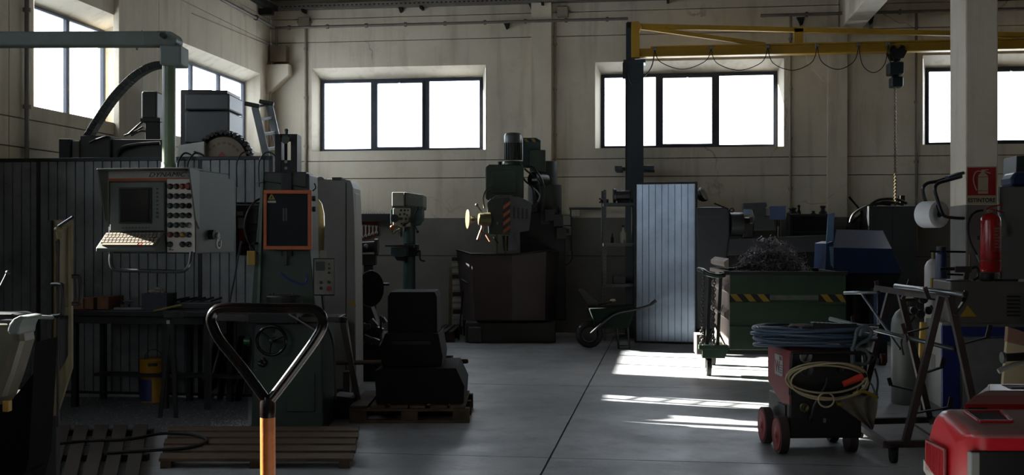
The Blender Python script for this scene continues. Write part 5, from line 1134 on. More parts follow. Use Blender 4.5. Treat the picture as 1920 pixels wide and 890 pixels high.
# ---- lathe along the back wall
t = Thing('engine_lathe', 'long dark engine lathe along the back wall behind the green skip', 'lathe', 1400, 16.2, rz=0); A = t.p
lm = mat('dark_lathe_paint', (50, 54, 58), .5, .1, var=.2, bump=.03)
t.pprism(MB(), [(1306, 388), (1362, 388), (1368, 396), (1368, 440), (1352, 560), (1352, 618), (1306, 618)], 0, .6).build('headstock', lm, t.o, bevel=.02)
t.pbox(MB(), 1308, 404, 1350, 408, -.01, .0).build('head_ledge', grey_d, t.o)
MB().beam(A(1339, 381, -.05), A(1366, 392, -.05), .02, .02).build('lever', steel_dk, t.o)
MB().torus(A(1372, 394, -.02), (0, 1, 0), .028, .009, 16, 6).build('hook_ring', steel_dk, t.o)
MB().cyl(A(1368, 420, .1), A(1392, 420, .1), .17, n=28).build('chuck', lm, t.o, bevel=.01)
MB().cyl(A(1392, 420, .1), A(1404, 420, .1), .10, n=20).build('chuck_jaws', worn_steel, t.o)
t.pprism(MB(), [(1352, 448), (1560, 440), (1560, 470), (1352, 480)], 0, .4).build('bed', lm, t.o, bevel=.01)
t.pprism(MB(), [(1352, 480), (1560, 470), (1560, 600), (1352, 600)], .1, .4).build('chip_tray', steel_dk, t.o, bevel=.01)
t.pbox(MB(), 1440, 480, 1556, 619, .05, .5).build('tailstock_pedestal', lm, t.o, bevel=.01)
t.pprism(MB(), [(1415, 404), (1450, 404), (1456, 432), (1412, 432)], .02, .35).build('carriage', grey_d, t.o, bevel=.01)
t.pprism(MB(), [(1395, 418), (1412, 418), (1412, 446), (1392, 446)], .0, .3).build('tool_post', worn_steel, t.o, bevel=.01)
t.pprism(MB(), [(1393, 380), (1436, 379), (1438, 386), (1434, 390), (1434, 408), (1418, 408), (1413, 392), (1393, 392)], -.05, .2).build('readout_hood', lm, t.o, bevel=.005)
t.pbox(MB(), 1394, 392, 1409, 402, 0, .12).build('readout_face', mat('pale_blue_face', (130, 150, 175), .4, bump=0), t.o)
MB().cyl(A(1438, 398, 0), A(1438, 398, .15), .06, n=16).build('lamp_head', grey_l, t.o)
t.pbox(MB(), 1443, 386, 1473, 411, -.02, .18).build('readout_box', mat('blue_grey_box', (70, 90, 130), .4, bump=0), t.o, bevel=.006)
for py in (394, 399, 404): t.pbox(MB(), 1452, py, 1457, py + 2, -.025, -.02).build('indicator', steel, t.o)
MB().cyl(A(1460, 412, .08), A(1460, 450, .08), .03, n=12).build('readout_post', lm, t.o)
MB().cyl(A(1459, 428, -.1), A(1459, 470, -.1), .010, n=8).build('brass_rod', brass, t.o); MB().ball(A(1459, 426, -.1), .02).build('rod_knob', brass, t.o)
t = Thing('tool_cupboard', 'dark tool cupboard with fittings standing on top behind the swarf heap', 'cupboard', 1515, 16.9, rz=0); A = t.p
t.pbox(MB(), 1481, 401, 1552, 620, 0, .5).build('case', green_d, t.o, bevel=.01)
for i in range(3): t.pbox(MB(), 1484, 406 + i * 30, 1549, 433 + i * 30, -.02, 0).build('drawer', steel_dk, t.o, bevel=.005)
fits = [(1486, .09, .10, 'squat round fitting standing at the left end of the dark cupboard'), (1498, .03, .14, 'thin upright fitting on the dark cupboard, second from the left'), (1525, .04, .05, 'small low fitting in the middle of the dark cupboard top'), (1543, .06, .13, 'waisted fitting standing at the right end of the dark cupboard')]
for px, r_, h_, lab in fits:
    v = A(px, 401, .2); w_ = t.o.matrix_basis @ v if False else Vector((t.l.x + v.x, t.l.y + v.y, v.z))
    o = MB().lathe([(r_, 0), (r_, h_ * .25), (r_ * .55, h_ * .45), (r_ * .5, h_ * .7), (r_ * .8, h_ * .85), (r_ * .6, h_)], n=16).build('machine_fitting', steel_dk); o.location = (w_.x, w_.y, t.z(401)); tag(o, lab, 'fitting')
# ---- blue machine with chute
t = Thing('blue_chute_machine', 'blue sheet metal machine with an open chute on a blue leg behind the skip', 'machine', 1620, 13.6, rz=YAW); A = t.p
t.pprism(MB(), [(1563, 464), (1672, 466), (1693, 512), (1563, 512)], 0, .03).build('front_apron', blue_p, t.o, bevel=.004)
mb = MB(); mb.add([A(1563, 464, .0), A(1672, 466, .0), A(1655, 432, .7), A(1568, 430, .7)], [(0, 1, 2, 3)]); mb.build('chute_floor', blue_p, t.o, solid=.01)
t.pprism(MB(), [(1563, 430), (1655, 431), (1690, 500), (1563, 500)], .7, .73).build('back_plate', blue_p, t.o, bevel=.004)
mb = MB(); mb.add([A(1672, 466, .0), A(1655, 431, .7), A(1690, 505, .7), A(1693, 512, 0)], [(0, 1, 2, 3)]); mb.build('side_plate', blue_p, t.o, solid=.01)
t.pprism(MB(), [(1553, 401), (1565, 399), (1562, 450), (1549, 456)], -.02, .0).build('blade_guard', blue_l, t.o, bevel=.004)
t.pprism(MB(), [(1549, 456), (1563, 452), (1563, 512), (1547, 508)], -.01, .5).build('left_cheek', blue_p, t.o, bevel=.004)
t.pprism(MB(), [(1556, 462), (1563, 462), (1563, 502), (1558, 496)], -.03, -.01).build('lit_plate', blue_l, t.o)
t.pprism(MB(), [(1560, 512), (1690, 512), (1680, 540), (1570, 540)], .05, .65).build('underframe', steel_dk, t.o, bevel=.01)
t.pbox(MB(), 1645, 515, 1668, 640, .1, .25).build('leg', blue_p, t.o, bevel=.008); t.pbox(MB(), 1645, 640, 1664, 680, .12, .22).build('leg_foot', blue_d, t.o, bevel=.005)
t.pbox(MB(), 1580, 535, 1600, 640, .4, .6).build('leg', steel_dk, t.o, bevel=.008)
cwh = A(1655, 690, .1); cwh.z = .07; mb = MB(); mb.cyl(cwh - Vector((.03, 0, 0)), cwh + Vector((.03, 0, 0)), .07, n=18); mb.build('caster_wheel', mat('dark_red_wheel', (92, 26, 28), .5, bump=0), t.o)
t.pbox(MB(), 1648, 672, 1662, 690, .08, .26).build('caster_fork', steel_dk, t.o, bevel=.004)
mb = MB(); mb.box(A(1590, 0).x - .08, A(1590, 0).x + .08, .4, .6, 0, t.z(636)); mb.build('leg_base', steel_dk, t.o)
# ---- tall dark cabinet with hoses on top
t = Thing('dark_cabinet', 'tall dark grey cabinet by the back wall behind the hanging chain', 'cabinet', 1675, 16.8, rz=0); A = t.p
t.pbox(MB(), 1630, 386, 1716, 625, 0, .8).build('case', grey_d, t.o, bevel=.008)
t.pbox(MB(), 1634, 392, 1672, 618, -.02, 0).build('door_leaf', grey_d, t.o, bevel=.004); t.pbox(MB(), 1675, 392, 1713, 618, -.02, 0).build('door_leaf', grey_d, t.o, bevel=.004)
zc = t.z(386)
hz = Thing('hose_pile', 'dark hoses lying over the top of the tall dark cabinet', 'hose', 1660, 17.0, z=zc)
hz.o.location.z = zc
for pts in ([(1592, 425), (1600, 402), (1622, 388), (1645, 382), (1670, 384)], [(1632, 384), (1650, 374), (1680, 373), (1700, 381)], [(1640, 384), (1656, 379), (1676, 380), (1694, 384)]):
    MB().tube(smooth([hz.p(px, py, 0) for px, py in pts], 5), .022, 8).build('hose', black_p, hz.o)
mb = MB(); hz.pbox(mb, 1688, 366, 1697, 381, 0, .12); mb.build('coupling', rust_m, hz.o, bevel=.005)
for i, (a, b_) in enumerate((((1592, 369), (1640, 425)), ((1588, 425), (1636, 384)))):
    p0, q_ = P(a[0], a[1], 17.4), P(b_[0], b_[1], 17.4)
    th = Thing('crossed_rod', ['thin dark rod sloping down right beside the tall dark cabinet', 'thin dark rod sloping up right to the tall dark cabinet top'][i], 'rod', a[0], 17.4, z=0)
    MB().cyl(th.loc_(p0), th.loc_(q_), .016, n=8).build('rod', steel_dk, th.o); lo = th.loc_(q_ if i == 0 else p0); MB().cyl(lo, (lo.x, lo.y, 0), .02, n=8).build('stand', steel_dk, th.o)
t = Thing('wall_socket_box', 'grey socket box low on the back wall left of the tall dark cabinet', 'switch box', 0, 1, rz=0, loc=onw(1612, 425, 0)); wbox(t, 1600, 414, 1626, 432, 0, .14, 'case', grey_d); wbox(t, 1607, 416, 1619, 430, .14, .17, 'cover', black_p)
# ---- jib crane
dj = 17.5
t = Thing('jib_crane', 'yellow jib crane with a lattice top on a dark green mast by the back wall', 'crane', 1190, dj, rz=0); A = t.p
yel = mat('crane_yellow', (206, 160, 30), .5, 0, var=.12, scale=2, bump=.02, dirt=(130, 96, 30), dirt_amt=.4)
mast = mat('mast_dark_teal', (34, 54, 66), .45, 0, var=.15, scale=3, bump=.02)
zm = t.z(118)
mb = MB(); mb.box(-.13, -.10, -.13, .13, 0, zm); mb.box(.10, .13, -.13, .13, 0, zm); mb.box(-.10, .10, -.015, .015, 0, zm); mb.build('mast', mast, t.o)
MB().box(-.14, .14, -.14, -.128, 0, zm).build('mast_face', mast, t.o); MB().box(-.25, .25, -.22, .22, 0, .03).build('foot_plate', mast, t.o)
MB().box(-.17, .17, -.16, .16, zm - .02, zm + .03).build('cap_plate', mast, t.o, bevel=.005)
MB().box(-.18, -.12, -.18, .02, t.z(150), t.z(120)).build('limit_box', black_p, t.o, bevel=.004)
MB().box(A(1176, 0).x - .02, A(1176, 0).x + .12, .02, .18, zm, t.z(42)).build('upper_mast', mast, t.o); MB().box(-.12, .0, -.02, .12, t.z(52), t.z(41)).build('top_bearing', steel_dk, t.o, bevel=.005)
bxz = lambda px, py: (A(px, py).x, A(px, py).z)
MB().prism([bxz(1184, 44), bxz(1197, 42), bxz(1204, 52), bxz(1199, 60), bxz(1199, 92), bxz(1200, 110), bxz(1184, 110)], -.12, .08).build('jib_post', yel, t.o, bevel=.006)
zj0, zj1 = t.z(109), t.z(92); xe = A(1962, 0).x + .6; x0_ = A(1184, 0).x
mb = MB(); mb.box(x0_, xe, -.11, .07, zj0, zj0 + .022); mb.box(x0_ + .3, xe, -.11, .07, zj1 - .0, zj1 + .02); mb.box(x0_, xe, -.035, -.01, zj0 + .02, zj1); mb.build('main_beam', yel, t.o)
MB().beam((A(1200, 0).x, -.02, t.z(50)), (xe - .4, -.02, t.z(88)), .08, .07).build('tie_bar', yel, t.o)
MB().beam((A(1200, 0).x, -.02, t.z(52)), (A(1432, 0).x, -.02, t.z(90)), .07, .06).build('brace', yel, t.o)
MB().box(A(1484, 0).x, A(1500, 0).x, -.06, .03, t.z(92), t.z(62)).build('post', yel, t.o)
wbk = MB(); wbk.box(A(1153, 0).x, A(1166, 0).x, -.1, .5, t.z(320), t.z(311)); wbk.box(A(1204, 0).x, A(1227, 0).x, -.1, .5, t.z(320), t.z(311)); wbk.box(A(1153, 0).x, A(1227, 0).x, .13, .2, t.z(319), t.z(312)); wbk.build('wall_bracket', mast, t.o, bevel=.004)
for px in (1228, 1332, 1435, 1524, 1598, 1650):
    mb = MB(); x_ = A(px, 0).x; mb.box(x_ - .03, x_ + .03, -.13, -.1, zj1 - .06, zj1 + .0); mb.cyl((x_ - .02, -.14, zj1 - .02), (x_ + .02, -.14, zj1 - .02), .02, n=8); mb.build('festoon_trolley', grey_l, t.o)
fs_ = [(1228, 1332, 134), (1332, 1435, 138), (1435, 1524, 140), (1524, 1598, 140), (1598, 1650, 147), (1650, 1672, 148)]
for a, b_, yb in fs_:
    m_ = (a + b_) / 2; MB().tube(smooth([(A(a, 0).x, -.14, zj1 - .05), (A(a * .85 + m_ * .15 + 3, 0).x, -.14, t.z(yb - 14)), (A(m_, 0).x, -.14, t.z(yb)), (A(b_ * .85 + m_ * .15 - 3, 0).x, -.14, t.z(yb - 14)), (A(b_, 0).x, -.14, zj1 - .05)], 7), .007, 6).build('festoon_cable', blk_rub, t.o)
MB().tube(smooth([(A(1228, 0).x, -.14, zj1 - .05), (A(1222, 0).x, -.14, t.z(128)), (A(1206, 0).x, -.15, t.z(148)), (A(1186, 0).x, -.16, t.z(160)), (A(1175, 0).x, -.16, t.z(150)), (A(1174, 0).x, -.16, t.z(340))], 6), .010, 6).build('supply_cable', grey_d, t.o)
# ---- chain hoist hanging from the jib
t = Thing('chain_hoist', 'dark electric chain hoist hanging from the yellow jib with a long chain', 'hoist', 1679, 17.0, rz=0, z=0); A = t.p; yy = on_y(1190, 0, 0) if False else 0
jb = t.loc_(P(1190, 100, dj)); t.d = 16.8
jy = jb.y - .02
def hx(px): return t.loc_(on_y(px, CY, t.l.y + jy)).x
def hz_(py): return t.loc_(on_y(1679, py, t.l.y + jy)).z
mb = MB(); mb.prism([(hx(1664), hz_(98)), (hx(1670), hz_(94)), (hx(1690), hz_(94)), (hx(1697), hz_(99)), (hx(1690), hz_(112)), (hx(1671), hz_(112))], jy - .16, jy - .13); MB().prism([(hx(1664), hz_(98)), (hx(1697), hz_(98)), (hx(1690), hz_(112)), (hx(1671), hz_(112))], jy + .10, jy + .13).build('trolley_plate', black_p, t.o)
mb.build('trolley_plate', black_p, t.o)
for px in (1672, 1689): MB().cyl((hx(px), jy - .12, zj0 + .05), (hx(px), jy - .03, zj0 + .05), .035, n=14).build('trolley_wheel', steel_dk, t.o)
MB().box(hx(1676), hx(1682), jy - .05, jy + .05, hz_(118), hz_(106)).build('hanger', steel_dk, t.o)
hcol = mat('hoist_dark_green', (20, 44, 48), .4, bump=0)
MB().box(hx(1664), hx(1692), jy - .14, jy + .14, hz_(141), hz_(118)).build('motor_housing', hcol, t.o, bevel=.02)
MB().box(hx(1669), hx(1691), jy - .12, jy + .12, hz_(164), hz_(145)).build('chain_box', hcol, t.o, bevel=.02)
MB().box(hx(1673), hx(1683), jy - .06, jy + .06, hz_(146), hz_(140)).build('neck', steel_dk, t.o)
mb = MB(); z0, z1 = hz_(164), hz_(470); n_ = 95
for i in range(n_):
    z_ = z0 + (z1 - z0) * i / n_; c_ = Vector((hx(1678.5), jy, z_)); ln = abs(z1 - z0) / n_ * .68; pts = []
    for k_ in range(8):
        a = k_ / 8 * 6.283; e = math.cos(a) * .015; f_ = math.sin(a) * ln; pts.append(c_ + (Vector((e, 0, f_)) if i % 2 else Vector((0, e, f_))))
    mb.tube(pts, .0065, 4, closed=True)
mb.build('load_chain', mat('yellowed_chain', (112, 98, 72), .4, .7, var=.2, bump=0), t.o)
mb = MB(); mb.tube(smooth([(hx(1678.5), jy, z1 + .02), (hx(1678.5) + .0, jy, z1 - .05), (hx(1678.5) + .05, jy, z1 - .10), (hx(1678.5), jy, z1 - .15), (hx(1678.5) - .045, jy, z1 - .11)], 5), .013, 8); mb.build('hook', steel_dk, t.o)
# ---- safety sign on the pillar
yP = pY0 - .004
def onp(px, py, off=0.0): return on_y(px, py, yP - off)
t = Thing('extinguisher_sign', 'red and cream fire extinguisher sign fixed to the pillar', 'sign', 0, 1, rz=0, loc=onp(1840, 380))
sg = lambda px, py: onp(px, py) - t.l
def sbox(x0, y0, x1, y1, d0, d1, nm, m_, par=None): q, r = sg(x0, y0), sg(x1, y1); return MB().box(q.x, r.x, -d1, -d0, r.z, q.z).build(nm, m_, par or t.o)
cream = mat('sign_cream', (196, 184, 156), .5, var=.05, bump=0); sred = mat('sign_red', (170, 22, 24), .4, var=.05, bump=0)
sbox(1812, 312, 1869, 382, -.003, .003, 'backing', cream); sbox(1814, 314, 1867, 366, .003, .005, 'red_field', sred)
q = lambda px, py, d: Vector((sg(px, py).x, -d, sg(px, py).z))
body = [(1833.5, 363), (1833.5, 331), (1835, 327), (1839, 324), (1840, 318), (1845, 318), (1846, 324), (1850, 327), (1852.5, 331), (1852.5, 363)]
MB().prism([(sg(*p_).x, sg(*p_).z) for p_ in body], -.0065, -.004).build('pictogram_body', cream, t.o)
MB().tube(smooth([q(1840, 321, .006), q(1832, 321, .006), q(1827, 326, .006), q(1825, 336, .006), q(1827, 347, .006), q(1831, 357, .006)], 4), .006, 6).build('pictogram_hose', cream, t.o)
MB().beam(q(1840, 319, .006), q(1853, 318, .006), .004, .008).build('pictogram_lever', cream, t.o); MB().beam(q(1846, 321, .006), q(1857, 325, .006), .004, .008).build('pictogram_lever', cream, t.o)
sbox(1833.5, 331.4, 1852.5, 332.2, .0065, .0075, 'pictogram_line', sred); sbox(1833.5, 357, 1852.5, 358, .0065, .0075, 'pictogram_line', sred)
q0, q1 = sg(1815, 379), sg(1866, 371); tx = text_mesh('ESTINTORE', .05, mat('sign_black', (20, 18, 18), .5, var=0, bump=0), 'lettering', t.o, (0, 0, 0), (math.pi / 2, 0, 0), offset=.0014)
bx0, bx1, by0, by1 = [f_(v.co[k_] for v in tx.data.vertices) for k_ in (0, 1) for f_ in (min, max)]
tx.scale = ((q1.x - q0.x) / (bx1 - bx0), (q1.z - q0.z) / (by1 - by0), 1); tx.location = (q0.x - bx0 * tx.scale[0], -.0042, q0.z - by0 * tx.scale[1])
# ---- fire extinguisher
t = Thing('fire_extinguisher', 'red fire extinguisher with a black hose hung on the pillar', 'fire extinguisher', 1857.5, 10.75, rz=YAW, z=P(0, 510, 10.75).z); A = t.p
R = 18.5 * t.k; hb = t.z(400) ; xr = mat('extinguisher_red', (196, 16, 18), .25, var=.05, bump=0)
MB().lathe([(R * .88, 0), (R * .97, .012), (R, .03), (R, hb - .07), (R * .93, hb - .04), (R * .7, hb - .012), (R * .35, hb), (R * .22, hb + .006)], n=36).build('cylinder', xr, t.o)
MB().torus((0, 0, .11), (0, 0, 1), R * 1.0, .003, 36, 6).build('seam', steel, t.o)
MB().cyl((-.01, 0, hb), (-.01, 0, hb + .035), .022, n=16).build('valve', mat('brass_valve', (150, 130, 80), .3, .8, bump=0), t.o)
MB().cyl((-.03, -.02, hb + .022), (-.03, -.045, hb + .022), .016, n=16).build('pressure_gauge', grey_l, t.o)
MB().tube([A(1850, 392), A(1856, 388), A(1880, 383)], .006, 8).build('lever', xr, t.o); MB().tube([A(1850, 393), A(1860, 392), A(1883, 398)], .006, 8).build('handle', xr, t.o)
MB().tube(smooth([A(1843, 394, -.02), A(1830, 397, -.03), A(1819, 408, -.05), A(1815, 430, -.06), A(1820, 455, -.07), A(1832, 478, -.08)], 6), .011, 10).build('hose', blk_rub, t.o)
MB().cyl(A(1832, 477, -.08), A(1837, 490, -.08), .014, .010, 12).build('nozzle', grey_l, t.o)
lab = []
for i in range(8): a = math.radians(-78 + i * 9); lab.append((math.sin(a + math.radians(78 - 10)) * R * 1.004, -math.cos(a + math.radians(68)) * R * 1.004))
n = len(lab); zl0, zl1 = t.z(471), t.z(424); lb_o = MB().add([(x, y, zl0) for x, y in lab] + [(x, y, zl1) for x, y in lab], [(i, i + 1, i + 1 + n, i + n) for i in range(n - 1)], True).build('label_panel', mat('label_red', (182, 40, 36), .4, var=.05, bump=0), t.o)
for j in range(7):
    seg_ = lab[1:6 - (j % 3)]; n = len(seg_); zz_ = zl1 - .014 - j * .030; f2 = 1.006
    MB().add([(x * f2, y * f2, zz_ - .009 - (.006 if j in (0, 2) else 0)) for x, y in seg_] + [(x * f2, y * f2, zz_) for x, y in seg_], [(i, i + 1, i + 1 + n, i + n) for i in range(n - 1)], True).build('label_print', mat('label_print_pink', (196, 150, 145), .5, var=.3, scale=60, bump=0), t.o)
MB().box(-.03, .03, R - .01, .25, hb * .55, hb * .62).build('wall_bracket', steel_dk, t.o)
# ---- paper roll on its wall bracket
t = Thing('roll_holder', 'blue and black tubular holder for the paper roll on the pillar side', 'holder', 1780, 10.9, rz=YAW, z=1.75); A = t.p
tb_m = mat('dark_blue_tube', (22, 30, 48), .35, .1, bump=0)
MB().tube(smooth([A(1806, 324, .15), A(1790, 329, .05), A(1760, 339, 0), A(1740, 343, 0), A(1731, 352, 0), A(1732, 366, .05), A(1737, 380, .1)], 6), .017, 10).build('upper_arm', tb_m, t.o)
MB().tube(smooth([A(1802, 331, -.05), A(1780, 337, -.15), A(1760, 343, -.2), A(1753, 353, -.22), A(1757, 372, -.22), A(1765, 396, -.2), A(1772, 405, -.15), A(1790, 408, -.05), A(1806, 409, .1)], 6), .017, 10).build('lower_arm', tb_m, t.o)
MB().beam(A(1776, 334, -.05), A(1800, 326, .05), .05, .04).build('blue_sleeve', blue_p, t.o, bevel=.006)
ax = Vector((.40, -.92, 0)).normalized()
cc_ = A(1757, 401.5, -.04)
r = Thing('paper_roll', 'large white paper wiping roll held on the blue tubular holder', 'paper roll', 0, 1, rz=YAW, loc=t.o.matrix_basis.to_translation() if False else P(1757, 401.5, 10.86))
MB().lathe([(.03, .0), (.128, .0), (.130, .006), (.130, .194), (.128, .2), (.03, .2), (.03, 0)], -ax * .17, ax=ax, n=40).build('paper', mat('white_paper', (275, 277, 280), .85, var=.04, bump=.02), r.o)
MB().lathe([(.02, 0), (.03, 0), (.03, .202), (.02, .202)], -ax * .17, ax=ax, n=20).build('core', blue_d, r.o)
MB().cyl(cc_ - ax * .20, cc_ + ax * .07, .018, n=12).build('spindle', tb_m, t.o); MB().beam(cc_ + ax * .03, A(1757, 385, -.2), .02, .02).build('spindle_link', tb_m, t.o)
# ---- tall grey enclosure right of the pillar
t = Thing('grey_enclosure', 'large grey machine enclosure with a pale edge right of the pillar', 'enclosure', 1930, 12.3, rz=0); A = t.p
t.pbox(MB(), 1876, 350, 2060, 735, 0, 1.2).build('case', mat('enclosure_grey', (128, 128, 124), .5, var=.08, scale=2, bump=.02), t.o, bevel=.01)
t.pbox(MB(), 1871.5, 350, 1875, 400, -.02, .1).build('pale_edge', white_p, t.o); t.pbox(MB(), 1871.5, 505, 1875, 545, -.02, .1).build('pale_edge', white_p, t.o)
t.pprism(MB(), [(1874, 400), (1880, 408), (1887, 418), (1887, 441), (1876, 443)], -.06, -.02).build('pale_flap', grey_l, t.o)
t.pprism(MB(), [(1906, 292), (2000, 288), (2000, 350), (1904, 350)], .4, .9).build('upper_box', grey_d, t.o, bevel=.01)
t.pprism(MB(), [(1897, 349), (1895, 334), (1903, 322), (1990, 318), (1990, 349)], .1, .5).build('blue_cover', blue_p, t.o, bevel=.03)
# ---- white and blue machine cabinet with grey top below the extinguisher
t = Thing('machine_cabinet', 'white and blue machine cabinet with a louvred grey top unit under the extinguisher', 'cabinet', 1800, 9.75, rz=0); A = t.p
dgb = mat('brown_grey_hammered', (86, 82, 74), .55, 0, var=.15, scale=6, bump=.08)
x0 = A(1770, 0).x; xR = x0 + 1.5; zt5 = t.z(606)
MB().box(x0 + .02, xR, .03, .68, .05, zt5).build('case', mat('cabinet_grey_white', (176, 176, 170), .5, var=.06, bump=.02), t.o, bevel=.006)
MB().box(x0, x0 + .021, .05, .68, .06, zt5 - .002).build('left_panel', white_p, t.o)
MB().box(x0 - .01, x0 + .14, -.002, .05, .03, zt5 - .02).build('blue_corner_post', mat('deep_blue_paint', (20, 34, 110), .4, bump=0), t.o, bevel=.006)
MB().box(x0 + .14, xR, -.004, .031, t.z(630), t.z(612)).build('blue_band', MATS['deep_blue_paint'], t.o)
MB().box(x0 + .001, x0 - .004, .3, .45, t.z(700), t.z(672)).build('socket_cover', grey_l, t.o, bevel=.002)
MB().box(x0 + .16, xR - .01, .0, .031, .08, t.z(634)).build('front_panel', mat('shaded_panel_grey', (120, 122, 118), .5, bump=.02), t.o, bevel=.004)
for px, py in ((1826, 683), (1842, 682)): MB().cyl(A(px, py), A(px, py) + Vector((0, -.015, 0)), .010, n=12).build('panel_screw', grey_d, t.o)
MB().box(x0 + .05, xR, -.03, .62, zt5, t.z(527)).build('top_unit', dgb, t.o, bevel=.012)
for i in range(6): MB().box(A(1882, 0).x, A(1906, 0).x, -.038, -.03, t.z(556 + i * 7), t.z(553 + i * 7)).build('louvre', steel_dk, t.o)
v = [A(1814, 572, -.03), A(1800, 593, -.03), A(1830, 593, -.03)]; v = [Vector((a.x, -.034, a.z)) for a in v]; MB().add(v, [(0, 1, 2)]).build('warning_triangle', hz_yel, t.o, solid=.003)
for i in range(3): MB().box(x0 + .3 + i * .45, x0 + .36 + i * .45, .1, .6, 0, .05).build('foot', steel_dk, t.o)
zt6 = t.z(527)
def ontop(px, name, lab, cat, fn, dy=.1):
    v = on_y(px, CY, t.l.y + dy); th = Thing(name, lab, cat, 0, 1, rz=0, loc=(v.x, v.y, zt6)); fn(th); return th
ontop(1851, 'black_cup', 'black rubber cup standing on the cabinet under the extinguisher', 'cup', lambda th: (MB().lathe([(.055, 0), (.065, .01), (.065, .07), (.05, .075)], n=20).build('cup_body', blk_rub, th.o), MB().tube(arc((.075, 0, .035), .03, -90, 90, 8), .006, 6).build('cup_handle', grey_l, th.o)))
def gun(th):
    MB().rbox((0, 0, .10), (.14, .05, .055)).build('body', rust_m, th.o, bevel=.008); MB().rbox((.03, 0, .045), (.045, .04, .09), (0, .2, 0)).build('grip', rust_m, th.o, bevel=.008)
    MB().cyl((-.07, 0, .105), (-.19, 0, .10), .016, n=12).build('barrel', steel_dk, th.o); MB().tube(smooth([Vector((.06, 0, .10)), Vector((.12, 0, .12)), Vector((.13, 0, .04)), Vector((.09, -.02, .01))], 5), .012, 8).build('hose', black_p, th.o); MB().cyl((.06, 0, .1), (.06, 0, .23), .008, n=8).build('spindle', brass, th.o)
ontop(1805, 'air_gun', 'brown air gun with a curved hose on the cabinet top by the pillar', 'tool', gun, .12)
ontop(1800, 'flat_tool', 'flat shiny tool lying at the front left corner of the cabinet top', 'tool', lambda th: MB().rbox((-.02, 0, .006), (.20, .04, .012), (0, 0, .1)).build('blade', steel, th.o, bevel=.002), .0)
ontop(1887, 'dark_tools', 'dark pliers lying on the cabinet top right of the extinguisher', 'pliers', lambda th: (MB().rbox((0, 0, .010), (.20, .018, .02), (0, 0, .15)).build('handle', black_p, th.o, bevel=.004), MB().rbox((0, .02, .010), (.20, .018, .02), (0, 0, -.1)).build('handle', black_p, th.o, bevel=.004), MB().rbox((-.12, .01, .012), (.06, .03, .022)).build('jaw', steel, th.o, bevel=.004)), .05)
# ---- gas cylinders
def gas(name, lab, px, d, r_, zt_, m_, neck=True):
    th = Thing(name, lab, 'gas cylinder', px, d, rz=YAW); MB().lathe([(r_ * .9, 0), (r_, .02), (r_, zt_ - r_ * 1.1), (r_ * .93, zt_ - r_ * .75), (r_ * .72, zt_ - r_ * .35), (r_ * .4, zt_ - r_ * .08), (r_ * .3, zt_)], n=36).build('shell', m_, th.o)
    if neck: MB().cyl((0, 0, zt_), (0, 0, zt_ + .08), .02, n=14).build('valve', brass, th.o)
    return th
gs = gas('gas_cylinder', 'wide dark grey gas cylinder behind the rusty trolley', 1701, 10.5, 29 * 10.5 / F, P(0, 575, 10.5).z, mat('grey_cylinder_paint', (108, 112, 108), .45, .1, var=.15, scale=4, bump=.04, dirt=(80, 74, 66)))
def reg(th, px, py, dd):
    c_ = th.p(px, py, dd); rb = MB().cyl(c_, c_ + Vector((0, -.06, 0)), .04, n=18).build('regulator', worn_steel, th.o, bevel=.004)
    for s_ in (-1, 1):
        g_ = c_ + Vector((s_ * .065, -.05, .035)); gg = MB().cyl(g_, g_ + Vector((0, -.03, 0)), .036, n=20).build('gauge', black_p, th.o, bevel=.003); MB().torus(g_ + Vector((0, -.03, 0)), (0, 1, 0), .034, .004, 20, 6).build('gauge_rim', steel, gg)
    MB().cyl(c_ + Vector((-.04, -.02, 0)), c_ + Vector((-.16, -.03, -.01)), .014, n=10).build('outlet', worn_steel, th.o); MB().cyl(c_ + Vector((.0, 0, 0)), (0, 0, c_.z), .016, n=10).build('neck', brass, th.o)
reg(gs, 1728, 560, -.2); reg(gs, 1722, 588, -.25)
for pts in ([(1745, 572), (1752, 590), (1748, 615), (1738, 632)], [(1716, 592), (1700, 615), (1690, 640), (1694, 665)]): MB().tube(smooth([gs.p(px, py, -.22) for px, py in pts], 5), .010, 8).build('hose', blk_rub, gs.o)
gas('gas_cylinder', 'white shouldered gas cylinder between the blue cylinder and the pillar', 1750, 11.2, .085, P(0, 485, 11.2).z, mat('white_cylinder_paint', (206, 204, 198), .4, var=.06, bump=.02))
bl_ = gas('gas_cylinder', 'blue gas cylinder with dark cross bars in front of the white one', 1765, 10.78, .054, P(0, 466, 10.78).z, blue_p, False)
MB().cyl((0, 0, bl_.z(470)), (0, 0, bl_.z(462)), .045, n=20).build('cap', blue_d, bl_.o)
for py, a, b_ in ((471, 1742, 1810), (514, 1776, 1808)): MB().cyl(bl_.p(a, py, -.02), bl_.p(b_, py + 1, -.02), .010, n=8).build('cross_bar', steel_dk, bl_.o)
bl_.pbox(MB(), 1747, 521, 1755, 541, -.09, -.05).build('yellow_tag', hz_yel, bl_.o)
yb = Thing('yellow_board', 'narrow yellow plastic level standing behind the trolley by the white cabinet', 'level', 1731, 9.95); yb.pprism(MB(), [(1727, 604), (1737, 604), (1736, 667), (1734, 671), (1724, 671)], 0, .04).build('body', mat('pale_yellow_plastic', (226, 186, 96), .4, var=.05, bump=0), yb.o, bevel=.004)
q = yb.p(1730, 671); MB().beam((q.x, .02, q.z), (q.x, .02, 0), .02, .02).build('post', steel_dk, yb.o)
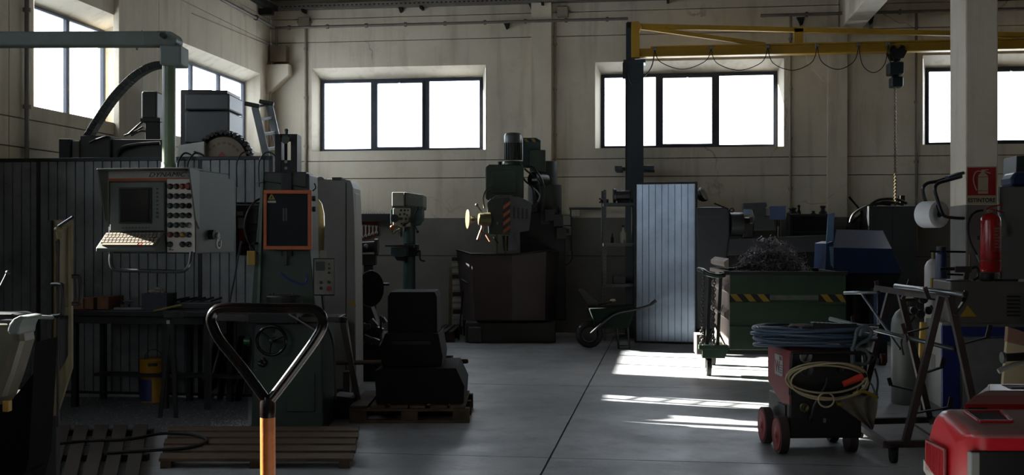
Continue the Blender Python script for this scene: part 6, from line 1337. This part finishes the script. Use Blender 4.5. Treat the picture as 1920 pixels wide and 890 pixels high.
# ---- A-frame trolley
t = Thing('pipe_trolley', 'rusty brown A-frame trolley with upturned hooks on casters', 'trolley', 1720, 8.2, rz=YAW); A = lambda px, py, d: t.loc_(P(px, py, d))
dF, dB = 7.75, 8.72; w_ = .045; TB = lambda a, b_, nm='tube', w=w_: MB().beam(a, b_, w, w, up=(0, 1, 0)).build(nm, rust_m, t.o)
TB(A(1669, 547, dB), A(1606, 788, dB), 'leg'); TB(A(1688, 549, dB), A(1743, 786, dB), 'leg'); TB(A(1764, 556, dF), A(1698, 828, dF), 'leg'); TB(A(1781, 556, dF), A(1840, 828, dF), 'leg')
TB(A(1600, 790, dB), A(1752, 786, dB), 'base_rail'); TB(A(1660, 832, dF), A(1846, 830, dF), 'base_rail'); TB(A(1604, 792, dB), A(1662, 834, dF), 'base_rail'); TB(A(1746, 788, dB), A(1842, 832, dF), 'base_rail')
TB(A(1643, 540, dB), A(1700, 549, 8.4), 'top_rail'); TB(A(1700, 549, 8.4), A(1786, 560, dF), 'top_rail')
TB(A(1700, 790, dB), A(1760, 830, dF), 'cross_rail', .03)
def hook(a, b_, c_, d0, d1=None): 
    d1 = d0 if d1 is None else d1
    p0, p1, p2 = A(*a, d0), A(*b_, d1), A(*c_, d1); m_ = MB(); m_.beam(p0, p1, .012, .03, up=(0, 1, 0)); m_.beam(p1, p2, .03, .012, up=(0, 1, 0)); m_.build('hook_arm', worn_steel if c_[0] > 1760 else rust_m, t.o)
hook((1802, 645), (1851, 632), (1857, 609), dF); hook((1738, 697), (1766, 688), (1770, 670), dF, 7.8); hook((1714, 774), (1780, 763), (1784, 744), dF, 7.8)
hook((1700, 624), (1747, 612), (1752, 598), 8.3); hook((1722, 734), (1670, 722), (1666, 708), 8.6); hook((1650, 640), (1615, 634), (1612, 612), 8.7); hook((1655, 610), (1601, 608), (1599, 592), 8.7)
hook((1690, 560), (1700, 545), (1707, 524), 8.6); hook((1760, 562), (1742, 560), (1734, 538), 7.9); hook((1650, 548), (1646, 540), (1643, 526), 8.7); hook((1790, 590), (1806, 566), (1812, 545), 7.7); hook((1700, 640), (1698, 625), (1692, 606), 8.2)
for px, py, d_ in ((1675, 850, dF), (1836, 850, dF), (1612, 812, dB), (1760, 806, 8.55)):
    q = A(px, py, d_); r_ = .052; x_, y_ = q.x, q.y
    w_o = MB().cyl((x_ - .016, y_, r_), (x_ + .016, y_, r_), r_, n=22).build('caster_wheel', blk_rub, t.o, bevel=.004); MB().cyl((x_ - .02, y_, r_), (x_ + .02, y_, r_), .02, n=12).build('axle', steel, w_o)
    fk = MB(); 
    for s_ in (-1, 1): fk.prism([(y_ - .015, r_ - .01), (y_ + .015, r_ - .01), (y_ + .03, .115), (y_ - .03, .115)], x_ + s_ * .026 - .002, x_ + s_ * .026 + .002, 'yz')
    fk.box(x_ - .04, x_ + .04, y_ - .04, y_ + .04, .112, .125); fk.build('caster_fork', steel, t.o)
pm = mat('zinc_pipe', (150, 158, 162), .3, .9, var=.15, scale=12, bump=.02)
def pipe(name, lab, a, b_, r_, extra=None):
    p0, p1 = P(*a), P(*b_); th = Thing(name, lab, 'pipe', 0, 1, rz=0, loc=p0); m_ = MB().cyl((0, 0, 0), p1 - p0, r_, n=18, caps=False); ax_ = (p1 - p0).normalized()
    m_.build('pipe_wall', pm, th.o, solid=.003)
    MB().lathe([(r_ + .002, -.012), (r_ + .002, 0), (r_ * .7, 0)], p1 - p0, ax=ax_, n=18).build('end_rim', worn_steel, th.o); return th
pipe('zinc_pipe', 'zinc pipe resting along the top of the rusty trolley', (1679, 536, 8.45), (1811, 552, 7.55), .019)
pipe('zinc_pipe', 'long zinc pipe on the middle hooks, its end over the red welder', (1556, 597, 8.85), (1792, 655, 7.9), .016)
tp = pipe('zinc_pipe', 'T-shaped zinc pipe with a slanting leg at the upper left of the trolley', (1583, 549, 8.9), (1648, 548, 8.6), .013)
dg = P(1660, 614, 8.4) - tp.l; st = P(1615, 549, 8.75) - tp.l; MB().cyl(st, P(1688, 654, 8.3) - tp.l, .010, n=12).build('slanting_leg', pm, tp.o)
# ---- red welding machine
t = Thing('welding_machine', 'red and black welding machine on four wheels with coiled cables', 'welder', 1480, 8.05, rz=YAW + .03); A = t.p
wr = mat('dusty_welder_red', (150, 36, 44), .5, 0, var=.2, scale=5, bump=.04, dirt=(110, 66, 66), dirt_amt=.5)
zt7, zb7 = t.z(657), t.z(822); wd = .525; dp = .60; zm7 = zb7 + .24
mb = MB(); mb.prism([(0, zm7 + .0), (0, zt7), (dp, zt7), (dp, zm7 + .10), (.42, zm7 + .04), (.2, zm7 - .02)], 0, wd, 'yz'); mb.build('upper_case', wr, t.o, bevel=.008)
mb = MB(); mb.box(.004, wd - .004, .004, dp - .004, zb7, zm7 + .03); mb.build('lower_case', steel_dk, t.o, bevel=.01)
MB().box(.008, wd - .008, -.010, .002, zb7 + .01, zt7 - .02).build('front_panel', black_p, t.o, bevel=.004)
MB().box(-.004, .0, .10, .30, zb7 + .02, zm7 - .02).build('side_cover', steel_dk, t.o)
# badge on the left side
bd = MB().box(-.004, -.0005, .17, .38, t.z(712), t.z(672)).build('badge', white_p, t.o)
text_mesh('W', .12, mat('badge_red', (130, 24, 34), .5, bump=0, var=0), 'lettering', t.o, (-.0045, .365, t.z(711) + .02), (math.pi / 2, 0, -math.pi / 2), offset=.003)
MB().box(-.006, -.004, .19, .25, t.z(676) - .02, t.z(674) ).build('badge_block', MATS['badge_red'], t.o)
for i in range(4): MB().box(-.006, -.004, .18, .25, t.z(690) - i * .018 - .006, t.z(690) - i * .018).build('badge_line', mat('badge_blue', (60, 70, 110), .5, bump=0, var=0), t.o)
gk = grey_l
for px, py, r_ in ((1511, 668, .042), (1512, 693, .048), (1574, 690, .034), (1508, 763, .030)):
    q = A(px, py, -.012); m_ = MB().lathe([(r_ + .004, 0), (r_ + .004, .012), (r_ * .9, .018), (r_ * .85, .014), (0, .014)], q, ax=(0, -1, 0), n=24); dl = m_.build('dial' if py < 700 else 'socket', (grey_l if px == 1511 else grey_d if px == 1512 else steel_dk) if py < 700 else brass, t.o)
    MB().rbox(q + Vector((0, -.02, 0)), (r_ * .3, .008, r_ * 1.2), (0, .5, 0)).build('pointer', black_p, dl)
MB().tube(smooth([A(1482, 740, -.03), A(1484, 690, -.05), A(1486, 668, -.06), A(1496, 661, -.06), A(1590, 661, -.06), A(1616, 662, -.05), A(1622, 672, -.05), A(1622, 700, -.03)], 5), .014, 10).build('tube_handle', black_p, t.o)
MB().tube(smooth([A(1549, 708, -.04), A(1549, 720, -.07), A(1538, 740, -.09), A(1526, 762, -.09), A(1522, 782, -.06)], 5), .010, 8).build('short_hose', grey_d, t.o)
MB().cyl(A(1520, 778, -.06), A(1520, 790, -.05), .013, n=10).build('hose_nipple', worn_steel, t.o); t.pbox(MB(), 1544, 784, 1549, 792, -.02, -.01).build('white_clip', grey_l, t.o)
whm = mat('dusty_red_wheel', (160, 48, 52), .6, var=.15, bump=.04); tym = mat('dusty_tyre', (76, 60, 58), .8, var=.2, bump=.1)
for (x_, y_, r_) in ((-.05, .04, .135), (-.05, .46, .135), (wd + .05, .04, .135), (wd + .05, .46, .135)):
    sx_ = -1 if x_ < 0 else 1
    if sx_ > 0: y_ += .06; x_ -= .10; r_ = .09
    w_o = MB().cyl((x_ - .03, y_, r_), (x_ + .03, y_, r_), r_, n=36).build('wheel', tym, t.o, bevel=.008)
    MB().lathe([(r_ * .86, 0), (r_ * .84, .006), (r_ * .7, .002), (r_ * .2, .004), (r_ * .18, .012), (0, .012)], (x_ + sx_ * .030, y_, r_), ax=(sx_, 0, 0), n=28).build('wheel_disc', whm if sx_ < 0 else steel_dk, w_o)
MB().cyl((-.03, .04, .135), (wd + .0, .04, .135), .012, n=10).build('axle', steel_dk, t.o); MB().cyl((-.03, .46, .135), (wd, .46, .135), .012, n=10).build('axle', steel_dk, t.o)
# coils of blue cable on top
zc7 = zt7 + .001
cb_ = Thing('blue_cable_coil', 'thick coil of blue grey cable lying on top of the red welder', 'cable', 0, 1, rz=YAW, loc=(t.l + Vector((0, 0, 0))).to_tuple()[:2] + (zc7,))
cm_ = mat('blue_cable', (74, 96, 122), .45, var=.2, bump=.02, dirt=(40, 44, 56)); ctr = cb_.loc_(P(1524, 640, 8.3))
turn = []
for ring in range(12):
    R0 = .27 + (ring % 4) * .022; z_ = .016 + (ring // 3) * .038; ph = random.random() * 6.28; pts = []
    for k_ in range(28):
        a = k_ / 28 * 6.283; rr = R0 + .012 * math.sin(3 * a + ph); pts.append(Vector((ctr.x + rr * 1.32 * math.cos(a), ctr.y + rr * .80 * math.sin(a), z_ + .010 * math.sin(2 * a + ph) + .010)))
    MB().tube(pts, .0125, 8, closed=True).build('cable_turn', cm_, cb_.o)
for j in range(5): MB().tube(smooth([(ctr.x - .36, ctr.y - .06 + j * .03, .04 + j * .012), (ctr.x - .1, ctr.y - .17 + j * .05, .07 + .01 * (j % 3)), (ctr.x + .15, ctr.y - .16 + j * .05, .06 + .012 * (j % 2)), (ctr.x + .36, ctr.y - .05 + j * .04, .04)], 5), .0125, 8).build('cable_turn', cm_, cb_.o)
# small things on the coil
def on_coil(name, lab, cat, px, py, fn, d=8.35): v = P(px, py, d); th = Thing(name, lab, cat, 0, 1, rz=YAW, loc=v); fn(th); return th
def glovef(th):
    mb = MB(); mb.ball((0, 0, .015), .05, (1.3, .9, .5), 12, 8); mb.build('palm', rgm, th.o)
    for i in range(4): MB().tube(smooth([(-.03 - .0 * i, -.03 + i * .018, .02), (-.08, -.03 + i * .018, .025), (-.115 + .008 * i, -.03 + i * .018, .01)], 3), .010, 8).build('finger', rgm, th.o)
    MB().tube([(.0, -.04, .015), (-.03, -.065, .01)], .011, 8).build('thumb', rgm, th.o)
on_coil('work_glove', 'crumpled pale work glove on the blue cable coil', 'glove', 1505, 616, glovef)
def holdf(th): MB().cyl((-.08, 0, .0), (.06, .02, .01), .016, .012, 12).build('grip', black_p, th.o); MB().cyl((.06, .02, .01), (.12, .03, .02), .010, .006, 10).build('tip', brass, th.o)
on_coil('electrode_holder', 'electrode holder with a pale tip at the left on the blue coil', 'electrode holder', 1470, 616, holdf)
def trayf(th):
    for i in range(10): MB().box(i * .032, i * .032 + .028, -.04, .04, 0 - i * .0017, .030 - i * .0017).build('link', grey_d, th.o, bevel=.003)
    MB().box(0, .32, -.046, -.041, -.016, .022).build('side_band', grey_d, th.o)
on_coil('cable_carrier', 'grey linked cable carrier strip lying across the blue coil', 'cable carrier', 1522, 611, trayf)
cl_ = Thing('cream_cable_coil', 'cream cable coiled and hung on the front of the red welder', 'cable', 0, 1, rz=YAW, loc=P(1552, 712, 7.93)); crm = mat('cream_cable', (196, 180, 144), .5, var=.12, bump=.02)
for j, (ax_, bz_, dz, dx) in enumerate(((.285, .125, .0, 0), (.275, .105, .018, .004), (.29, .115, -.008, -.004), (.268, .128, -.004, .008))):
    pts = [Vector((dx + ax_ * math.cos(k_ / 40 * 6.283) , -.02 - .012 * j + .05 * (math.cos(k_ / 40 * 6.283)) ** 2, dz + bz_ * math.sin(k_ / 40 * 6.283) - .03 * math.cos(k_ / 40 * 6.283) * (-1 if j % 2 else 1) * .4)) for k_ in range(40)]
    MB().tube(pts, .0072, 8, closed=True).build('cable_turn', crm, cl_.o)
MB().tube([Vector((-.03 + .055 * math.cos(k_ / 20 * 6.283), -.07, -.13 + .05 * math.sin(k_ / 20 * 6.283))) for k_ in range(20)], .0065, 8, closed=True).build('small_loop', crm, cl_.o)
q0, q1 = cl_.loc_(P(1581, 720, 7.85)), cl_.loc_(P(1617, 705, 7.85)); pg = MB().cyl(q0, q1, .020, .026, 16).build('orange_plug', mat('orange_red_plug', (206, 60, 38), .4, bump=0), cl_.o, bevel=.003)
MB().cyl(q1, q1 + (q1 - q0) * .2, .018, n=12).build('plug_collar', black_p, pg)
tc = Thing('torch_cable', 'grey torch and hose bundle hanging over the right corner of the welder', 'hose', 0, 1, rz=YAW, loc=P(1600, 650, 8.0)); B_ = lambda px, py, dd=0: tc.loc_(P(px, py, 8.0 + dd)); gyh = mat('grey_hose', (84, 96, 98), .5, bump=.02, var=.15)
for pts, r_ in (([(1600, 690), (1597, 665), (1604, 635), (1608, 618), (1622, 612), (1634, 620), (1630, 634), (1612, 644), (1604, 655)], .013), ([(1604, 655), (1620, 655), (1630, 668), (1622, 682), (1604, 680)], .013), ([(1606, 640), (1620, 655), (1632, 662), (1641, 668), (1630, 680), (1600, 684)], .009), ([(1612, 630), (1618, 616), (1628, 616)], .018)):
    MB().tube(smooth([B_(*p_) for p_ in pts], 5), r_, 8).build('hose', gyh if r_ > .01 else blk_rub, tc.o)
MB().cyl(B_(1600, 690), B_(1598, 650), .02, .015, 12).build('torch_grip', gyh, tc.o)
MB().tube(smooth([B_(1640, 690), B_(1646, 715), B_(1642, 745)], 4), .008, 8).build('blue_lead', blue_d, tc.o)
# grey cloth hung from the trolley end
ap = Thing('leather_apron', 'greyish cloth rag with yellow patches hanging at the right of the welder', 'cloth', 0, 1, rz=YAW, loc=P(1610, 760, 7.95)); D_ = lambda px, py, dd=0: ap.loc_(P(px, py, 7.95 + dd))
prof = [(738, 1592, 1646), (746, 1566, 1645), (756, 1568, 1645), (768, 1584, 1644), (780, 1600, 1642), (792, 1618, 1640), (803, 1632, 1638)]
mb = MB(); nc = 12
for j, (py, a, b_) in enumerate(prof):
    for i in range(nc + 1): mb.v.append(tuple(D_(a + (b_ - a) * i / nc, py + 2 * math.sin(i), .035 * math.sin(i * 1.3 + j * .5))))
for j in range(len(prof) - 1):
    for i in range(nc): mb.f.append((j * (nc + 1) + i, j * (nc + 1) + i + 1, (j + 1) * (nc + 1) + i + 1, (j + 1) * (nc + 1) + i)); mb.sm.append(True)
mb.build('cloth', mat('grey_suede', (126, 120, 104), .9, var=.2, bump=.2), ap.o, solid=.004)
MB().tube(smooth([D_(1600, 738, -.03), D_(1615, 733, -.05), D_(1632, 738, -.04), D_(1645, 745, 0)], 4), .012, 8).build('yellow_hem', hz_yel, ap.o); MB().rbox(D_(1574, 757, -.02), (.03, .02, .02)).build('yellow_patch', hz_yel, ap.o)
MB().tube(smooth([D_(1605, 742, 0), D_(1612, 722, .0), D_(1632, 718, .02), D_(1642, 740, 0)], 4), .007, 6).build('strap', gyh, ap.o)
# ---- red machine hood in the near right corner
t = Thing('red_machine_hood', 'dusty red plastic machine hood with a moulded recess in the near right corner', 'machine', 1820, 4.6, rz=YAW); A = t.p
dr = dusty('dusty_red_plastic', (205, 26, 40), (118, 104, 100), .32); z0 = t.z(812)
def sec(x, k0, k1, dz=0.0): return [(x, k0, 0.12), (x, k0, z0 - .02 + dz), (x, k0 + .02, z0 + dz), (x, k0 + .08, z0 + .026 + dz), (x, .27, z0 + .055 + dz), (x, .34, z0 + .046 + dz), (x, .385, z0 + .015 + dz), (x, .42, z0 - .04 + dz), (x, .45, z0 - .12), (x, k1, z0 - .28), (x, k1, .12)]
secs = [sec(-.012, .14, .44, -.05), sec(-.002, .08, .455, -.022), sec(.018, .03, .465, -.006), sec(.045, .005, .47), sec(.08, .0, .47), sec(1.1, .0, .47)]
mb = MB(); n = len(secs[0])
for s_ in secs: mb.v += s_
xa, xb = .075, .215
for k_ in range(len(secs) - 1):
    for i in range(n): mb.f.append((k_ * n + i, k_ * n + (i + 1) % n, (k_ + 1) * n + (i + 1) % n, (k_ + 1) * n + i)); mb.sm.append(True)
mb.f += [tuple(range(n)), tuple(range((len(secs) - 1) * n, len(secs) * n))]; mb.sm += [False, False]
hood_o = mb.build('hood_shell', dr, t.o, bevel=.014, seg=3); hood_o.modifiers.new('normals', 'WEIGHTED_NORMAL')
sl_ = lambda y: z0 + .026 + (y - .08) * .1526
rr_ = [(xa, .10), (xb, .10), (xb + .012, .24), (xa - .004, .24)]
rm = MB()
for a, b_ in zip(rr_, rr_[1:] + rr_[:1]): rm.beam((*a, sl_(a[1]) + .004), (*b_, sl_(b_[1]) + .004), .016, .014)
rm.build('recess_rim', dr, t.o, bevel=.005)
MB().add([(x, y, sl_(y) + .0015) for x, y in rr_], [(0, 1, 2, 3)]).build('recess_floor', mat('recess_dark_grey', (74, 66, 64), .8, bump=.05), t.o, solid=.001)  # flat dark grey patch inside the rim
MB().box(.0, 1.1, -.006, .02, z0 - .18, z0 - .072).build('black_band', black_p, t.o, bevel=.004)
for i in range(6): MB().box(.06, 1.1, -.012, -.004, z0 - .20 - i * .03, z0 - .19 - i * .03).build('grille_slat', steel_dk, t.o)
MB().box(-.004, .035, -.010, .03, z0 - .36, z0 - .075).build('corner_strut', grey_l, t.o, bevel=.006)
ub = MB(); cwl = [(.115, .36, .02), (.115, .36, .066), (.17, .39, .100), (.25, .43, .117), (.33, .62, .122), (.36, .66, .06), (.36, .66, -.1), (.115, .36, -.1)]
for xx in (0, 1): ub.v += [((x if xx == 0 else 1.1), y, z0 + z) for x, y, z in cwl]
ub.f = [tuple(range(7, -1, -1)), tuple(range(8, 16))] + [(i, (i + 1) % 8, (i + 1) % 8 + 8, i + 8) for i in range(8)]; ub.sm = [False] * 10
ub.build('upper_cowl', dr, t.o, bevel=.010, seg=3)
MB().box(.13, .22, .352, .362, z0 + .036, z0 + .052).build('cowl_slot', black_p, t.o, bevel=.006)
MB().box(.38, .50, .48, .58, z0 + .116, z0 + .124).build('cowl_pad', mat('brown_grey_pad', (96, 84, 82), .8, bump=0), t.o)
MB().box(-.033, -.02, .20, .42, z0 - .24, z0 - .10).build('side_vent', mat('vent_red', (150, 60, 60), .6, bump=0), t.o, bevel=.004)
for i in range(12): MB().box(-.037, -.032, .21 + i * .017, .215 + i * .017, z0 - .23, z0 - .11).build('vent_rib', dr, t.o)
st = MB(); st.add([(-.036, .14, z0 - .36), (-.036, .14, z0 - .29), (-.036, .43, z0 - .19), (-.036, .43, z0 - .24)], [(0, 1, 2, 3)]); st.build('label_strip', mat('label_white_reflection', (220, 220, 205), .15, bump=0), t.o, solid=.004)  # white paints the bright reflection on the glossy label
MB().box(-.040, -.034, .12, .16, z0 - .29, z0 - .23).build('yellow_label', hz_yel, t.o)
MB().tube(smooth([(-.05, .62, z0 - .34), (-.07, .50, z0 - .34), (-.07, .3, z0 - .36), (-.05, .05, z0 - .40), (.1, -.06, z0 - .42), (1.0, -.06, z0 - .42)], 5), .024, 12).build('bumper_tube', grey_l, t.o)
MB().box(.0, 1.1, .02, .50, .10, .35).build('chassis', steel_dk, t.o, bevel=.01)
for x_ in (.1, .95):
    for y_ in (.12, .42): MB().cyl((x_ - .04, y_, .11), (x_ + .04, y_, .11), .11, n=26).build('wheel', blk_rub, t.o, bevel=.01)
# ---- board and handles behind the red hood
t = Thing('plywood_board', 'pale board with a brown top edge standing behind the red hood', 'board', 1900, 6.3, rz=YAW); A = t.p
t.pprism(MB(), [(1888, 640), (2030, 672), (2030, 790), (1874, 790)], 0, .03).build('face', mat('pale_board', (176, 164, 128), .7, var=.15, scale=7, bump=.05), t.o, bevel=.003)
t.pprism(MB(), [(1890, 612), (2030, 655), (2030, 672), (1888, 640)], -.004, .034).build('brown_strip', mat('brown_board_edge', (134, 100, 80), .7, var=.15, bump=.05), t.o, bevel=.003)
for x_ in (.05, .35): MB().box(A(1890, 0).x + x_, A(1890, 0).x + x_ + .03, .03, .06, 0, t.z(700)).build('batten', wood_d, t.o)
t = Thing('lever_handle', 'black tubular lever with a round cap in front of the pale board', 'handle', 1900, 6.0, z=0); A = t.p
MB().cyl(A(1882, 670), A(1990, 664), .022, n=16).build('tube', black_p, t.o); MB().cyl(A(1878, 670), A(1883, 670), .030, n=18).build('end_cap', grey_g, t.o, bevel=.004)
MB().tube(smooth([A(1872, 696, -.02), A(1884, 690, -.02), A(1905, 683, -.02), A(1960, 672, -.02)], 5), [.014] * 16, 10).build('grey_lever', grey_l, t.o)
MB().cyl(A(1975, 668), (A(1975, 0).x, 0, 0), .03, n=12).build('post', steel_dk, t.o)
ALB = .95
# ================================================================ FITTINGS ON THE WALLS
pipe_m = mat('painted_conduit', (150, 142, 126), .6, .0, var=.2, bump=.02, dirt=(96, 86, 74)); pipe_d = mat('grey_conduit', (112, 107, 100), .5, .2, var=.2, bump=.02)
def conduit(lab, pts, r, m_=pipe_d, clips=0, name='conduit_pipe'):
    l0 = Vector(pts[0]); th = Thing(name, lab, 'pipe', 0, 1, rz=0, loc=l0); q = [Vector(p_) - l0 for p_ in pts]; MB().tube(q, r, 10).build('pipe', m_, th.o)
    for k in range(clips):
        c_ = q[0].lerp(q[-1], (k + .5) / clips); d_ = (q[-1] - q[0]).normalized(); MB().cyl(c_ - d_ * .02, c_ + d_ * .02, r * 1.7, n=10).build('clip', m_, th.o)
    return th
Yw = YB - .17
W_ = lambda px, py, off=.03: on_y(px, py, YB - off)
zc1 = W_(1180, 38).z
conduit('long horizontal pipe high on the back wall left of the jib crane', [(XL + .05, Yw, zc1), (W_(1178, 38).x, Yw, zc1)], .022, pipe_d, 9)
conduit('horizontal pipe high on the back wall right of the jib crane', [(W_(1425, 30).x, Yw, W_(1425, 30).z - .02), (XR - .3, Yw, W_(1425, 30).z - .02)], .024, pipe_d, 8)
def vcon(lab, px, y0, y1, r=.018, off=.03, m_=pipe_m, clips=4): a, b_ = W_(px, y0, off), W_(px, y1, off); return conduit(lab, [(a.x, a.y, a.z), (a.x, a.y, b_.z)], r, m_, clips)
vcon('vertical conduit down the back wall left of the first window', 573, 46, 412)
vcon('vertical conduit beside the pilaster between the two middle windows', 1041, 40, 380)
vcon('vertical conduit on the back wall just right of the second window', 1482, 26, 400)
vcon('vertical conduit on the back wall left of the pillar', 1718, 24, 470, .02, m_=pipe_d)
a = on_x(47, 60, XL + .03); conduit('vertical pipe on the left wall left of its first window', [(XL + .05, a.y, 5.4), (XL + .05, a.y, .4)], .024, pipe_d, 5)
a = on_x(251, 60, XL + .03); conduit('vertical pipe on the left wall between its two windows', [(XL + .05, a.y, 5.4), (XL + .05, a.y, .4)], .02, pipe_d, 5)
conduit('pipe along the top of the left wall', [(XL + .14, 8.5, zc1), (XL + .14, YB - .25, zc1)], .026, pipe_d, 6)
a = W_(506, 60, .08); conduit('bent pipe running down in the wall corner', smooth([(XL + .12, YB - .06, zc1), (XL + .12, YB - .06, W_(506, 108).z), (XL + .08, YB - .12, W_(500, 130).z), (XL + .06, YB - .2, W_(497, 200).z), (XL + .06, YB - .2, 2.5)], 5), .02, pipe_m)
p0, p1 = on_x(360, 25, XL + .02), on_x(503, 84, XL + .02); conduit('thin slanting wire on the left wall near the corner', [p0, p1], .007, pipe_m)
# cable tray along the wall top
t = Thing('cable_tray', 'perforated steel cable tray running along the top of the back wall', 'cable tray', 0, 1, rz=0, loc=(XL, YB - .2, 5.34)); L_ = XR - XL
mb = MB(); mb.box(0, L_, 0, .006, 0, .08); mb.box(0, L_, .15, .156, 0, .08); mb.box(0, L_, 0.006, .15, 0, .004); mb.build('channel', pipe_d, t.o)
mb = MB(); x = .1
while x < 13: mb.box(x, x + .035, -.002, .0, .03, .05); x += .075
mb.build('perforation', blk_rub, t.o, kind='stuff')
for k in range(9): MB().box(.6 + k * 2, .64 + k * 2, .0, .19, -.05, .0).build('bracket_arm', steel_dk, t.o)
t = Thing('cable_tray', 'dark steel tray along the top of the left wall', 'cable tray', 0, 1, rz=0, loc=(XL, 9.0, 5.28)); mb = MB(); mb.box(.10, .24, 0, YB - .32 - 9.0, 0, .08); mb.build('channel', steel_dk, t.o); MB().box(.02, .24, 8.6, 8.7, -.1, 0).build('bracket_arm', steel_dk, t.o)
# junction boxes, brackets
def wbx(name, lab, cat, x0, y0, x1, y1, dep, m_, extra=None):
    q, r = W_(x0, y0, 0), W_(x1, y1, 0); th = Thing(name, lab, cat, 0, 1, rz=0, loc=((q.x + r.x) / 2, YB, r.z)); w = (r.x - q.x) / 2; h_ = q.z - r.z
    MB().box(-w, w, -dep, 0, 0, h_).build('box', m_, th.o, bevel=.008); MB().box(-w * .9, w * .9, -dep - .008, -dep, h_ * .06, h_ * .94).build('lid', m_, th.o, bevel=.004)
    for s_ in (-1, 1): MB().cyl((s_ * w, -dep / 2, h_ / 2), (s_ * (w + .03), -dep / 2, h_ / 2), .018, n=10).build('gland', m_, th.o)
    return th
bxm = mat('old_junction_box', (150, 142, 124), .6, var=.1, bump=.02, dirt=(104, 92, 76))
wbx('junction_box', 'junction box at the head of the conduit left of the first window', 'junction box', 562, 34, 583, 50, .09, bxm)
wbx('junction_box', 'junction box high beside the pilaster between the middle windows', 'junction box', 1045, 14, 1066, 33, .09, bxm)
q, r = W_(511, 88, .03), W_(541, 117, .03); o = MB().box(q.x, r.x, YB - .16, YB - .002, r.z, q.z).build('fibre_board', mat('brown_fibre_board', (112, 98, 80), .8, var=.2, bump=.1), bevel=.003); tag(o, 'square brown board on top of the corner corbel', 'board')
for px, py, lab in ((752, 16, 'small dark angle bracket under the tray above the first window'), (997, 12, 'small dark bracket under the tray at the pilaster top'), (950, 47, 'small dark bracket under the pipe left of the pilaster'),
                    (1500, 40, 'small dark bracket under the pipe left of the roof beam'), (1630, 38, 'small dark bracket with a white tip right of the roof beam')):
    v = W_(px, py, 0); th = Thing('pipe_bracket', lab, 'bracket', 0, 1, rz=0, loc=v)
    MB().prism([(-.06, .05), (.06, .05), (.035, -.06), (.0, -.08), (-.02, -.02)], -.09, -.002).build('plate', steel_dk, th.o, bevel=.004)
    if px == 1630: MB().box(.0, .04, -.08, -.02, -.13, -.08).build('white_tip', white_p, th.o)
th = Thing('blue_tag', 'small blue tag on the left wall behind the curved cable carrier', 'tag', 0, 1, rz=0, loc=on_x(262, 155, XL + .01)); MB().box(-.006, .006, -.07, .07, -.12, .12).build('plate', mat('pale_blue_plate', (110, 130, 160), .5, bump=0), th.o)
# left wall pilaster
a, b_ = on_x(228, 100, XL + .1), on_x(272, 100, XL + .1); struct(MB().box(XL - .01, XL + .07, a.y, b_.y, 0, 5.5).build('pilaster', wm, bevel=.008))
